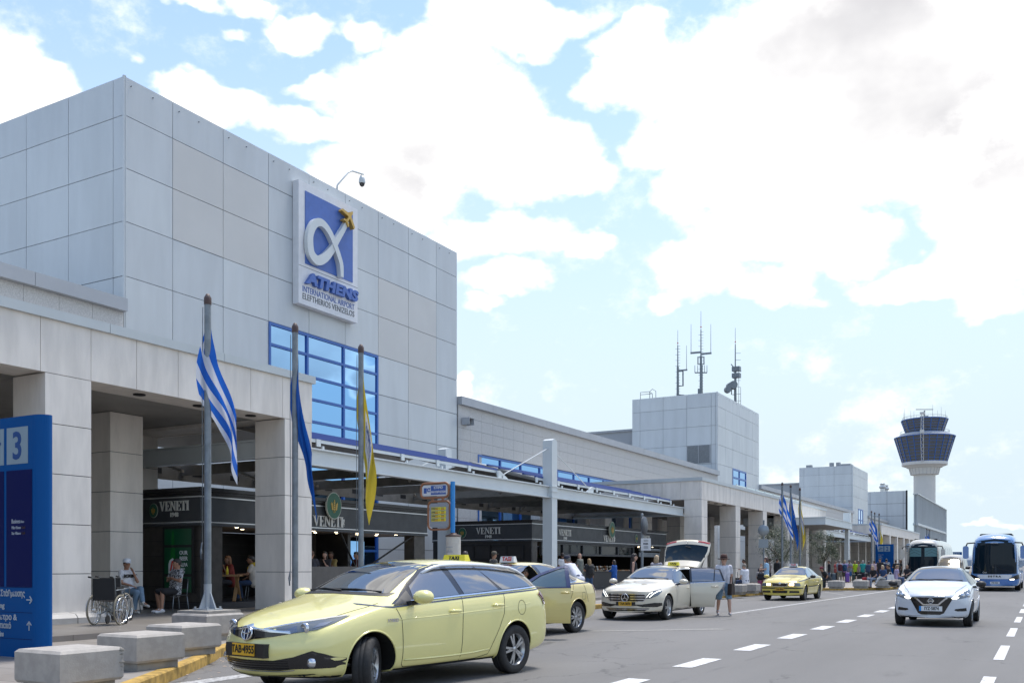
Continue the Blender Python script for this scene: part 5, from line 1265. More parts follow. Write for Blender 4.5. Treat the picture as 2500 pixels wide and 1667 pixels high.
    def mirror(s, x, y, z, m, sides=(1, -1), sc=1.0, arm=CM['black'], lamp=True):
        for sd_ in sides:
            a = MB()
            prof = [(0, .0), (.05, .05), (.08, .085), (.06, .098), (-.02, .10), (-.05, .095)]
            Mt = Matrix.Translation((x, sd_*y, z))
            ring = []
            n = 14; vs = []
            for k, (dx, r) in enumerate([(.085, .02), (.07, .06), (.03, .088), (-.03, .095), (-.06, .09)]):
                for i in range(n):
                    t = 2*math.pi*i/n; c_, s_ = math.cos(t), math.sin(t)
                    vs.append(Mt @ Vector((dx*sc, sd_*(c_*r*1.25*sc), s_*r*.86*sc*(1.0 if s_ > 0 else .9))))
            a.add(vs, [(k*n+i, k*n+(i+1) % n, (k+1)*n+(i+1) % n, (k+1)*n+i) for k in range(4) for i in range(n)], 0, True); a.add(vs[:n], [tuple(range(n))], 0, True)
            mr = s.put('wing_mirror', a, m)
            a = MB(); a.add(vs[-n:], [tuple(range(n))]); obj('mirror_glass', a, CM['glass'], mr)
            a = MB(); a.bar((x+.02, sd_*(y-.10), z-.06), (x+.03, sd_*(y-.24), z-.085), .10, .05); obj('mirror_arm', a, arm, mr)
    def plate(s, txt, z, y=0, kind='y', w=.50, h=.12, off=.012, lead=None):
        p = s.at('F', y, z, off); a = MB(); a.box(p.x-.012, p.x, y-w/2, y+w/2, z-h/2, z+h/2)
        o = s.put('number_plate', a, CM['plate_y'] if kind == 'y' else CM['plate_w'])
        if kind == 'w': b = MB(); b.box(p.x, p.x+.001, y-w/2, y-w/2+.045, z-h/2, z+h/2); obj('blue_band', b, M['skyblue'], o)
        b = text_mb(txt, h*.92, .003, bold=.003, M4=frame_x(p.x+.002, y+(.02 if kind == 'w' else 0), z), width=.80 if len(txt) > 7 else .9); obj('lettering', b, CM['ink'], o)
    def taxi_sign(s, x, txt, m, mt, w=.42, h=.13, y=0):
        z = s.at('T', x, y).z; a = MB()
        a.prism([(-w/2, 0), (w/2, 0), (w*.44, h), (-w*.44, h)], -.06, .06, lambda u, v, ww: (x+ww*(1-v*3), y+u, z+.01+v))
        o = s.put('taxi_sign', a, m); b = text_mb(txt, h*.82, .004, bold=.006, M4=Matrix.Translation((x+.050, y, z+.012+h*.52)) @ Matrix.Rotation(R(-14), 4, 'Y') @ frame_x(0, 0, 0), width=1.0, spacing=1.05); obj('lettering', b, mt, o)
        a = MB(); a.box(x-.05, x+.05, y-w*.4, y+w*.4, z-.02, z+.012); obj('sign_foot', a, CM['black'], o)
    def handle(s, x, z, m=None, sides='LR', w=.19):
        for p in sides:
            q = s.at(p, x, z); sg_ = 1 if p == 'L' else -1; a = MB()
            a.tube([(x+w/2, q.y-sg_*.01, z), (x+w*.42, q.y+sg_*.028, z+.004), (x, q.y+sg_*.034, z+.006), (x-w*.42, q.y+sg_*.028, z+.004), (x-w/2, q.y-sg_*.01, z)], [.013, .017, .018, .017, .013], n=8)
            s.put('door_handle', a, m or s.paint)
    def cabin(s, x0, x1, z, ws=.55):
        pass
def torus(mb, c, ry, rz, r, axis='x', n=28, mi=0, tilt=0):
    pts = []
    for i in range(n):
        t = 2*math.pi*i/n; u, v = ry*math.cos(t), rz*math.sin(t); pts.append((c[0]-tilt*v, c[1]+u, c[2]+v))
    return mb.tube(pts, r, n=6, mi=mi, closed=True)
def wiper(car, pts, pr='F'):
    a = MB()
    for p in pts: a.tube([car.at(pr, u, v, .015) for u, v in p], .009, n=5)
    car.put('wiper', a, CM['black'])
def roof_rail(car, x0, x1, y, h=.05):
    for sg_ in (1, -1):
        a = MB(); pts = []
        for i in range(13):
            t = i/12; x = x0+(x1-x0)*t; q = car.at('T', x, y*sg_); lift = h*min(1, math.sin(math.pi*min(max(t, .0), 1))*2.6); pts.append((x, q.y, q.z+lift-.005))
        a.tube(pts, .021, n=8); car.put('roof_rail', a, mat('satin_silver', (.74, .75, .76), .3, metal=.35))

# ---------------------------------------------------------------- near yellow estate taxi
def near_estate():
    t = thing('estate_taxi', 'large pale yellow estate taxi with roof rails in the foreground', 'taxi', (-7.27, 9.82, 0), R(262.6)); t.scale = (1.03, 1.03, 1.03)
    P = paint_mat('pale_yellow_paint', (.76, .70, .27))
    st = [(2.29, .235, .60, .74, .70, .62, .765), (2.12, .215, .70, .83, .775, .66, .845), (1.80, .20, .80, .875, .86, .70, .935), (1.40, .20, .885, .895, .945, .72, 1.01), (1.08, .20, .945, .90, 1.005, .715, 1.075),
          (.86, .20, .965, .90, 1.09, .67, 1.175), (.50, .20, .985, .90, 1.275, .615, 1.355), (.18, .20, 1.0, .90, 1.385, .58, 1.455), (-.35, .20, 1.015, .90, 1.425, .575, 1.50), (-1.0, .20, 1.04, .90, 1.415, .57, 1.495), (-1.6, .215, 1.07, .893, 1.37, .56, 1.455), (-1.98, .25, 1.07, .865, 1.295, .555, 1.39), (-2.16, .28, .97, .84, 1.12, .62, 1.19), (-2.30, .32, .74, .80, .83, .66, .89)]
    c = Car(t, st, 2.60, .318, P, ra=.365, sweepF=(.30, .24, .12, .04), sweepR=(.16, .14, .08), nose_dx=[-.10, -.06, -.02, .03, .04, .02, 0, -.01, -.02, -.02], track=.785)
    c.wheels(5, 'twin', steer=R(33), rim=.66)
    # glasshouse
    sur = [(.97, .975), (.80, 1.045), (.52, 1.215), (.22, 1.36), (-.1, 1.425), (-.7, 1.43), (-1.25, 1.405), (-1.68, 1.335), (-1.93, 1.21), (-2.0, 1.14), (-1.95, 1.115), (-1.3, 1.085), (-.3, 1.04), (.5, 1.0)]
    ds = c.side('window_surround', sur, CM['gloss'], .003)
    for k, p in enumerate('LR'):
        for poly in ([(.60, 1.02), (.54, 1.165), (.22, 1.33), (-.07, 1.395), (-.13, 1.40), (-.20, 1.055)], [(-.30, 1.06), (-.245, 1.403), (-.72, 1.405), (-.83, 1.37), (-1.0, 1.10)], [(-.80, 1.398), (-1.23, 1.378), (-1.64, 1.315), (-1.88, 1.19), (-1.93, 1.14), (-1.08, 1.10)]):
            c.put('side_window', c.decal(poly, p, .006), CM['glass'])
        c.put('chrome_strip', c.line([(.66, 1.0), (-.3, 1.045), (-1.3, 1.09), (-1.95, 1.122)], p, .016, .010), CM['chrome'], ds[k])
        c.put('belt_stripe', c.line([(1.30, .985), (1.12, .955), (.97, .945), (.5, .972), (-.3, 1.015), (-1.3, 1.062), (-1.98, 1.092)], p, .014, .004), CM['stripe'])
        c.put('mirror_corner', c.decal([(.96, .96), (.82, 1.02), (.62, 1.12), (.62, 1.0), (.64, .968)], p, .007), CM['black'], ds[k])
        c.seams([[(.93, .93), (.86, .80), (.84, .5), (.83, .30), (.79, .265), (.5, .258), (-.2, .255), (-.5, .26), (-.74, .30), (-.80, .42), (-.93, .62), (-1.03, .80), (-1.06, 1.05)], [(-.225, 1.03), (-.20, .7), (-.195, .26)], [(.83, .28), (.78, .21)]], p, .008)
        fl_ = [(-1.42+.085*math.cos(i*math.pi/8), .86+.095*math.sin(i*math.pi/8)) for i in range(17)]
        if p == 'L': c.seams([fl_], p, .006)
    c.handle(-.06, .862); c.handle(-.90, .905)
    for p in 'LR':
        b = MB(); b.tube([c.at(p, x_, z_, .002) for x_, z_ in [(.80, .345), (.4, .335), (0, .332), (-.4, .338), (-.74, .36)]], .012, n=6); c.put('sill_moulding', b, P)
        b = MB(); b.tube([c.at(p, x_, z_, -.004) for x_, z_ in [(.90, .802), (.4, .815), (-.2, .835), (-.9, .865), (-1.6, .91), (-2.0, .94)]], .008, n=6); c.put('crease', b, P)
    c.put('badge', text_mb('HYBRID', .05, .006, bold=.002, M4=Matrix.Translation((1.0, c.at('L', 1.0, .80).y+.006, .80)) @ Matrix(((-1,0,0,0),(0,0,1,0),(0,1,0,0),(0,0,0,1)))), CM['chrome'])
    # windscreen and bonnet
    ws = [(-.665, 1.09), (-.655, 1.12), (-.56, 1.32), (-.485, 1.415), (-.3, 1.442), (0, 1.452), (.3, 1.442), (.485, 1.415), (.56, 1.32), (.655, 1.12), (.665, 1.09), (.4, 1.10), (0, 1.11), (-.4, 1.10)]
    w = c.front('windscreen', ws, CM['glass'], .005); c.put('cowl', c.line([(.70, 1.078), (.4, 1.092), (0, 1.102), (-.4, 1.092), (-.70, 1.078)], 'F', .035, .004), CM['black'], w)
    wiper(c, [[(.60, 1.10), (.25, 1.125), (-.12, 1.122)], [(.05, 1.11), (-.3, 1.128), (-.62, 1.10)]])
    c.seams([[(1.98, .60), (1.70, .69), (1.3, .745), (1.1, .75)], [(1.98, -.60), (1.70, -.69), (1.3, -.745), (1.1, -.75)]], 'T', .007)
    # nose
    hl = c.pair('headlight', [(.20, .735), (.55, .80), (1.00, .865), (1.06, .875), (.95, .80), (.80, .735), (.50, .695), (.36, .71)], CM['lamp'], .006, ref=2.15, k=.45)
    for q, sg_ in zip(hl, (1, -1)):
        b = MB(); pr = ('O', 2.15, .45*sg_)
        c.line([(u*sg_, v) for u, v in [(.18, .742), (.36, .722), (.52, .704)]], pr, .016, .010, b); c.line([(u*sg_, v) for u, v in [(.2, .745), (.55, .806), (1.02, .874)]], pr, .012, .009, b)
        obj('chrome_brow', b, CM['chrome'], q)
        pc = c.ray(pr, .66*sg_, .752)[0]; d = MB(); d.lathe([(0, .0), (.045, .006), (.058, .0), (.062, -.02)], (0,0,0), 'x', n=20, M4=Matrix.Translation(pc+Vector((.012, 0, 0)))); obj('projector_lens', d, CM['lampin'], q)
        d = MB(); c.decal([(u*sg_, v) for u, v in [(.42, .715), (.56, .775), (.60, .715), (.52, .702)]], pr, .009, .03, d); c.decal([(u*sg_, v) for u, v in [(.74, .745), (.80, .80), (.93, .82), (.86, .775)]], pr, .009, .03, d); obj('inner_reflector', d, mat('smoked_reflector', (.22, .25, .30), .15, metal=.8), q)
    c.front('upper_grille', [(-.52, .70), (-.3, .712), (-.09, .735), (.09, .735), (.3, .712), (.52, .70), (.34, .665), (.10, .635), (0, .62), (-.10, .635), (-.34, .665)], CM['gloss'], .005)
    b = MB(); c.line([(-.50, .712), (-.3, .722), (-.09, .745), (0, .775), (.09, .745), (.3, .722), (.50, .712)], 'F', .022, .012, b); c.put('grille_chrome', b, CM['chrome'])
    q = c.at('F', 0, .695, .02); b = MB(); torus(b, (q.x, 0, .695), .083, .072, .0095, tilt=.2); torus(b, (q.x+.006, 0, .695), .032, .070, .007, tilt=.2); torus(b, (q.x+.006, 0, .722), .066, .030, .007, tilt=.2); em_ = c.put('emblem', b, CM['chrome'])
    b = MB(); b.lathe([(0, .0), (.075, -.002), (.08, -.01)], (q.x-.004, 0, .695), 'x', n=24); obj('emblem_disc', b, CM['stripe'], em_)
    pq = c.at('F', 0, .52).x; a = MB(); a.box(pq-.08, pq+.012, -.315, .315, .445, .59); c.put('plate_holder', a, CM['black'])
    c.plate('TAB·4955', .525, -.01, 'y', .36, .125, .026)
    lo = c.front('lower_grille', [(-.84, .40), (-.83, .50), (-.72, .525), (-.56, .46), (-.36, .42), (.36, .42), (.56, .46), (.72, .525), (.80, .49), (.93, .37), (.90, .345), (.55, .335), (.4, .315), (-.4, .315), (-.55, .335), (-.86, .36)], CM['gloss'], .006)
    b = MB()
    for z in (.34, .365, .39, .41): c.line([(-.5, z), (0, z-.004), (.5, z)], 'F', .008, .012, b)
    obj('grille_bar', b, CM['black'], lo)
    b = MB(); c.line([(-.55, .325), (-.4, .308), (.4, .308), (.55, .325)], 'F', .010, .011, b); obj('chrome_line', b, CM['chrome'], lo)
    for sg_ in (1, -1):
        q = c.at('F', .70*sg_, .40, .012); b = MB(); b.lathe([(0, .02), (.035, .016), (.052, .0), (.058, -.03)], (q.x, .70*sg_, .40), 'x', n=18); c.put('fog_lamp', b, CM['lampin'])
    c.front('chin', [(-.80, .235), (-.7, .285), (-.3, .262), (.3, .262), (.7, .285), (.80, .235)], CM['black'], .006)
    c.mirror(.66, 1.02, 1.05, P, sc=1.05)
    for sg_ in 'LR':
        c.put('tail_light', c.decal([(-1.90, 1.06), (-2.2, 1.03), (-2.22, .88), (-2.02, .93), (-1.88, 1.02)], sg_, .012), CM['tail'])
    c.put('tail_light', c.decal([(.84, 1.03), (.5, 1.02), (.5, .90), (.84, .88)], 'B', .012), CM['tail']); c.put('tail_light', c.decal([(-.84, 1.03), (-.5, 1.02), (-.5, .90), (-.84, .88)], 'B', .012), CM['tail'])
    c.put('rear_window', c.decal([(.62, 1.12), (-.62, 1.12), (-.52, 1.33), (.52, 1.33)], 'B', .005), CM['glass'])
    roof_rail(c, .22, -1.85, .59, .06)
    c.taxi_sign(-1.42, 'TAXI', mat('sign_yellow', (.62, .56, .04), .5), CM['ink'], .42, .10, y=-.25)
    return c
near_estate()

# ---------------------------------------------------------------- yellow saloon with open door
def saloon_open():
    t = thing('saloon_taxi', 'yellow saloon taxi with its front door open and driver inside', 'taxi', (-9.87, 17.10, 0), R(264)); t.scale = (1.05, 1.05, 1.06)
    P = paint_mat('warm_yellow_paint', (.70, .57, .20))
    st = [(2.28, .23, .62, .72, .71, .62, .77), (2.12, .21, .71, .82, .79, .66, .85), (1.8, .20, .80, .87, .86, .70, .93), (1.4, .20, .86, .90, .925, .72, .985), (1.0, .20, .915, .905, .98, .71, 1.04), (.78, .20, .935, .905, 1.06, .67, 1.13), (.4, .20, .95, .905, 1.25, .60, 1.31), (.05, .20, .96, .905, 1.355, .565, 1.42), (-.4, .20, .97, .905, 1.39, .56, 1.455), (-.9, .20, .985, .905, 1.375, .555, 1.44), (-1.3, .20, 1.0, .90, 1.29, .55, 1.355), (-1.75, .21, 1.0, .89, 1.12, .57, 1.19), (-2.05, .24, .985, .865, 1.03, .62, 1.10), (-2.28, .28, .93, .83, .99, .64, 1.045), (-2.36, .33, .74, .80, .83, .66, .88)]
    door = [(.80, .30), (.84, .60), (.86, .93), (.72, 1.03), (.42, 1.22), (.08, 1.345), (-.12, 1.375), (-.18, .95), (-.17, .30)]
    c = Car(t, st, 2.69, .32, P, ra=.365, sweepR=(.16, .13, .07), doorcut=door)
    c.wheels(7, 'twin', rim=.68)
    for k, p in enumerate('LR'):
        polys = [[(-.28, 1.0), (-.24, 1.37), (-.75, 1.375), (-1.05, 1.31), (-1.18, 1.24), (-1.22, 1.06), (-1.1, 1.02)]]
        if p == 'R': polys.append([(.72, 1.0), (.42, 1.19), (.08, 1.33), (-.13, 1.365), (-.2, .985)])
        s_ = c.put('window_surround', c.decal([(-.18, .965), (-.13, 1.385), (-.75, 1.40), (-1.1, 1.335), (-1.5, 1.18), (-1.56, 1.10), (-1.3, 1.03)], p, .003), CM['gloss'])
        polys.append([(-1.27, 1.06), (-1.22, 1.225), (-1.45, 1.14), (-1.5, 1.09)])
        for q in polys: c.put('side_window', c.decal(q, p, .006), CM['glass'])
        c.put('chrome_strip', c.line([(-.18, .968), (-1.3, 1.035), (-1.56, 1.09), (-1.5, 1.18), (-1.1, 1.335)], p, .014, .009), CM['chrome'], s_)
        c.put('belt_stripe', c.line([(-.2, .945), (-1.3, 1.005), (-2.2, 1.02)], p, .02, .004), CM['stripe'])
        c.seams([[(-.19, .95), (-.20, .6), (-.2, .28)], [(-1.2, 1.02), (-1.1, .8), (-.92, .55), (-.86, .3), (-.2, .27), (.8, .27)], [(-1.60, .98), (-1.72, .7), (-1.75, .62)]], p)
        c.seams([[(-1.50, .82), (-1.62, .82), (-1.62, .68), (-1.50, .68), (-1.50, .82)]], p, .007) if p == 'L' else None
        c.put('tail_light', c.decal([(-1.98, .98), (-2.3, .95), (-2.32, .78), (-2.1, .80)], p, .008), CM['tail'])
    c.handle(-1.0, .86)
    c.front('windscreen', [(-.69, 1.05), (-.58, 1.27), (-.50, 1.365), (0, 1.41), (.50, 1.365), (.58, 1.27), (.69, 1.05), (0, 1.075)], CM['glass'], .005)
    c.pair('headlight', [(.42, .66), (.45, .75), (.8, .80), (.78, .68)], CM['lamp'], .006)
    c.front('upper_grille', [(-.4, .62), (-.42, .73), (.42, .73), (.4, .62)], CM['gloss'], .006); c.front('lower_grille', [(-.7, .32), (-.7, .42), (.7, .42), (.7, .32)], CM['gloss'], .006)
    c.plate('TAE·2230', .52, 0, 'y', .5, .12, .015)
    c.mirror(.62, 1.0, 1.0, P, sides=(-1,)); c.taxi_sign(-.1, 'ΤΑΞΙ', M['signwhite'], M['red'], .36, .12)
    # open door: the shell of the same side, swung on its front edge
    ds = MB(); hinge = Vector((.82, .88, 0)); ang = R(-58)
    sk = c.decal([(.80, .30), (.84, .60), (.86, .93), (.72, .985), (-.18, .955), (-.17, .30)], 'L', .002, .06)
    fr = c.decal([(.86, .93), (.72, 1.03), (.42, 1.22), (.08, 1.345), (-.12, 1.375), (-.18, .955), (-.10, .97), (-.055, 1.335), (.07, 1.305), (.40, 1.18), (.67, 1.0), (.78, .96)], 'L', .002, .05)
    gl = c.decal([(.70, .975), (.41, 1.19), (.075, 1.31), (-.06, 1.34), (-.12, .96)], 'L', -.01, .06)
    st2 = c.line([(.84, .945), (-.18, .965)], 'L', .022, .008)
    Rt = Matrix.Translation(hinge) @ Matrix.Rotation(ang, 4, 'Z') @ Matrix.Translation(-hinge)
    def thick(mb, d):
        o_ = MB(); n = len(mb.v); o_.add(mb.v+[(x, y-d, z) for x, y, z in mb.v], [f for f in mb.f]+[[i+n for i in f[::-1]] for f in mb.f]); cnt = {}
        for f in mb.f:
            for i in range(len(f)): e = (f[i], f[(i+1) % len(f)]); cnt[tuple(sorted(e))] = cnt.get(tuple(sorted(e)), [])+[e]
        for e in cnt.values():
            if len(e) == 1: a_, b_ = e[0]; o_.f.append([b_, a_, a_+n, b_+n]); o_.m.append(0); o_.sm.append(False)
        return o_
    c.thick = thick
    dr = obj('open_door', thick(sk, .10).xf(Rt), P, t); obj('door_frame', thick(fr, .04).xf(Rt), CM['stripe'], dr); obj('door_window', gl.xf(Rt), mat('clear_tint', (.05, .09, .11), .02, ior=1.8, spec=.8), dr); obj('belt_stripe', st2.xf(Rt), CM['stripe'], dr)
    a = MB(); a.tube([(.0, .93, .87), (-.03, .955, .875), (-.12, .955, .875), (-.15, .93, .87)], .016, n=7); obj('door_handle', a.xf(Rt), P, dr)
    a = MB()
    for i in range(10): pass
    a.lathe([(.0, .10), (.06, .085), (.095, .03), (.09, -.05), (0, -.055)], (0, 0, 0), 'x', n=14, M4=Rt @ Matrix.Translation((.70, 1.02, 1.0)) @ Matrix.Scale(1.3, 4, (0, 1, 0))); obj('wing_mirror', a, P, dr)
    a = MB()
    for yy in (.40, -.40):
        a.cbox((-.05, yy, .52), (.5, .46, .18)); a.cbox((-.32, yy, .86), (.16, .44, .62)); a.cbox((-.36, yy, 1.25), (.09, .24, .18))
    sw = obj('seat', a, CM['seat'], t); a = MB(); torus(a, (.42, .40, .92), .18, .18, .016, tilt=.4); obj('steering_wheel', a, CM['black'], t)
    a = MB(); a.box(.55, .75, -.6, .78, .7, .93); obj('dashboard', a, CM['black'], t)
    return c
saloon_open()

# ---------------------------------------------------------------- cream estate taxi, tailgate and rear door open
def cream_estate():
    t = thing('estate_taxi', 'cream estate taxi with raised tailgate and rear side door open', 'taxi', (-9.69, 25.39, 0), R(271))
    P = paint_mat('cream_paint', (.62, .565, .45))
    st = [(2.36, .22, .62, .76, .73, .66, .79), (2.20, .20, .72, .85, .81, .70, .875), (1.85, .19, .80, .90, .88, .74, .945), (1.40, .19, .86, .918, .93, .75, .99), (.95, .19, .905, .925, .975, .73, 1.04), (.70, .19, .925, .925, 1.05, .69, 1.13), (.30, .19, .945, .925, 1.26, .62, 1.325), (-.05, .19, .955, .925, 1.375, .585, 1.44), (-.6, .19, .965, .925, 1.41, .58, 1.475), (-1.2, .19, .985, .925, 1.40, .575, 1.465), (-1.8, .20, 1.0, .92, 1.36, .57, 1.43), (-2.25, .23, 1.0, .89, 1.27, .56, 1.35), (-2.42, .26, .95, .86, 1.10, .62, 1.17), (-2.56, .30, .74, .82, .83, .66, .89)]
    door = [(-.36, .28), (-.33, .93), (-.28, 1.37), (-.8, 1.385), (-1.16, 1.34), (-1.28, 1.0), (-1.2, .8), (-1.05, .62), (-1.0, .28)]
    c = Car(t, st, 2.94, .335, P, ra=.375, track=.80, doorcut=door, sweepF=(.28, .22, .10, .03))
    c.wheels(5, 'twin', rim=.66)
    for k, p in enumerate('LR'):
        polys = [[(.68, 1.0), (.36, 1.2), (.0, 1.345), (-.2, 1.375), (-.26, .98)], [(-1.32, 1.05), (-1.2, 1.345), (-1.9, 1.30), (-2.18, 1.18), (-2.22, 1.12)]]
        if p == 'R': polys.append([(-.36, .985), (-.32, 1.38), (-1.1, 1.36), (-1.24, 1.05)])
        s_ = c.put('window_surround', c.decal([(.8, .955), (.42, 1.21), (.02, 1.37), (-.3, 1.40), (-.3, .955)] if p == 'L' else [(.8, .955), (.42, 1.21), (.02, 1.37), (-.3, 1.40), (-1.2, 1.385), (-1.9, 1.325), (-2.22, 1.20), (-2.27, 1.1), (-1.2, 1.0)], p, .003), CM['gloss'])
        for q in polys: c.put('side_window', c.decal(q, p, .006), CM['glass'])
        c.put('chrome_strip', c.line([(.8, .952), (-.28, .965)], p, .013, .009), CM['chrome'], s_)
        c.put('belt_stripe', c.line([(.85, .925), (-.3, .94)], p, .018, .004), CM['stripe'])
        c.put('sill_strip', c.line([(.9, .27), (-1.0, .27)], p, .016, .008), CM['chrome'])
        c.seams([[(.88, .92), (.84, .7), (.82, .28), (-.36, .25)], [(-.34, .94), (-.37, .28)]], p)
        c.put('tail_light', c.decal([(-2.2, .93), (-2.5, .91), (-2.5, .78), (-2.3, .78)], p, .008), CM['tail'])
    c.handle(-.12, .83)
    w = c.front('windscreen', [(-.72, 1.06), (-.61, 1.29), (-.53, 1.385), (0, 1.435), (.53, 1.385), (.61, 1.29), (.72, 1.06), (0, 1.085)], CM['glass'], .005)
    wiper(c, [[(.62, 1.075), (.2, 1.10), (-.1, 1.095)], [(-.05, 1.09), (-.35, 1.10), (-.64, 1.075)]])
    hl = c.pair('headlight', [(.50, .595), (.56, .70), (.74, .785), (.98, .825), (1.0, .76), (.86, .655), (.62, .58)], CM['lamp'], .006, ref=2.2, k=.45)
    for q, sg_ in zip(hl, (1, -1)):
        b = MB(); pr = ('O', 2.2, .45*sg_); c.line([(u*sg_, v) for u, v in [(.62, .615), (.72, .70), (.86, .765), (.97, .79)]], pr, .014, .010, b); c.line([(u*sg_, v) for u, v in [(.54, .62), (.62, .705), (.72, .755)]], pr, .010, .010, b); obj('lit_strip', b, CM['drl'], q)
    g = c.front('upper_grille', [(-.46, .505), (-.52, .565), (-.53, .66), (-.49, .70), (.49, .70), (.53, .66), (.52, .565), (.46, .505)], CM['gloss'], .006)
    b = MB(); c.line([(-.46, .505), (-.52, .565), (-.53, .66), (-.49, .70), (.49, .70), (.53, .66), (.52, .565), (.46, .505), (-.46, .505)], 'F', .018, .011, b); c.line([(-.51, .635), (-.14, .635)], 'F', .022, .014, b); c.line([(.14, .635), (.51, .635)], 'F', .022, .014, b); c.line([(-.50, .57), (-.14, .57)], 'F', .022, .014, b); c.line([(.14, .57), (.50, .57)], 'F', .022, .014, b); obj('grille_chrome', b, CM['chrome'], g)
    q = c.at('F', 0, .605, .03); b = MB(); torus(b, (q.x, 0, .605), .095, .095, .011)
    for a_ in (90, 210, 330): b.bar((q.x, 0, .605), (q.x, .092*math.cos(R(a_)), .605+.092*math.sin(R(a_))), .02, .022)
    obj('emblem', b, CM['chrome'], g)
    c.front('plate_holder', [(-.27, .395), (.27, .395), (.27, .50), (-.27, .50)], CM['black'], .008); c.plate('TAA·3870', .445, 0, 'y', .36, .10, .018)
    lo = c.front('lower_grille', [(-.86, .40), (-.86, .47), (-.72, .475), (-.42, .43), (.42, .43), (.72, .475), (.86, .47), (.86, .40), (.78, .365), (.45, .36), (.3, .40), (-.3, .40), (-.45, .36), (-.78, .365)], CM['gloss'], .006)
    b = MB(); c.decal([(-.62, .33), (.62, .33), (.5, .255), (-.5, .255)], 'F', .006, .04, b); obj('chin_intake', b, CM['gloss'], lo); b = MB(); c.line([(-.6, .30), (.6, .30)], 'F', .014, .011, b); obj('chrome_line', b, CM['chrome'], lo)
    c.mirror(.66, 1.04, 1.01, P)
    roof_rail(c, .05, -2.1, .61, .03); c.taxi_sign(-.55, 'TAXI', M['yellow'], CM['ink'], .34, .10, y=.35)
    # rear door swung open
    hinge = Vector((-.33, .91, 0)); Rt = Matrix.Translation(hinge) @ Matrix.Rotation(R(-76), 4, 'Z') @ Matrix.Translation(-hinge)
    def thick(mb, d):
        o_ = MB(); n = len(mb.v); o_.add(mb.v+[(x, y-d, z) for x, y, z in mb.v], [f for f in mb.f]+[[i+n for i in f[::-1]] for f in mb.f]); cnt = {}
        for f in mb.f:
            for i in range(len(f)): e = (f[i], f[(i+1) % len(f)]); cnt.setdefault(tuple(sorted(e)), []).append(e)
        for e in cnt.values():
            if len(e) == 1: a_, b_ = e[0]; o_.f.append([b_, a_, a_+n, b_+n]); o_.m.append(0); o_.sm.append(False)
        return o_
    sk = c.decal([(-.36, .28), (-.33, .955), (-1.30, 1.0), (-1.2, .8), (-1.05, .62), (-1.0, .28)], 'L', .002, .06)
    fr = c.decal([(-.33, .955), (-.28, 1.385), (-.8, 1.40), (-1.16, 1.35), (-1.30, 1.0)], 'L', .002, .06); gl = c.decal([(-.38, .99), (-.34, 1.355), (-.8, 1.365), (-1.12, 1.32), (-1.24, 1.02)], 'L', .004, .06)
    dr = obj('open_door', thick(sk, .11).xf(Rt), P, t); obj('door_frame', thick(fr, .035).xf(Rt), CM['gloss'], dr); obj('door_window', gl.xf(Rt), CM['glass'], dr)
    a = c.line([(-.33, .955), (-1.30, 1.0)], 'L', .02, .008); obj('belt_stripe', a.xf(Rt), CM['chrome'], dr); a = c.line([(-.99, 1.0), (-1.0, 1.34)], 'L', .03, .007); obj('window_bar', a.xf(Rt), CM['gloss'], dr)
    a = MB(); a.tube([(-.93, .93, .86), (-.96, .96, .865), (-1.08, .96, .87), (-1.11, .93, .87)], .017, n=7); obj('door_handle', a.xf(Rt), P, dr)
    # raised tailgate
    a, g_, rl = MB(), MB(), MB(); H0 = Vector((-2.14, 0, 1.44)); nu, nv = 14, 12
    def tg(u, v):                # u -1..1 across, v 0..1 from the hinge
        aa = R(38+26*v); x = -v*1.18*math.cos(R(52)) - .10*math.sin(v*math.pi); z = v*1.18*math.sin(R(44)) - .05*u*u*(1+v) ; return H0+Vector((x-.16*u*u*(.4+v*.3), u*(.56+.16*min(1, v*1.6)-.02*v), z))
    def patch(mb, u0, u1, v0, v1, off=0):
        vs = [tg(u0+(u1-u0)*i/nu, v0+(v1-v0)*j/nv) for j in range(nv+1) for i in range(nu+1)]
        vs = [v+Vector((.6, 0, .8))*off for v in vs]; mb.add(vs, [(j*(nu+1)+i, j*(nu+1)+i+1, (j+1)*(nu+1)+i+1, (j+1)*(nu+1)+i) for j in range(nv) for i in range(nu)], 0, True)
    patch(a, -1, 1, 0, 1)
    vs = [Vector(v)-Vector((.6, 0, .8))*.07 for v in a.v]; n0 = len(a.v); a.add(vs, [f[::-1] for f in a.f], 0, True)
    W_ = nu+1; bd = [j*W_ for j in range(nv)]; 
    for j in range(nv):
        for e in (0, nu): i0 = j*W_+e; a.add([], []); a.f.append([i0, i0+W_, i0+W_+n0, i0+n0]); a.m.append(0); a.sm.append(False)
    for i in range(nu): i0 = nv*W_+i; a.f.append([i0, i0+1, i0+1+n0, i0+n0]); a.m.append(0); a.sm.append(False)
    tgo = obj('tailgate', a, P, t); patch(g_, -.95, .95, .22, .82, .006); obj('rear_window', g_, CM['cglass'], tgo)
    for u0, u1 in ((-1, -.5), (.5, 1)): r_ = MB(); patch(r_, u0, u1, .925, .985, .008); obj('tail_light', r_, mat('bright_tail', (.45, .03, .04), .15, coat=1), tgo)
    q = tg(0, .87)+Vector((.012, 0, .016)); b = MB(); torus(b, q, .045, .04, .006); obj('emblem', b, CM['chrome'], tgo)
    b = MB(); b.cyl(tg(0, .72)+Vector((.02,0,.02)), tg(.25, .66)+Vector((.02,0,.02)), .012, n=5); obj('wiper', b, CM['black'], tgo)
    for sg_ in (1, -1): b = MB(); b.cyl((-2.25, .60*sg_, 1.22), tg(.95*sg_, .45), .014, n=6); obj('gas_strut', b, CM['black'], tgo)
    a = MB()
    for yy in (.42, -.42): a.cbox((-.28, yy, .80), (.16, .46, .66)); a.cbox((-.33, yy, 1.2), (.09, .25, .18))
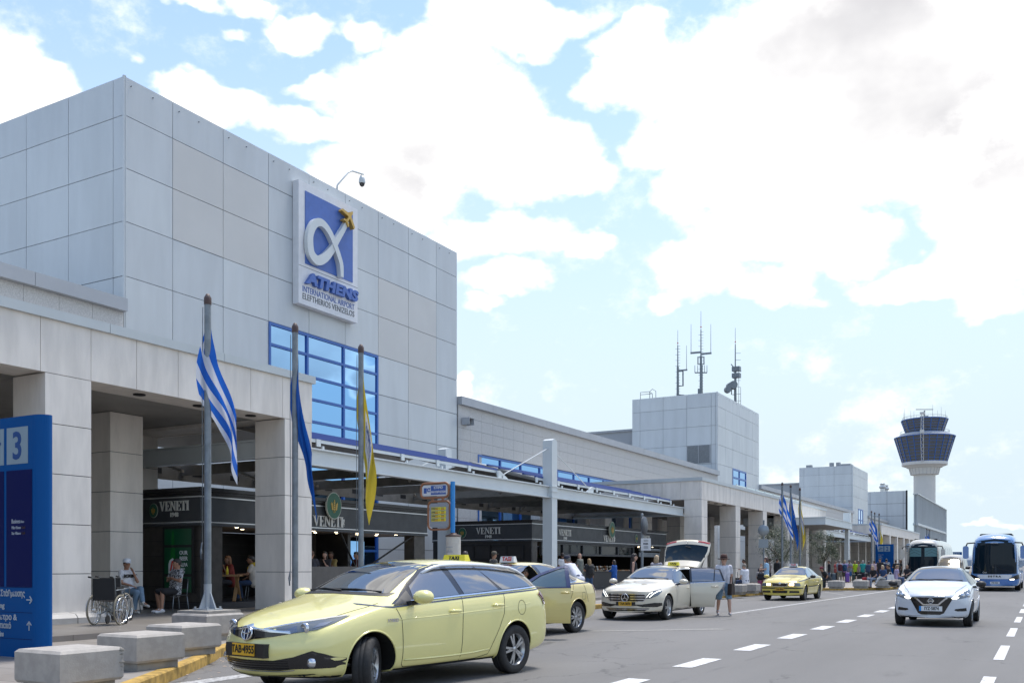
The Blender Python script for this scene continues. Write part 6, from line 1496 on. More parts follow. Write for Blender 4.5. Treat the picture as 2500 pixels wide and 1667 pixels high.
    a.cbox((-1.05, 0, .48), (.5, 1.3, .2)); obj('seat', a, CM['seat'], t)
    return c
cream_estate()

# ---------------------------------------------------------------- small older yellow saloon, headlights on
def old_saloon():
    t = thing('saloon_taxi', 'small older bright yellow saloon taxi with glowing headlights', 'taxi', (-9.51, 41.4, 0), R(269))
    P = paint_mat('bright_yellow_paint', (.60, .48, .075))
    st = [(2.18, .22, .60, .76, .70, .68, .755), (2.06, .20, .72, .82, .80, .70, .855), (1.7, .19, .82, .855, .885, .72, .94), (1.3, .19, .87, .865, .935, .72, .985), (.9, .19, .91, .865, .975, .70, 1.03), (.66, .19, .925, .865, 1.06, .66, 1.12), (.3, .19, .935, .865, 1.26, .59, 1.315), (.0, .19, .94, .865, 1.36, .555, 1.415), (-.45, .19, .945, .865, 1.385, .55, 1.435), (-.95, .19, .955, .865, 1.355, .545, 1.41), (-1.35, .19, .965, .86, 1.22, .55, 1.28), (-1.75, .20, .965, .85, 1.05, .60, 1.11), (-2.1, .24, .95, .83, 1.0, .62, 1.05), (-2.30, .30, .72, .79, .80, .64, .85)]
    c = Car(t, st, 2.51, .312, P, ra=.35, track=.74, tw=.195, sweepF=(.14, .12, .06), sweepR=(.12, .1, .05))
    c.wheels(6, 'solid', rim=.64, rimmat=mat('dull_rim', (.12, .12, .12), .45, metal=.5))
    for p in 'LR':
        s_ = c.put('window_surround', c.decal([(.74, .95), (.4, 1.19), (.02, 1.345), (-.4, 1.375), (-.95, 1.345), (-1.3, 1.2), (-1.5, 1.03), (-1.4, .99)], p, .003), CM['gloss'])
        for q in ([(.62, .98), (.36, 1.17), (.02, 1.32), (-.2, 1.345), (-.26, .975)], [(-.34, .98), (-.29, 1.345), (-.6, 1.35), (-.92, 1.32), (-1.12, 1.22), (-1.2, 1.0)]): c.put('side_window', c.decal(q, p, .006), mat('bright_car_glass', (.30, .36, .40), .03, metal=.5))
        c.put('belt_stripe', c.line([(1.9, .80), (.8, .905), (-1.4, .95), (-2.1, .93)], p, .025, .004), CM['stripe'])
        c.put('rub_strip', c.line([(.85, .57), (-.95, .60)], p, .04, .01), CM['black'])
        c.seams([[(.80, .92), (.78, .6), (.74, .27), (-.8, .27), (-.92, .5), (-1.15, .75), (-1.18, .95)], [(-.28, .95), (-.28, .27)]], p)
    c.handle(-.1, .80); c.handle(-.98, .82)
    c.front('windscreen', [(-.68, 1.045), (-.57, 1.27), (-.49, 1.36), (0, 1.40), (.49, 1.36), (.57, 1.27), (.68, 1.045), (0, 1.07)], CM['glass'], .005)
    hl = c.pair('headlight', [(.34, .605), (.345, .735), (.80, .73), (.84, .62), (.80, .60)], CM['lamp'], .006, ref=2.1, k=.25)
    for q, sg_ in zip(hl, (1, -1)):
        b = MB(); c.decal([(u*sg_, v) for u, v in [(.36, .62), (.365, .72), (.56, .72), (.56, .62)]], ('O', 2.1, .25*sg_), .010, .04, b); obj('lit_bulb', b, CM['warm'], q)
    g = c.front('upper_grille', [(-.29, .60), (-.31, .715), (.31, .715), (.29, .60)], CM['gloss'], .008); b = MB(); c.line([(-.29, .595), (-.315, .72), (.315, .72), (.29, .595), (-.29, .595)], 'F', .026, .014, b); obj('grille_chrome', b, CM['chrome'], g)
    q = c.at('F', 0, .715, .02); b = MB(); b.lathe([(0, .01), (.05, .006), (.055, 0)], (q.x, 0, .715), 'x', n=16); obj('emblem', b, CM['chrome'], g)
    c.front('bumper_strip', [(-.84, .50), (-.84, .545), (.84, .545), (.84, .50)], CM['black'], .012)
    for pl in ([(-.76, .33), (-.75, .41), (-.40, .41), (-.38, .33)], [(-.30, .32), (-.31, .42), (.31, .42), (.30, .32)], [(.76, .33), (.75, .41), (.40, .41), (.38, .33)]): c.front('lower_grille', pl, CM['gloss'], .006)
    c.plate('TAA·4043', .475, 0, 'y', .36, .105, .03)
    c.seams([[(1.9, .35), (.95, .40)], [(1.9, -.35), (.95, -.40)], [(1.95, .66), (.95, .72)], [(1.95, -.66), (.95, -.72)]], 'T', .012)
    c.mirror(.60, .98, .985, CM['black'], sides=(1,)); c.mirror(.60, .98, .985, P, sides=(-1,)); c.taxi_sign(-.1, 'ΤΑΞΙ', M['signwhite'], M['red'], .36, .12)
old_saloon()

# ---------------------------------------------------------------- white hatchback
def hatchback():
    t = thing('hatchback_car', 'small white hatchback driving towards the viewer with headlights on', 'car', (-2.36, 26.2, 0), R(270))
    P = paint_mat('cool_white_paint', (.56, .60, .655))
    st = [(1.98, .22, .58, .72, .68, .62, .75), (1.84, .20, .70, .81, .78, .66, .84), (1.55, .19, .80, .85, .865, .70, .94), (1.25, .19, .87, .865, .935, .71, 1.0), (.98, .19, .92, .87, .985, .70, 1.045), (.76, .19, .94, .87, 1.07, .665, 1.13), (.36, .19, .96, .87, 1.27, .60, 1.335), (.02, .19, .97, .87, 1.365, .57, 1.435), (-.45, .19, .98, .87, 1.38, .56, 1.455), (-1.0, .19, 1.01, .865, 1.345, .55, 1.42), (-1.5, .21, 1.03, .85, 1.24, .55, 1.33), (-1.78, .25, .98, .82, 1.05, .60, 1.12), (-1.96, .30, .74, .78, .84, .62, .90)]
    c = Car(t, st, 2.525, .308, P, ra=.35, track=.755, tw=.195, sweepF=(.24, .20, .10, .03), sweepR=(.14, .12, .06))
    c.wheels(5, 'twin', rim=.66)
    for p in 'LR':
        c.put('window_surround', c.decal([(.84, .965), (.45, 1.2), (.04, 1.355), (-.45, 1.385), (-1.0, 1.35), (-1.35, 1.22), (-1.4, 1.14), (-1.0, 1.03)], p, .003), CM['gloss'])
        for q in ([(.70, .995), (.42, 1.175), (.04, 1.325), (-.2, 1.355), (-.25, .995)], [(-.33, 1.0), (-.28, 1.355), (-.6, 1.355), (-.98, 1.325), (-1.18, 1.2), (-1.0, 1.05)]): c.put('side_window', c.decal(q, p, .006), CM['glass'])
        c.seams([[(.86, .93), (.80, .6), (.76, .27), (-.7, .27), (-.85, .5), (-1.05, .8), (-1.08, 1.0)], [(-.28, .97), (-.28, .27)]], p); c.put('sill_trim', c.line([(.85, .24), (-.8, .24)], p, .05, .006), CM['black'])
        c.put('tail_light', c.decal([(-1.55, 1.0), (-1.85, .96), (-1.85, .84), (-1.68, .86)], p, .008), CM['tail'])
    c.handle(-.1, .84)
    w = c.front('windscreen', [(-.70, 1.06), (-.60, 1.28), (-.52, 1.375), (0, 1.425), (.52, 1.375), (.60, 1.28), (.70, 1.06), (0, 1.085)], CM['glass'], .005)
    wiper(c, [[(.60, 1.075), (.2, 1.10), (-.1, 1.095)], [(-.05, 1.09), (-.35, 1.10), (-.62, 1.075)]])
    hl = c.pair('headlight', [(.42, .665), (.50, .735), (.80, .855), (1.0, .90), (1.0, .80), (.86, .71), (.62, .665)], CM['lamp'], .006, ref=1.8, k=.45)
    for q, sg_ in zip(hl, (1, -1)):
        b = MB(); pr = ('O', 1.8, .45*sg_); c.line([(u*sg_, v) for u, v in [(.56, .69), (.46, .70), (.54, .745), (.80, .845), (.96, .885)]], pr, .022, .010, b); obj('lit_strip', b, CM['drl'], q); b = MB(); c.decal([(u*sg_, v) for u, v in [(.40, .672), (.50, .74), (.60, .70), (.52, .66)]], pr, .012, .03, b); obj('lit_bulb', b, CM['lit'], q)
        for uu in (.70, .86): pc = c.ray(pr, uu*sg_, .745)[0]; d = MB(); d.lathe([(0, .008), (.05, .0), (.055, -.02)], (0, 0, 0), 'x', n=16, M4=Matrix.Translation(pc+Vector((.012, 0, 0)))); obj('projector_lens', d, CM['lampin'], q)
    g = c.front('upper_grille', [(-.42, .70), (.42, .70), (.46, .66), (.28, .33), (.20, .29), (-.20, .29), (-.28, .33), (-.46, .66)], CM['gloss'], .006)
    b = MB(); c.line([(-.35, .69), (-.30, .66), (-.16, .525), (.16, .525), (.30, .66), (.35, .69)], 'F', .036, .014, b); obj('grille_chrome', b, CM['chrome'], g)
    q = c.at('F', 0, .615, .02); b = MB(); torus(b, (q.x, 0, .615), .055, .055, .008); b.bar((q.x, -.075, .615), (q.x, .075, .615), .012, .02); obj('emblem', b, CM['chrome'], g)
    c.plate('IYZ·5874', .435, 0, 'w', .50, .115, .022)
    for sg_ in (1, -1): c.front('fog_intake', [(.50*sg_, .40), (.52*sg_, .43), (.74*sg_, .455), (.75*sg_, .38), (.57*sg_, .375)], CM['gloss'], .006)
    c.front('chin', [(-.46, .265), (-.55, .235), (-.4, .215), (.4, .215), (.55, .235), (.46, .265)], CM['black'], .007)
    c.mirror(.70, 1.0, 1.0, CM['black'])
    c.seams([[(1.75, .50), (1.4, .62), (1.0, .70)], [(1.75, -.50), (1.4, -.62), (1.0, -.70)]], 'T')
hatchback()

# ---------------------------------------------------------------- coaches, van, far car
def coach(label, x, y, body, lower, txt, plate, h=3.35, w=1.27, L=12.5, blue=False, rz=270):
    t = thing('coach', label, 'coach', (x, y, 0), R(rz))
    P = paint_mat(label.split()[0]+'_coach_paint', body)
    f = L/2; k = h/3.35
    st = [(f, .30, 1.0, w*.90, 2.55*k, w*.82, 2.80*k), (f-.12, .28, 1.05, w*.97, 2.75*k, w*.88, 3.05*k), (f-.5, .27, 1.1, w, 2.95*k, w*.90, 3.25*k), (f-1.5, .27, 1.1, w, 3.05*k, w*.92, h), (0, .27, 1.1, w, 3.05*k, w*.92, h), (-f+.6, .27, 1.1, w, 3.05*k, w*.92, h), (-f+.1, .3, 1.1, w*.97, 2.95*k, w*.9, 3.2*k), (-f, .4, 1.0, w*.93, 2.7*k, w*.82, 2.95*k)]
    c = Car(t, st, L*.52, .50, P, ra=.56, track=w-.17, tw=.30, sweepF=(.22, .16, .06), sweepR=(.1, .08))
    c.wheels(8, 'solid', rim=.6, rimmat=M['galv'])
    wg = w*.86
    wsn = c.front('windscreen', [(-wg*1.12, 1.0), (-wg*1.12, 1.6), (-wg*1.05, 2.82*k), (0, 2.96*k), (wg*1.05, 2.82*k), (wg*1.12, 1.6), (wg*1.12, 1.0), (0, .96)], CM['cglass'], .006, step=.12)
    for p in 'LR':
        s_ = c.put('side_glazing', c.decal([(f-.75, 1.35), (f-.8, 2.75*k), (-f+.5, 2.80*k), (-f+.5, 1.55), (f-2.2, 1.5)], p, .004, .3), CM['gloss'])
        for i in range(6): x0 = f-2.0-i*1.7; c.put('side_window', c.decal([(x0, 1.62), (x0, 2.68*k), (x0-1.6, 2.68*k), (x0-1.6, 1.62)], p, .008, .3), mat('bright_coach_glass', (.22, .25, .26), .03, metal=.6), s_)
    if blue:
        c.front('lower_panel', [(-w*.93, .33), (-w*.95, .70), (0, .66), (w*.95, .70), (w*.93, .33)], paint_mat('coach_blue', lower), .006, step=.1)
        c.front('grille_band', [(-w*.62, .70), (-w*.70, .93), (0, .95), (w*.70, .93), (w*.62, .70)], M['signwhite'], .008, step=.1)
        q = c.at('F', 0, .82, .014); c.put('lettering', text_mb('S E T R A', .13, .006, bold=.008, M4=frame_x(q.x, 0, .84), width=1.25), CM['ink'])
        q = c.at('F', -.45, 1.06, .014); c.put('lettering', text_mb('Cruiser', .12, .004, M4=frame_x(q.x, -.42, 1.06)), M['signwhite']); q = c.at('F', 0, 2.74*k, .014); c.put('lettering', text_mb('PRIVATE', .10, .004, M4=frame_x(q.x-.0, 0, 2.72*k)), M['signwhite'])
        for p in 'LR': c.put('blue_flank', c.decal([(f-.25, .32), (f-.25, .95), (-f+.3, 1.35), (-f+.3, .32)], p, .004, .3), MATS['coach_blue'])
    else:
        c.front('grille_band', [(-w*.7, .45), (-w*.75, .9), (w*.75, .9), (w*.7, .45)], CM['gloss'], .006, step=.1)
        for yy in (-.62, .62): c.front('sun_blind', [(yy-.5, 2.0*k), (yy-.5, 2.62*k), (yy+.5, 2.62*k), (yy+.5, 2.0*k)], mat('teal_blind', (.10, .22, .24), .4), .010, step=.15, parent=wsn)
        b = MB()
        for yy in (-.62, .62):
            for zz in (2.12, 2.32): c.line([(yy-.45, zz*k), (yy, (zz+.2)*k), (yy+.45, zz*k)], 'F', .02, .014, b)
        obj('blind_pattern', b, CM['ink'], wsn)
    wiper(c, [[(.9, 1.12), (.3, 1.25), (.05, 1.5)], [(-.2, 1.08), (-.7, 1.2), (-.95, 1.4)]])
    hl = c.pair('headlight', [(w*.55, .62), (w*.60, .76), (w*.98, .98), (w*1.0, .70)], CM['gloss'], .012, ref=f-.1, k=.15, step=.08)
    for q, sg_ in zip(hl, (1, -1)): b = MB(); c.decal([(u*sg_, v) for u, v in [(w*.60, .64), (w*.61, .70), (w*.78, .71), (w*.78, .65)]], ('O', f-.1, .15*sg_), .018, .05, b); obj('lit_bulb', b, CM['lit'] if blue else CM['lampin'], q)
    c.plate(plate, .48, 0, 'w', .52, .13, .02)
    for sg_ in (1, -1):
        a = MB(); xx = f+.30; a.tube([(f-.2, sg_*w*.80, 2.75*k), (f+.15, sg_*(w+.10), 2.72*k), (xx, sg_*(w+.16), 2.55*k)], .04, n=7); mr = c.put('mirror_arm', a, CM['black'])
        a = MB(); a.prism(rrect(0, 0, .30, .72, .1), -.09, .09, lambda u, v, ww: (xx+ww, sg_*(w+.17)+u, 2.2*k+v)); obj('mirror_housing', a, paint_mat('mirror_'+label.split()[0], lower if blue else (.55, .52, .45)), mr)
    a = MB(); z = h-.23; a.prism(rrect(0, 0, 1.7, .3, .1), 0, 2.2, lambda u, v, ww: (f-2.0-ww, u, z+.1+v*.6)); c.put('roof_unit', a, CM['black']); a = MB(); a.box(f-4, f-2.2, -.28, .28, z+.1, z+.20); c.put('roof_hatch', a, M['signwhite'])
    return c
coach('blue and white coach with white lettering band under its huge windscreen', -2.5, 59.6+6.25, (.09, .22, .46), (.03, .15, .44), 'SETRA', 'IYB·3636', blue=True)
coach('cream coach with two teal blinds behind its windscreen parked by the kerb', -8.2, 78.7+6.1, (.40, .385, .34), (.5, .48, .42), '', 'ZXH·1820', h=3.6)
def van():
    t = thing('van', 'pale beige van partly hidden between the white hatchback and the cream coach', 'van', (-5.5, 70, 0), R(270))
    P = paint_mat('beige_van_paint', (.36, .33, .26))
    st = [(2.5, .28, .80, .80, 1.0, .74, 1.06), (2.3, .26, .95, .90, 1.10, .80, 1.16), (1.9, .25, 1.05, .93, 1.22, .80, 1.30), (1.5, .25, 1.1, .94, 1.55, .78, 1.65), (.9, .25, 1.15, .95, 1.98, .76, 2.08), (.2, .25, 1.15, .95, 2.12, .76, 2.22), (-1.5, .25, 1.15, .95, 2.12, .76, 2.22), (-2.4, .28, 1.12, .93, 2.05, .75, 2.15), (-2.5, .35, 1.0, .9, 1.9, .75, 2.0)]
    c = Car(t, st, 3.1, .34, P, sweepF=(.2, .14, .06), track=.8, levels=2); c.wheels(6, 'solid')
    c.front('windscreen', [(-.80, 1.28), (-.68, 1.95), (0, 2.05), (.68, 1.95), (.80, 1.28)], mat('golden_car_glass', (.13, .115, .085), .08, metal=.6), .006, step=.1)
    for p in 'LR':
        for x0 in (.8, -.5, -1.6): c.put('side_window', c.decal([(x0, 1.25), (x0-.1, 1.95), (x0-.9, 1.95), (x0-.9, 1.25)], p, .006, .15), CM['glass'])
    c.pair('headlight', [(.5, .8), (.55, .95), (.85, 1.0), (.85, .82)], CM['lamp'], .008); c.front('upper_grille', [(-.4, .72), (-.42, .9), (.42, .9), (.4, .72)], CM['gloss'], .008); c.plate('IZA·7712', .5, 0, 'w', .5, .12, .02); c.mirror(1.3, 1.06, 1.3, CM['black'], sc=1.3)
van()
# ================================================================== PEOPLE
PENDING = []
def blob_add(mb, kind, *a):
    if kind == 'c':
        p0, r0, p1, r1 = a; p0, p1 = Vector(p0), Vector(p1); d = p1-p0
        if d.length < 1e-5: d = Vector((0,0,1e-4)); p1 = p0+d
        q = d.normalized().to_track_quat('Z', 'Y').to_matrix().to_4x4(); L = d.length; prof = []
        for i in range(5): t = -math.pi/2+math.pi/2*i/4; prof.append((r0*math.cos(t)+1e-5, r0*math.sin(t)))
        for i in range(5): t = math.pi/2*i/4; prof.append((r1*math.cos(t)+1e-5, L+r1*math.sin(t)))
        m = MB(); m.lathe(prof, n=12); n = 12; k = len(prof); m.f += [list(range(n))[::-1], [(k-1)*n+i for i in range(n)]]; m.m += [0, 0]; m.sm += [True, True]
        m.xf(Matrix.Translation(p0) @ q); mb.merge(m)
    else:
        c, r, *rest = a; m = MB(); prof = [(math.cos(-math.pi/2+math.pi*i/10)+1e-5, math.sin(-math.pi/2+math.pi*i/10)) for i in range(11)]; m.lathe(prof, n=14); n = 14
        m.f += [list(range(n))[::-1], [10*n+i for i in range(n)]]; m.m += [0, 0]; m.sm += [True, True]
        M4 = Matrix.Translation(Vector(c)) @ (rest[0] if rest else Matrix.Identity(4)) @ Matrix.Diagonal((r[0], r[1], r[2], 1)); m.xf(M4); mb.merge(m)
def blob(name, items, m, parent, vox, smooth=3):
    mb = MB()
    for it in items: blob_add(mb, *it)
    o = obj(name, mb, m, parent); md = o.modifiers.new('r', 'REMESH'); md.mode = 'VOXEL'; md.voxel_size = vox; md.use_smooth_shade = True
    if smooth: sm = o.modifiers.new('s', 'SMOOTH'); sm.iterations = smooth; sm.factor = .5
    PENDING.append(o); return o
def finish_blobs():
    dg = bpy.context.evaluated_depsgraph_get(); new = []
    for o in PENDING: new.append(bpy.data.meshes.new_from_object(o.evaluated_get(dg)))
    for o, me in zip(PENDING, new):
        old = o.data; o.modifiers.clear(); o.data = me; bpy.data.meshes.remove(old)
        for p in me.polygons: p.use_smooth = True
SKIN = {'light': mat('skin_light', (.50, .30, .22), .55), 'tan': mat('skin_tan', (.36, .19, .12), .55), 'dark': mat('skin_deep', (.20, .10, .065), .55)}
def cloth(c): return mat('cloth_%02d_%02d_%02d' % tuple(int(x*99) for x in c), c, .85, var=.12, vscale=9)
ARMS = {'down': ((-.02,.05,-.29),(.05,.06,-.54)), 'fwd': ((.03,.05,-.28),(.27,.0,-.27)), 'chin': ((.20,-.01,-.27),(.21,-.13,-.02)), 'cross': ((.07,.10,-.25),(.17,-.17,-.19)), 'lap': ((.05,.06,-.28),(.27,-.07,-.37)),
  'table': ((.17,.04,-.24),(.41,-.02,-.22)), 'up': ((.15,.06,-.21),(.19,-.11,.09)), 'strap': ((.03,.10,-.27),(.17,-.03,-.07)), 'back': ((-.10,.06,-.27),(-.05,.02,-.52)), 'reach': ((.18,.03,-.22),(.42,.0,-.30)), 'low': ((.10,.06,-.27),(.26,.03,-.48))}
def person(label, x, y, z, heading, h=1.72, pose='stand', arms=('down', 'down'), top=(.5,.5,.5), sleeve='short', bottom=(.05,.06,.1), legs='long', shoes=(.5,.5,.5), hair=(.03,.02,.015), style='short', skin='tan', lean=0, seat=.45, turn=0, near=0, group=None, hat=None, skirt=False, topmat=None, cross=False):
    S = h/1.75; t = thing('person', label, 'person', (x, y, z), R(heading), group)
    vox = (.026, .016, .0085)[near]; V = lambda a, b, c: Vector((a*S, b*S, c*S))
    pz = .93 if pose in ('stand', 'walk', 'bend') else seat/S+.10
    pel = V(0, 0, pz); ln = R(lean); up = Vector((math.sin(ln), 0, math.cos(ln))); fw = Vector((math.cos(ln), 0, -math.sin(ln)))
    chest = pel+up*.36*S; neck = pel+up*.545*S; hd = neck+(up+Vector((0,0,.9))).normalized()*.145*S+fw*.025*S
    T = Matrix.Rotation(R(turn), 4, 'Z'); sk = SKIN[skin]; B = []; Tp = []; Bt = []; Sh = []; Hr = []
    # torso
    for yy, r in ((-.075, .098), (0, .105), (.075, .098)):
        o_ = V(0, yy, 0); B.append(('c', pel+o_+up*.02*S, r*.92*S, chest+o_+up*.06*S, r*.95*S)); Tp.append(('c', pel+o_-up*.06*S, (r+.022)*S, chest+o_+up*.08*S, (r+.012)*S))
    B.append(('c', chest+up*.10*S, .07*S, neck+up*.05*S, .052*S))
    Tp.append(('c', chest+up*.12*S+V(0,-.13,0), .062*S, chest+up*.12*S+V(0,.13,0), .062*S))
    # head
    hq = lambda a, b, c: hd+(T @ Vector((a*S, b*S, c*S)))
    B += [('e', hd, (.097*S, .076*S, .118*S), T), ('e', hq(.028, 0, -.062), (.064*S, .056*S, .058*S), T), ('c', hq(.092, 0, .015), .011*S, hq(.112, 0, -.022), .015*S), ('e', hq(-.005, .077, -.01), (.02*S, .012*S, .032*S), T), ('e', hq(-.005, -.077, -.01), (.02*S, .012*S, .032*S), T), ('c', neck-up*.02*S, .055*S, hq(-.01, 0, -.05), .054*S)]
    wr = []
    for sg_, an in ((1, arms[0]), (-1, arms[1])):
        sh = chest+up*.135*S+V(0, .175*sg_, 0); e, w = ARMS[an]
        cv = lambda p: sh+fw*p[0]*S*.9+V(0, p[1]*sg_, 0)+ (up*p[2]*S if an != 'down' else Vector((up.x*p[2]*.4, 0, p[2]))*S)
        el, wt = cv(e), cv(w); d = (wt-el).normalized(); wr.append(wt)
        B += [('c', sh, .049*S, el, .038*S), ('c', el, .038*S, wt, .027*S)]
        side = d.cross(Vector((0,0,1)) if abs(d.z) < .9 else Vector((1,0,0))).normalized(); nrm = side.cross(d)
        if near == 2:
            B.append(('e', wt+d*.045*S, (.040*S, .018*S, .042*S), d.to_track_quat('X', 'Y').to_matrix().to_4x4()))
            for k in range(4):
                b0 = wt+d*.075*S+side*(k-1.5)*.019*S; l = (.06, .075, .07, .052)[k]*S; b1 = b0+d*l*.6+nrm*(-.008)*S; b2 = b1+d*l*.4+nrm*(-.022)*S; B += [('c', b0, .0095*S, b1, .0088*S), ('c', b1, .0088*S, b2, .0075*S)]
            B.append(('c', wt+d*.03*S+side*.030*S, .012*S, wt+d*.075*S+side*.055*S-nrm*.012*S, .009*S))
        else: B += [('c', wt+d*.02*S, .030*S, wt+d*.09*S, .026*S), ('c', wt+d*.03*S, .014*S, wt+d*.08*S+side*.035*S, .012*S)]
        if sleeve != 'none':
            k = .62 if sleeve == 'short' else 1; Tp.append(('c', sh, .066*S, sh+(el-sh)*k, (.060 if k < 1 else .050)*S))
            if sleeve == 'long': Tp.append(('c', el, .050*S, wt-d*.01*S, .040*S))
    # legs
    for sg_ in (1, -1):
        hp = pel+V(0, .085*sg_, -.02)
        if pose in ('stand', 'bend'): kn, an = V(.02+.02*sg_, .10*sg_, .50), V(-.01+.03*sg_, .11*sg_, .085); toe = an+V(.17, .02*sg_, -.05)
        elif pose == 'walk': kn, an = V(.10+.16*sg_, .13*sg_, .51), V((.30 if sg_ > 0 else -.26), .15*sg_, .10 if sg_ > 0 else .14); toe = an+V(.16, 0, -.04 if sg_ > 0 else -.10)
        else:
            kn = V(.43, .12*sg_, seat/S+.08); an = V(.46 if sg_ > 0 else .36, .13*sg_, .085); 
            if cross and sg_ > 0: kn = V(.42, .02, seat/S+.17); an = V(.62, -.10, seat/S-.16)
            toe = an+V(.17, .02*sg_, -.05 if not (cross and sg_ > 0) else -.10)
        B += [('c', hp, .080*S, kn, .056*S), ('c', kn, .054*S, kn+(an-kn)*.35, .055*S), ('c', kn+(an-kn)*.35, .055*S, an, .036*S), ('c', an, .034*S, toe, .024*S)]
        Sh += [('c', an-V(.045, 0, .035), .042*S, toe+V(0,0,-.003), .036*S), ('c', an, .044*S, an+V(.03,0,-.03), .046*S)]
        Bt.append(('c', pel+V(0, .07*sg_, 0), .128*S, hp, .108*S))
        if legs == 'long': Bt += [('c', hp, .102*S, kn, .074*S), ('c', kn, .074*S, an+(kn-an)*.06, .060*S)]
        else: k = .92 if legs == 'short' else .5; Bt.append(('c', hp, .106*S, hp+(kn-hp)*k, .090*S))
    if skirt: Bt.append(('c', pel, .15*S, pel+V(.02, 0, -.42), .19*S))
    body = blob('body', B, sk, t, vox, 3)
    blob('shirt', Tp, topmat or cloth(top), t, vox*1.15, 3); blob('trousers' if legs == 'long' else 'shorts', Bt, cloth(bottom), t, vox*1.15, 3); blob('shoes', Sh, cloth(shoes), t, vox*1.15, 2)
    hm = mat('hair_%02d_%02d_%02d' % tuple(int(q*99) for q in hair), hair, .5, var=.25, vscale=30)
    if style != 'bald' or hat:
        if style != 'bald': Hr += [('e', hq(-.022, 0, .028), (.094*S, .084*S, .108*S), T), ('e', hq(.02, 0, .075), (.078*S, .072*S, .055*S), T)]
        else: Hr += [('e', hq(-.04, 0, -.02), (.07*S, .083*S, .06*S), T)]
        if style in ('bob', 'long'): Hr += [('c', hq(-.035, .055, .0), .048*S, hq(-.03, .068, -.13), .036*S), ('c', hq(-.035, -.055, .0), .048*S, hq(-.03, -.068, -.13), .036*S), ('c', hq(-.06, 0, 0), .07*S, hq(-.065, 0, -.13), .06*S)]
        if style == 'long': Hr += [('c', hq(-.075, .03, -.1), .055*S, hq(-.10, .04, -.34), .04*S), ('c', hq(-.075, -.03, -.1), .055*S, hq(-.10, -.04, -.34), .04*S)]
        if style == 'bun': Hr += [('e', hq(-.10, 0, .075), (.05*S, .05*S, .05*S), T)]
        if style == 'tail': Hr += [('c', hq(-.10, 0, .05), .035*S, hq(-.16, 0, -.15), .025*S)]
        blob('hair', Hr, hm, t, vox, 2)
    if hat:
        hc, kind = hat; m = MB(); Mh = Matrix.Translation(hq(0, 0, .055)) @ T
        if kind == 'cap':
            m.lathe([(.103*S, -.01), (.104*S, .03*S), (.085*S, .075*S), (.04*S, .095*S), (.0, .098*S)], n=18, M4=Mh); m.prism([(.06*S, -.075*S), (.15*S, -.06*S), (.185*S, 0), (.15*S, .06*S), (.06*S, .075*S)], -.006, .006, lambda u, v, w: Mh @ Vector((u, v, w-.02*(u > .1)*S+.0)))
        else:
            m.lathe([(.10*S, -.02*S), (.165*S, -.03*S), (.18*S, -.012*S), (.165*S, -.016*S), (.102*S, .0), (.10*S, .04*S), (.088*S, .105*S), (.05*S, .125*S), (0, .105*S)], n=22, M4=Mh)
            bd = MB(); bd.lathe([(.104*S, 0), (.103*S, .03*S)], n=22, M4=Mh)
        ho = obj('hat' if kind != 'cap' else 'cap', m, cloth(hc), t)
        if kind != 'cap': obj('hat_band', bd, cloth((.02, .012, .01)), ho)
    if near:
        for sg_ in (1, -1):
            e = MB(); e.lathe([(0, .012*S), (.013*S, 0), (0, -.012*S)], hq(.086, .031*sg_, .012), n=8); obj('eye', e, mat('eye_dark', (.015, .01, .01), .2), body)
            e = MB(); e.bar(hq(.089, .018*sg_, .036), hq(.082, .048*sg_, .034), .010*S, .007*S); obj('eyebrow', e, hm, body)
        e = MB(); e.bar(hq(.090, -.024, -.062), hq(.090, .024, -.062), .010*S, .009*S); obj('mouth', e, mat('lips', (.28, .09, .08), .5), body)
    t['_h'] = 0; del t['_h']
    return t, dict(hq=hq, chest=chest, neck=neck, pel=pel, up=up, S=S, wr=wr)

def chair(label, x, y, z, rz, group='metal cafe chairs'):
    t = thing('chair', label, 'chair', (x, y, z), R(rz), group)
    a = MB(); a.box(-.21, .21, -.21, .21, .43, .455); obj('seat', a, M['blackm'], t); a = MB(); a.box(-.23, -.205, -.2, .2, .60, .86); obj('backrest', a, M['blackm'], t)
    for sx in (1, -1):
        for sy in (1, -1):
            a = MB(); a.tube([(.19*sx, .19*sy, .43), (.24*sx, .21*sy, 0)], .012, n=6)
            if sx < 0: a.tube([(-.19, .19*sy, .43), (-.22, .19*sy, .8)], .012, n=6)
            obj('leg', a, M['galv'], t)
    return t
def place(u_D): pass
# --- the two seated men and wheelchairs under the near portico
G1 = 'people resting under the near portico'
chair('metal chair under the man in white cap', -20.23, 15.88, .25, 5); chair('metal chair under the man in patterned shirt', -19.5, 16.79, .25, 262)
man1, k = person('seated man in white cap and white printed T-shirt with hand on chin', -20.2, 15.88, .25, 4, 1.74, 'sit', ('chin', 'lap'), (.62,.63,.66), 'short', (.16,.24,.33), 'long', (.5,.5,.48), (.02,.015,.012), 'short', 'tan', lean=-6, turn=-22, near=2, group=G1, hat=((.66,.68,.72), 'cap'), cross=True)
obj('shirt_print', text_mb('BOXING', .11, .006, bold=.006, M4=Matrix.Translation(k['chest']+Vector((.128*k['S'], 0, .03))) @ frame_x(0, 0, 0)), CM['ink'], man1)
pm = mat('patterned_shirt', (.5, .5, .5), .8)
def pat():
    N = NT(pm.node_tree); tc = N.new('ShaderNodeTexCoord').outputs['Object']; f = N.smooth(N.noise(tc, 22, 2, .5, 1.5), .47, .53)
    N.l.new(N.mix(f, (.025, .027, .03, 1), (.42, .42, .43, 1)), pm.node_tree.nodes['Principled BSDF'].inputs['Base Color'])
pat()
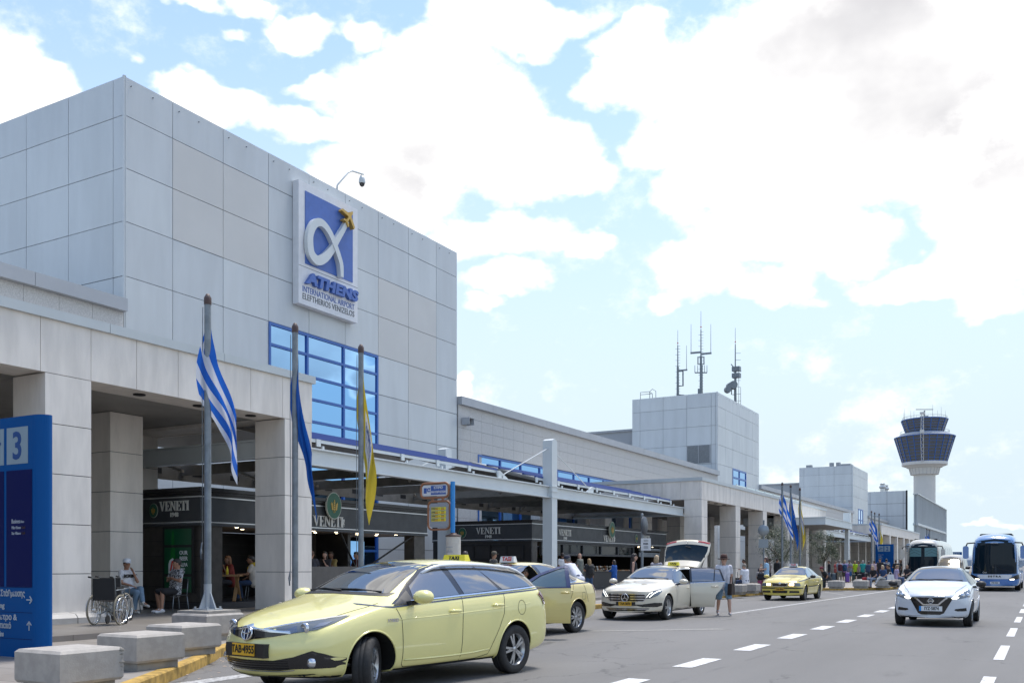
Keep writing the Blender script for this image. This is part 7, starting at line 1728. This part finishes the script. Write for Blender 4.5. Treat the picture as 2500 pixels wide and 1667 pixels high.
person('seated man in black and white patterned shirt with folded arms', -19.5, 16.76, .25, 262, 1.78, 'sit', ('cross', 'cross'), (.3,.3,.3), 'short', (.012,.012,.014), 'short', (.62,.62,.63), (.015,.012,.01), 'short', 'tan', lean=-7, turn=-25, near=2, group=G1, topmat=pm)
def wheelchair(label, x, y, rz):
    t = thing('wheelchair', label, 'wheelchair', (x, y, .25), R(rz), 'folding wheelchairs')
    for sg_ in (1, -1):
        a = MB(); torus(a, (0, .27*sg_, .305), .0, .0, .02) if False else None
        a.tube([(.295*math.cos(i*math.pi/16), .27*sg_, .305+.295*math.sin(i*math.pi/16)) for i in range(32)], .017, n=6, closed=True); w = obj('wheel', a, mat('dusty_tyre', (.22, .20, .15), .8), t)
        a = MB(); a.tube([(.26*math.cos(i*math.pi/16), .31*sg_, .305+.26*math.sin(i*math.pi/16)) for i in range(32)], .009, n=5, closed=True); a.tube([(.28*math.cos(i*math.pi/16), .27*sg_, .305+.28*math.sin(i*math.pi/16)) for i in range(32)], .008, n=5, closed=True)
        for i in range(12): a.bar((0, .27*sg_, .305), (.28*math.cos(i*math.pi/6), .27*sg_, .305+.28*math.sin(i*math.pi/6)), .004, .004)
        a.cyl((0, .25*sg_, .305), (0, .30*sg_, .305), .03, n=10); obj('rim', a, CM['chrome'], w)
        a = MB(); a.cyl((.42, .19*sg_-.012, .09), (.42, .19*sg_+.012, .09), .09, n=14); obj('caster', a, CM['tyre'], t)
        a = MB(); a.tube([(.42, .2*sg_, .12), (.42, .2*sg_, .50), (-.10, .22*sg_, .52), (-.16, .22*sg_, .95), (-.28, .22*sg_, .97)], .012, n=6); a.tube([(.42, .2*sg_, .50), (.60, .2*sg_, .18), (.68, .2*sg_, .16)], .012, n=6); a.tube([(-.12, .22*sg_, .70), (.28, .22*sg_, .72), (.30, .22*sg_, .5)], .012, n=6); obj('side_frame', a, M['galv'], t)
        a = MB(); a.tube([(-.24, .22*sg_, .965), (-.34, .22*sg_, .975)], .018, n=7); obj('grip', a, M['blackm'], t); a = MB(); a.box(-.06, .26, .2*sg_-.025, .2*sg_+.025, .725, .76); obj('armrest', a, M['blackm'], t)
    a = MB(); a.add([(.42,-.2,.5),(.42,.2,.5),(-.10,.2,.49),(-.10,-.2,.49),(.16,0,.46)], [(0,1,4),(1,2,4),(2,3,4),(3,0,4)]); obj('seat', a, M['blackm'], t)
    a = MB(); a.box(-.17, -.12, -.22, .22, .50, .94); obj('backrest', a, M['blackm'], t)
    a = MB(); a.bar((.1, -.22, .2), (.1, .22, .42), .02, .02); a.bar((.1, .22, .2), (.1, -.22, .42), .02, .02); obj('cross_brace', a, M['galv'], t)
wheelchair('empty wheelchair with black backrest beside the near pillar', -16.5, 12.48, 118); wheelchair('wheelchair mostly hidden behind the near pillar', -17.45, 13.35, 118)
# --- tables and guests at the near kiosk
G2 = 'guests at the near kiosk'
t = thing('picnic_table', 'pale wooden trestle table with crossed legs inside the near kiosk', 'table', (-20.75, 19.55, .42), R(35)); a = MB(); a.box(-.55, .55, -.35, .35, .72, .77); obj('tabletop', a, M['wood'], t)
for sx in (-.38, .38):
    a = MB(); a.bar((sx, -.3, 0), (sx, .25, .72), .09, .05); a.bar((sx+.05, .3, 0), (sx+.05, -.25, .72), .09, .05); obj('leg', a, M['wood'], t)
for (dx, dy, m_, nm) in ((.05, -.1, 'amber', 'small brown bottle on the wooden kiosk table'), (.18, .0, 'yellow', 'yellow juice bottle on the wooden kiosk table')):
    b = thing('bottle', nm, 'bottle', (-20.75+dx, 19.55+dy, 1.19)); a = MB(); a.lathe([(.0,0),(.034,0),(.034,.15),(.014,.2),(.014,.24),(0,.24)], n=10); obj('glass', a, MATS.get(m_, M['yellow']), b); a = MB(); a.cyl((0,0,.24),(0,0,.255),.016,n=8); obj('cap', a, M['red'], b)
chair('metal chair under the woman with yellow sweater', -20.3, 20.35, .42, 215); chair('metal chair under the man in dark cap', -21.15, 18.75, .42, 40)
person('seated man in dark cap and grey shirt leaning on the wooden table', -21.1, 18.8, .42, 35, 1.74, 'sit', ('table', 'table'), (.30,.30,.29), 'short', (.03,.06,.14), 'long', (.2,.2,.2), (.1,.09,.08), 'short', 'tan', lean=18, near=1, group=G2, hat=((.02,.02,.025), 'cap'))
person('seated woman in sunglasses with yellow sweater round her shoulders', -20.28, 20.3, .42, 222, 1.68, 'sit', ('table', 'lap'), (.50,.46,.40), 'short', (.03,.06,.13), 'long', (.03,.03,.03), (.02,.015,.012), 'tail', 'tan', lean=6, near=1, group=G2)
a = MB(); sc_ = thing('sweater', 'yellow sweater knotted round the seated woman shoulders', 'sweater', (-20.28, 20.3, .42), R(222)); a.tube([(.10,.02,.98),(.06,.12,1.04),(-.06,.13,1.08),(-.10,0,1.10),(-.06,-.13,1.08),(.06,-.12,1.04),(.13,-.01,.95),(.15,.0,.82)], [.05,.06,.06,.06,.06,.06,.06,.035], n=8); obj('knit', a, cloth((.52,.36,.03)), sc_)
person('guest in red top with a hand raised to the mouth behind the wooden table', -21.3, 20.4, .42, 250, 1.7, 'sit', ('chin', 'table'), (.25,.04,.03), 'short', (.05,.05,.06), 'long', (.1,.1,.1), (.25,.12,.06), 'bob', 'light', lean=8, group=G2)
person('waiter in white shirt seen from behind at the kiosk wall', -21.0, 21.9, .42, 130, 1.74, 'stand', ('fwd', 'down'), (.62,.62,.66), 'short', (.015,.016,.022), 'long', (.03,.03,.03), (.16,.10,.05), 'bob', 'tan', lean=8, near=1, group=G2)
for (x, y, hd_, lab, top, hr, stl, skn) in ((-21.0, 23.3, 60, 'bald guest in grey T-shirt seen over the bonnet of the near taxi', (.22,.23,.24), (.3,.28,.26), 'bald', 'light'), (-20.4, 22.9, 110, 'guest with brown hair in a bun seen from behind at the kiosk screen', (.05,.05,.06), (.10,.045,.025), 'bun', 'tan'),
   (-20.7, 24.0, 285, 'dark haired woman facing the road at the kiosk screen', (.03,.03,.035), (.02,.015,.015), 'long', 'light'), (-21.0, 24.7, 270, 'guest in mustard top with hand at the chin by the kiosk window', (.30,.22,.08), (.05,.03,.02), 'short', 'dark'), (-20.7, 25.7, 250, 'man in dark red and black shirt at the right kiosk table', (.10,.015,.02), (.02,.018,.016), 'short', 'tan')):
    person(lab, x, y, .42, hd_, 1.72, 'sit', ('chin', 'table'), top, 'short', (.03,.03,.05), 'long', (.1,.1,.1), hr, stl, skn, lean=8, seat=.62, group=G2)
# --- taxi rank people
G3 = 'people around the taxi rank'
person('taxi driver with dark hair and green shirt inside the yellow saloon', -9.45, 17.05, .10, 264, 1.7, 'sit', ('fwd', 'fwd'), (.05,.16,.09), 'short', (.03,.03,.05), 'long', (.1,.1,.1), (.05,.04,.035), 'short', 'tan', lean=-12, seat=.42, turn=30, near=1, group=G3)
hm_, k = person('man in brown felt hat, glasses, white shirt and blue shorts stepping past the open door', -8.12, 26.75, 0, 292, 1.74, 'walk', ('back', 'low'), (.62,.62,.68), 'short', (.17,.27,.38), 'short', (.42,.42,.45), (.4,.38,.35), 'short', 'light', lean=4, turn=-30, near=2, group=G3, hat=((.075,.035,.028), 'fedora'))
a = MB()
for sg_ in (1, -1): a.tube([k['hq'](.094, .031*sg_+.022*math.cos(i*math.pi/6), .012+.018*math.sin(i*math.pi/6)) for i in range(12)], .003, n=4, closed=True)
obj('glasses', a, CM['ink'], hm_)
b = thing('shoulder_bag', 'dark brown leather bag hanging at the hat man side', 'bag', (-7.86, 26.62, .78), R(268)); a = MB(); a.prism([(-.16,-.17),(.16,-.17),(.13,.15),(-.13,.15)], -.06, .06, lambda u, v, w: (u, w, v)); obj('pouch', a, cloth((.03,.02,.016)), b); a = MB(); a.tube([(-.12,0,.14),(-.08,0,.35),(.08,0,.35),(.12,0,.14)], .012, n=5); obj('strap', a, cloth((.03,.02,.016)), b)
person('man in navy cap and white shirt with black strap bending behind the yellow saloon', -11.9, 24.9, .15, 165, 1.76, 'bend', ('reach', 'reach'), (.62,.63,.70), 'short', (.05,.07,.12), 'long', (.2,.2,.2), (.12,.11,.10), 'short', 'tan', lean=42, near=1, group=G3, hat=((.02,.025,.045), 'cap'))
person('woman with long dark hair and black top passing behind the cream taxi', -11.8, 28.9, .15, 20, 1.70, 'walk', ('down', 'down'), (.02,.02,.025), 'none', (.03,.03,.05), 'long', (.1,.1,.1), (.03,.02,.018), 'long', 'light', near=1, group=G3)
person('person with short blond hair behind the cream taxi roof', -11.5, 30.2, .15, 80, 1.66, 'stand', ('down', 'down'), (.3,.3,.35), 'short', (.05,.06,.1), 'long', (.2,.2,.2), (.40,.30,.19), 'bob', 'light', group=G3)
person('person with dark hair just above the near taxi roof sign', -13.8, 21.7, .15, 100, 1.70, 'stand', ('down', 'down'), (.06,.05,.07), 'short', (.05,.06,.1), 'long', (.2,.2,.2), (.03,.018,.022), 'bob', 'tan', group=G3)
person('man in khaki cap standing left of the long kiosk', -16.4, 27.6, .25, 60, 1.68, 'stand', ('fwd', 'down'), (.10,.10,.09), 'short', (.05,.06,.1), 'long', (.2,.2,.2), (.08,.06,.04), 'short', 'tan', group=G3, hat=((.10,.09,.07), 'cap'))
# --- queue at the long kiosk
G4 = 'customers and staff at the long kiosk'
def pX(u, X): pass
person('customer in white T-shirt half hidden by the white canopy mast', -18.9, 37.9, .25, 150, 1.78, 'stand', ('down', 'fwd'), (.62,.63,.66), 'short', (.03,.03,.05), 'long', (.1,.1,.1), (.03,.02,.02), 'short', 'dark', group=G4)
person('customer in pale pink cap and brown top in the kiosk queue', -19.0, 38.7, .25, 160, 1.66, 'stand', ('fwd', 'fwd'), (.10,.06,.05), 'short', (.03,.03,.05), 'long', (.1,.1,.1), (.10,.05,.03), 'tail', 'tan', group=G4, hat=((.36,.28,.25), 'cap'))
person('stocky balding man in olive grey T-shirt at the kiosk counter', -18.7, 39.3, .25, 175, 1.78, 'stand', ('fwd', 'fwd'), (.14,.15,.13), 'short', (.06,.06,.07), 'long', (.1,.1,.1), (.16,.12,.1), 'bald', 'light', near=1, group=G4)
person('kiosk worker in cap behind the counter', -21.2, 43.0, .25, 20, 1.70, 'stand', ('fwd', 'fwd'), (.45,.44,.44), 'short', (.02,.02,.02), 'long', (.05,.05,.05), (.06,.04,.03), 'short', 'tan', group=G4, hat=((.12,.10,.10), 'cap'))
person('kiosk worker in white cap, white shirt and black apron', -21.2, 44.4, .25, 330, 1.74, 'stand', ('fwd', 'fwd'), (.60,.60,.62), 'short', (.02,.02,.02), 'long', (.05,.05,.05), (.06,.04,.03), 'short', 'tan', lean=10, group=G4, hat=((.6,.6,.62), 'cap'))
w_, k = person('woman with long fair hair, jeans and dark backpack at the counter', -16.7, 36.0, .25, 140, 1.50, 'stand', ('fwd', 'down'), (.035,.035,.04), 'short', (.035,.075,.16), 'long', (.3,.3,.3), (.30,.19,.09), 'long', 'tan', near=1, group=G4)
def backpack(label, x, y, z, rz, c, s=1.0):
    t = thing('backpack', label, 'backpack', (x, y, z), R(rz), 'backpacks worn by travellers')
    blob('pack', [('c', (-.02*s, 0, -.18*s), .12*s, (-.02*s, 0, .14*s), .115*s), ('c', (-.02*s, -.05*s, -.18*s), .12*s, (-.02*s, -.05*s, .12*s), .11*s), ('c', (-.02*s, .05*s, -.18*s), .12*s, (-.02*s, .05*s, .12*s), .11*s), ('c', (-.10*s, 0, -.16*s), .09*s, (-.10*s, 0, -.02*s), .085*s)], cloth(c), t, .02, 2)
    a = MB()
    for sy in (-.11, .11): a.tube([(.05*s, sy*s, -.16*s), (.22*s, sy*s, .02*s), (.17*s, sy*s, .22*s), (.03*s, sy*s, .21*s)], .02*s, n=5)
    obj('strap', a, cloth((.02,.02,.022)), t)
    return t
backpack('dark backpack of the fair haired woman at the counter', -16.55, 35.87, 1.28, 140, (.025,.028,.03), .85)
person('short person in bright blue dress carrying a bag at the counter', -16.6, 38.4, .25, 175, 1.46, 'stand', ('fwd', 'down'), (.01,.08,.32), 'long', (.01,.08,.30), 'short', (.2,.2,.2), (.03,.022,.02), 'bob', 'tan', group=G4, skirt=True)
# --- by the kerb near the olive trees
G5 = 'travellers waiting by the middle portico'
person('man in grey shirt looking at a device by the middle portico pillar', -14.5, 51.6, .15, 200, 1.66, 'stand', ('fwd', 'fwd'), (.26,.29,.30), 'short', (.04,.05,.06), 'long', (.1,.1,.1), (.02,.016,.015), 'short', 'dark', near=1, group=G5)
person('grey haired man in white polo shirt sitting on a block, seen from behind', -12.3, 44.0, .15, 150, 1.78, 'sit', ('lap', 'lap'), (.62,.63,.68), 'short', (.03,.05,.11), 'long', (.1,.1,.1), (.22,.19,.16), 'short', 'light', lean=6, seat=.47, near=1, group=G5)
person('seated girl with fair hair beside the man in white polo', -12.1, 45.9, .15, 300, 1.50, 'sit', ('lap', 'lap'), (.30,.28,.28), 'short', (.30,.06,.16), 'long', (.3,.3,.3), (.34,.27,.2), 'bob', 'light', lean=8, near=1, group=G5)
person('child in dark top peeking behind the woman in pale blue', -12.4, 47.2, .15, 260, 1.40, 'stand', ('down', 'down'), (.03,.03,.05), 'short', (.03,.04,.08), 'long', (.2,.2,.2), (.16,.08,.035), 'short', 'light', group=G5)
person('woman with brown bob, pale blue T-shirt and navy trousers by the kerb', -11.75, 45.7, .15, 190, 1.70, 'stand', ('fwd', 'fwd'), (.30,.48,.66), 'short', (.02,.03,.07), 'long', (.2,.2,.2), (.07,.03,.022), 'bob', 'light', near=1, group=G5)
b = thing('handbag', 'black bag held by the woman in pale blue', 'bag', (-12.0, 45.55, .95)); blob('pouch', [('c', (-.1,0,-.1), .10, (.1,0,-.1), .10), ('c', (-.08,0,.05), .08, (.08,0,.05), .08)], cloth((.015,.015,.018)), b, .02, 2); a = MB(); a.tube([(-.1,0,.1),(0,0,.26),(.1,0,.1)], .012, n=5); obj('strap', a, cloth((.02,.02,.022)), b)
person('man in white T-shirt walking behind the first olive tree', -15.8, 62.3, .25, 210, 1.70, 'walk', ('down', 'down'), (.60,.56,.57), 'short', (.03,.03,.05), 'long', (.1,.1,.1), (.03,.02,.02), 'short', 'dark', group=G5)
person('man in black jacket under the first olive tree', -14.9, 60.5, .15, 60, 1.76, 'stand', ('down', 'down'), (.02,.022,.026), 'long', (.03,.03,.05), 'long', (.1,.1,.1), (.04,.03,.025), 'short', 'tan', group=G5)
person('person in dark red top behind the man in black jacket', -15.6, 64.7, .25, 200, 1.72, 'stand', ('down', 'down'), (.12,.03,.03), 'short', (.03,.03,.05), 'long', (.1,.1,.1), (.06,.03,.02), 'short', 'tan', group=G5)
# --- far crowd
G6 = 'travellers in the crowd by the far totem'
C_ = [
 ('man in maroon cap and black T-shirt sitting hunched on a block', -10.75, 55.55, 215, 1.76, 'sit', ('lap','lap'), (.02,.022,.026), (.02,.025,.035), (.03,.02,.02), 'short', 'tan', dict(lean=40, hat=((.14,.02,.04), 'cap'), near=1)),
 ('woman with dark ponytail and black jacket by the second olive trunk', -14.4, 74.6, 200, 1.70, 'stand', ('down','down'), (.02,.02,.025), (.05,.09,.17), (.03,.02,.015), 'tail', 'tan', dict(sleeve='long')),
 ('person in coral pink top behind the woman in black', -14.3, 76.8, 230, 1.66, 'stand', ('fwd','down'), (.60,.12,.12), (.05,.05,.06), (.1,.06,.04), 'short', 'light', {}),
 ('grey haired man in khaki trousers with dark red backpack', -13.9, 76.0, 110, 1.74, 'stand', ('down','down'), (.30,.36,.42), (.27,.24,.18), (.25,.23,.21), 'short', 'light', {}),
 ('blond person in lilac shirt and olive shorts', -13.55, 76.2, 100, 1.72, 'stand', ('down','fwd'), (.33,.22,.46), (.09,.09,.06), (.42,.33,.2), 'short', 'light', dict(legs='short')),
 ('person in grey shirt, blue shorts and dark cap', -13.4, 77.4, 250, 1.74, 'stand', ('cross','down'), (.25,.26,.28), (.03,.12,.30), (.03,.02,.02), 'short', 'tan', dict(legs='short', hat=((.05,.06,.08), 'cap'))),
 ('woman in neon yellow top and black shorts', -13.2, 78.7, 240, 1.68, 'stand', ('down','strap'), (.45,.68,.02), (.02,.02,.02), (.33,.22,.1), 'short', 'tan', dict(legs='short')),
 ('woman with dark hair behind the woman in neon yellow', -13.3, 81.0, 250, 1.70, 'stand', ('down','down'), (.40,.30,.28), (.03,.03,.05), (.02,.018,.016), 'bob', 'tan', {}),
 ('grey haired woman in teal top with a hand at her face', -12.5, 78.0, 130, 1.72, 'stand', ('up','down'), (.02,.32,.29), (.02,.02,.03), (.33,.32,.30), 'bob', 'light', {}),
 ('crouching person in dark blue behind the black suitcases', -12.6, 80.2, 200, 1.70, 'sit', ('lap','lap'), (.02,.03,.06), (.05,.05,.05), (.03,.02,.02), 'short', 'tan', dict(lean=20)),
 ('person in dark blue hooded top left of the far flagpole', -12.0, 77.2, 80, 1.68, 'bend', ('fwd','down'), (.03,.05,.10), (.05,.06,.07), (.02,.02,.03), 'short', 'tan', dict(lean=20, sleeve='long')),
 ('woman with dark bun and pale pink top beside the far flagpole', -11.4, 76.3, 100, 1.70, 'stand', ('down','down'), (.48,.36,.40), (.03,.03,.05), (.03,.02,.02), 'bun', 'tan', {}),
 ('young man with black hair before the far totem', -10.1, 70.2, 250, 1.82, 'stand', ('down','down'), (.02,.02,.025), (.03,.03,.05), (.015,.012,.01), 'short', 'tan', {}),
 ('taller young man with navy backpack before the far totem', -9.85, 71.4, 80, 1.80, 'stand', ('down','down'), (.25,.28,.30), (.03,.04,.08), (.015,.012,.01), 'short', 'tan', {}),
 ('seated man in black T-shirt beside the lilac woman', -8.25, 61.3, 190, 1.80, 'sit', ('lap','lap'), (.02,.02,.024), (.12,.18,.26), (.02,.016,.014), 'short', 'tan', dict(lean=8, near=1)),
 ('seated woman in lilac top with fair tied hair', -7.95, 61.6, 30, 1.70, 'sit', ('lap','lap'), (.44,.36,.52), (.08,.12,.22), (.25,.16,.08), 'tail', 'light', dict(lean=6)),
 ('seated blonde woman in black top with patterned trousers', -8.75, 58.7, 235, 1.66, 'sit', ('lap','lap'), (.02,.02,.024), (.20,.24,.32), (.36,.28,.18), 'bob', 'light', dict(lean=14, near=1, shoes=(.03,.03,.03))),
 ('seated blonde woman in blue T-shirt and white trousers', -8.25, 58.9, 240, 1.70, 'sit', ('lap','lap'), (.035,.07,.17), (.46,.46,.46), (.42,.33,.2), 'bob', 'light', dict(lean=12, near=1, cross=True, shoes=(.6,.6,.6))),
 ('man in black standing right of the far totem', -10.1, 78.2, 120, 1.76, 'stand', ('fwd','down'), (.02,.02,.025), (.03,.03,.035), (.03,.02,.02), 'short', 'tan', {}),
 ('person in dark clothes behind the man in black near the totem', -9.9, 79.4, 200, 1.78, 'stand', ('down','down'), (.03,.025,.03), (.03,.03,.035), (.12,.06,.03), 'bob', 'tan', {}),
 ('seated woman with long dark hair and black top near the coach', -8.9, 70.9, 190, 1.70, 'sit', ('lap','lap'), (.02,.02,.02), (.03,.03,.04), (.02,.015,.015), 'long', 'light', dict(lean=4)),
 ('seated woman with brown hair beside the white hatchback roof', -8.5, 71.6, 250, 1.70, 'sit', ('lap','lap'), (.03,.03,.035), (.03,.03,.04), (.22,.13,.07), 'bob', 'light', {})]
for (lab, x, y, hd_, h, ps, ar, top, bot, hr, stl, skn, kw) in C_:
    kw = dict(kw); person(lab, x, y, .15, hd_, h, ps, ar, top, kw.pop('sleeve', 'short'), bot, kw.pop('legs', 'long'), kw.pop('shoes', (.2,.2,.2)), hr, stl, skn, group=G6, **kw)
backpack('dark red backpack of the man in khaki trousers', -13.82, 75.78, 1.33, 110, (.10,.02,.03)); backpack('blue backpack of the blond person in lilac', -13.5, 75.98, 1.32, 100, (.02,.07,.14)); backpack('navy backpack of the taller young man', -9.88, 71.15, 1.38, 80, (.02,.03,.07))
def suitcase(label, x, y, rz, c, h=.62, z=.15, w=.44, handle=True):
    t = thing('suitcase', label, 'suitcase', (x, y, z), R(rz), 'suitcases on the pavement'); d = .24
    a = MB(); a.prism(rrect(0, h/2+.05, w, h, .05), -d/2, d/2, lambda u, v, ww: (ww, u, v))
    for k in range(5): a.box(-d/2-.008, d/2+.008, -w*.36+k*w*.18-.012, -w*.36+k*w*.18+.012, .10, h, 0)
    obj('shell', a, mat('shell_%02d_%02d_%02d' % tuple(int(q*99) for q in c), c, .35), t)
    for sx in (-1, 1):
        for sy in (-1, 1): a = MB(); a.cyl((sx*d*.35, sy*w*.38-.012, .028), (sx*d*.35, sy*w*.38+.012, .028), .028, n=10); obj('wheel', a, CM['tyre'], t)
    if handle: a = MB(); a.tube([(0, -.09, h+.04), (0, -.09, h+.36), (0, .09, h+.36), (0, .09, h+.04)], .011, n=5); obj('handle', a, M['galv'], t)
suitcase('dark grey hard suitcase beside the hunched man', -11.15, 55.5, 300, (.05,.065,.075), .58, handle=False); suitcase('purple hard suitcase standing in the crowd', -13.2, 75.3, 20, (.16,.07,.36), .72, w=.52); suitcase('black suitcase beside the woman in neon yellow', -12.4, 75.7, 20, (.015,.016,.02), .60, w=.5)
suitcase('large black suitcase with handle raised beside the teal woman', -11.8, 74.4, 30, (.013,.013,.018), .70, w=.56); suitcase('red suitcase beside the seated blonde women', -9.25, 58.9, 330, (.35,.02,.03), .55); suitcase('dark green suitcase between purple and black cases', -12.95, 76.6, 10, (.015,.045,.04), .62); suitcase('dark upright suitcase with long handle by the man with a device', -14.75, 51.2, 200, (.02,.02,.022), .60)
suitcase('ribbed grey blue suitcase under the second olive tree', -14.0, 74.0, 30, (.06,.09,.12), .66)
b = thing('tote_bag', 'white printed bag beside the seated man in black T-shirt', 'bag', (-8.1, 60.4, .62), R(300)); a = MB(); a.prism([(-.22,-.02),(.22,-.02),(.17,.30),(-.17,.30)], -.06, .06, lambda u, v, w: (w, u, v)); obj('sack', a, M['signwhite'], b); a = MB(); a.tube([(0,-.1,.28),(0,-.06,.42),(0,.06,.42),(0,.1,.28)], .012, n=5); obj('handle', a, M['signwhite'], b)
b = thing('handbag', 'brown leather bag beside the woman with long dark hair', 'bag', (-9.35, 70.3, .6)); blob('pouch', [('c', (-.15,0,0), .14, (.15,0,0), .14), ('c', (-.1,0,.12), .1, (.1,0,.12), .1)], cloth((.12,.05,.035)), b, .02, 2); a = MB(); a.tube([(-.12,0,.18),(0,0,.34),(.12,0,.18)], .015, n=5); obj('strap', a, cloth((.12,.05,.035)), b)
finish_blobs()

# ================================================================== TREES
def olive(label, x, y, h, rx, rz_, seed, lean=0.):
    rnd = random.Random(seed); t = thing('olive_tree', label, 'tree', (x, y, .15), 0, 'olive trees by the middle portico'); a = MB()
    a.tube([(0,0,0),(.05,.02,.4),(lean*.3,.05,.8),(lean*.6,0,h*.45)], [.13,.10,.085,.07], n=8); cz = h-rz_*.95
    limbs = []
    for k in range(7):
        an = k*2.4+rnd.random(); r = rx*rnd.uniform(.35,.75); tip = (lean+r*math.cos(an), r*math.sin(an), cz+rz_*rnd.uniform(-.4,.6)); limbs.append(tip)
        a.tube([(lean*.5,0,h*.38), (lean*.7+tip[0]*.35, tip[1]*.4, h*.5), tip], [.055,.035,.012], n=5)
    obj('trunk', a, mat('olive_bark', (.10,.085,.07), .9, var=.3, vscale=12), t)
    c = MB(); centres = []
    for k in range(34):
        while True:
            p = Vector((rnd.uniform(-1,1), rnd.uniform(-1,1), rnd.uniform(-1,1)))
            if .25 < p.length < 1: break
        centres.append((Vector((lean+p.x*rx*.86, p.y*rx*.86, cz+p.z*rz_*.86)), rnd.uniform(.16,.34)*rx, rnd.choice((0,0,1,2))))
    for cc_, r, mi in centres:
        for k in range(150):
            d = Vector((rnd.gauss(0,1), rnd.gauss(0,1), rnd.gauss(0,1))).normalized()*r*rnd.uniform(.3,1.15); p = cc_+d; u = Vector((rnd.gauss(0,1), rnd.gauss(0,1), rnd.gauss(0,.8))).normalized(); w = u.orthogonal().normalized(); l = rnd.uniform(.045,.085); b_ = l*.22
            c.add([p-u*l, p+w*b_, p+u*l, p-w*b_], [(0,1,2,3)], mi if rnd.random() < .75 else rnd.choice((0,1,2)))
    obj('crown', c, [mat('olive_leaf', (.050,.070,.035), .5), mat('olive_leaf_dark', (.026,.040,.020), .55), mat('olive_leaf_silver', (.10,.125,.085), .5)], t, fix=False)
olive('left olive tree with trunk hidden behind the yellow taxi', -14.9, 61.7, 4.0, 1.75, 1.35, 11)
olive('right olive tree standing alone on the open pavement', -13.6, 68.2, 3.9, 1.25, 1.35, 23, .1)
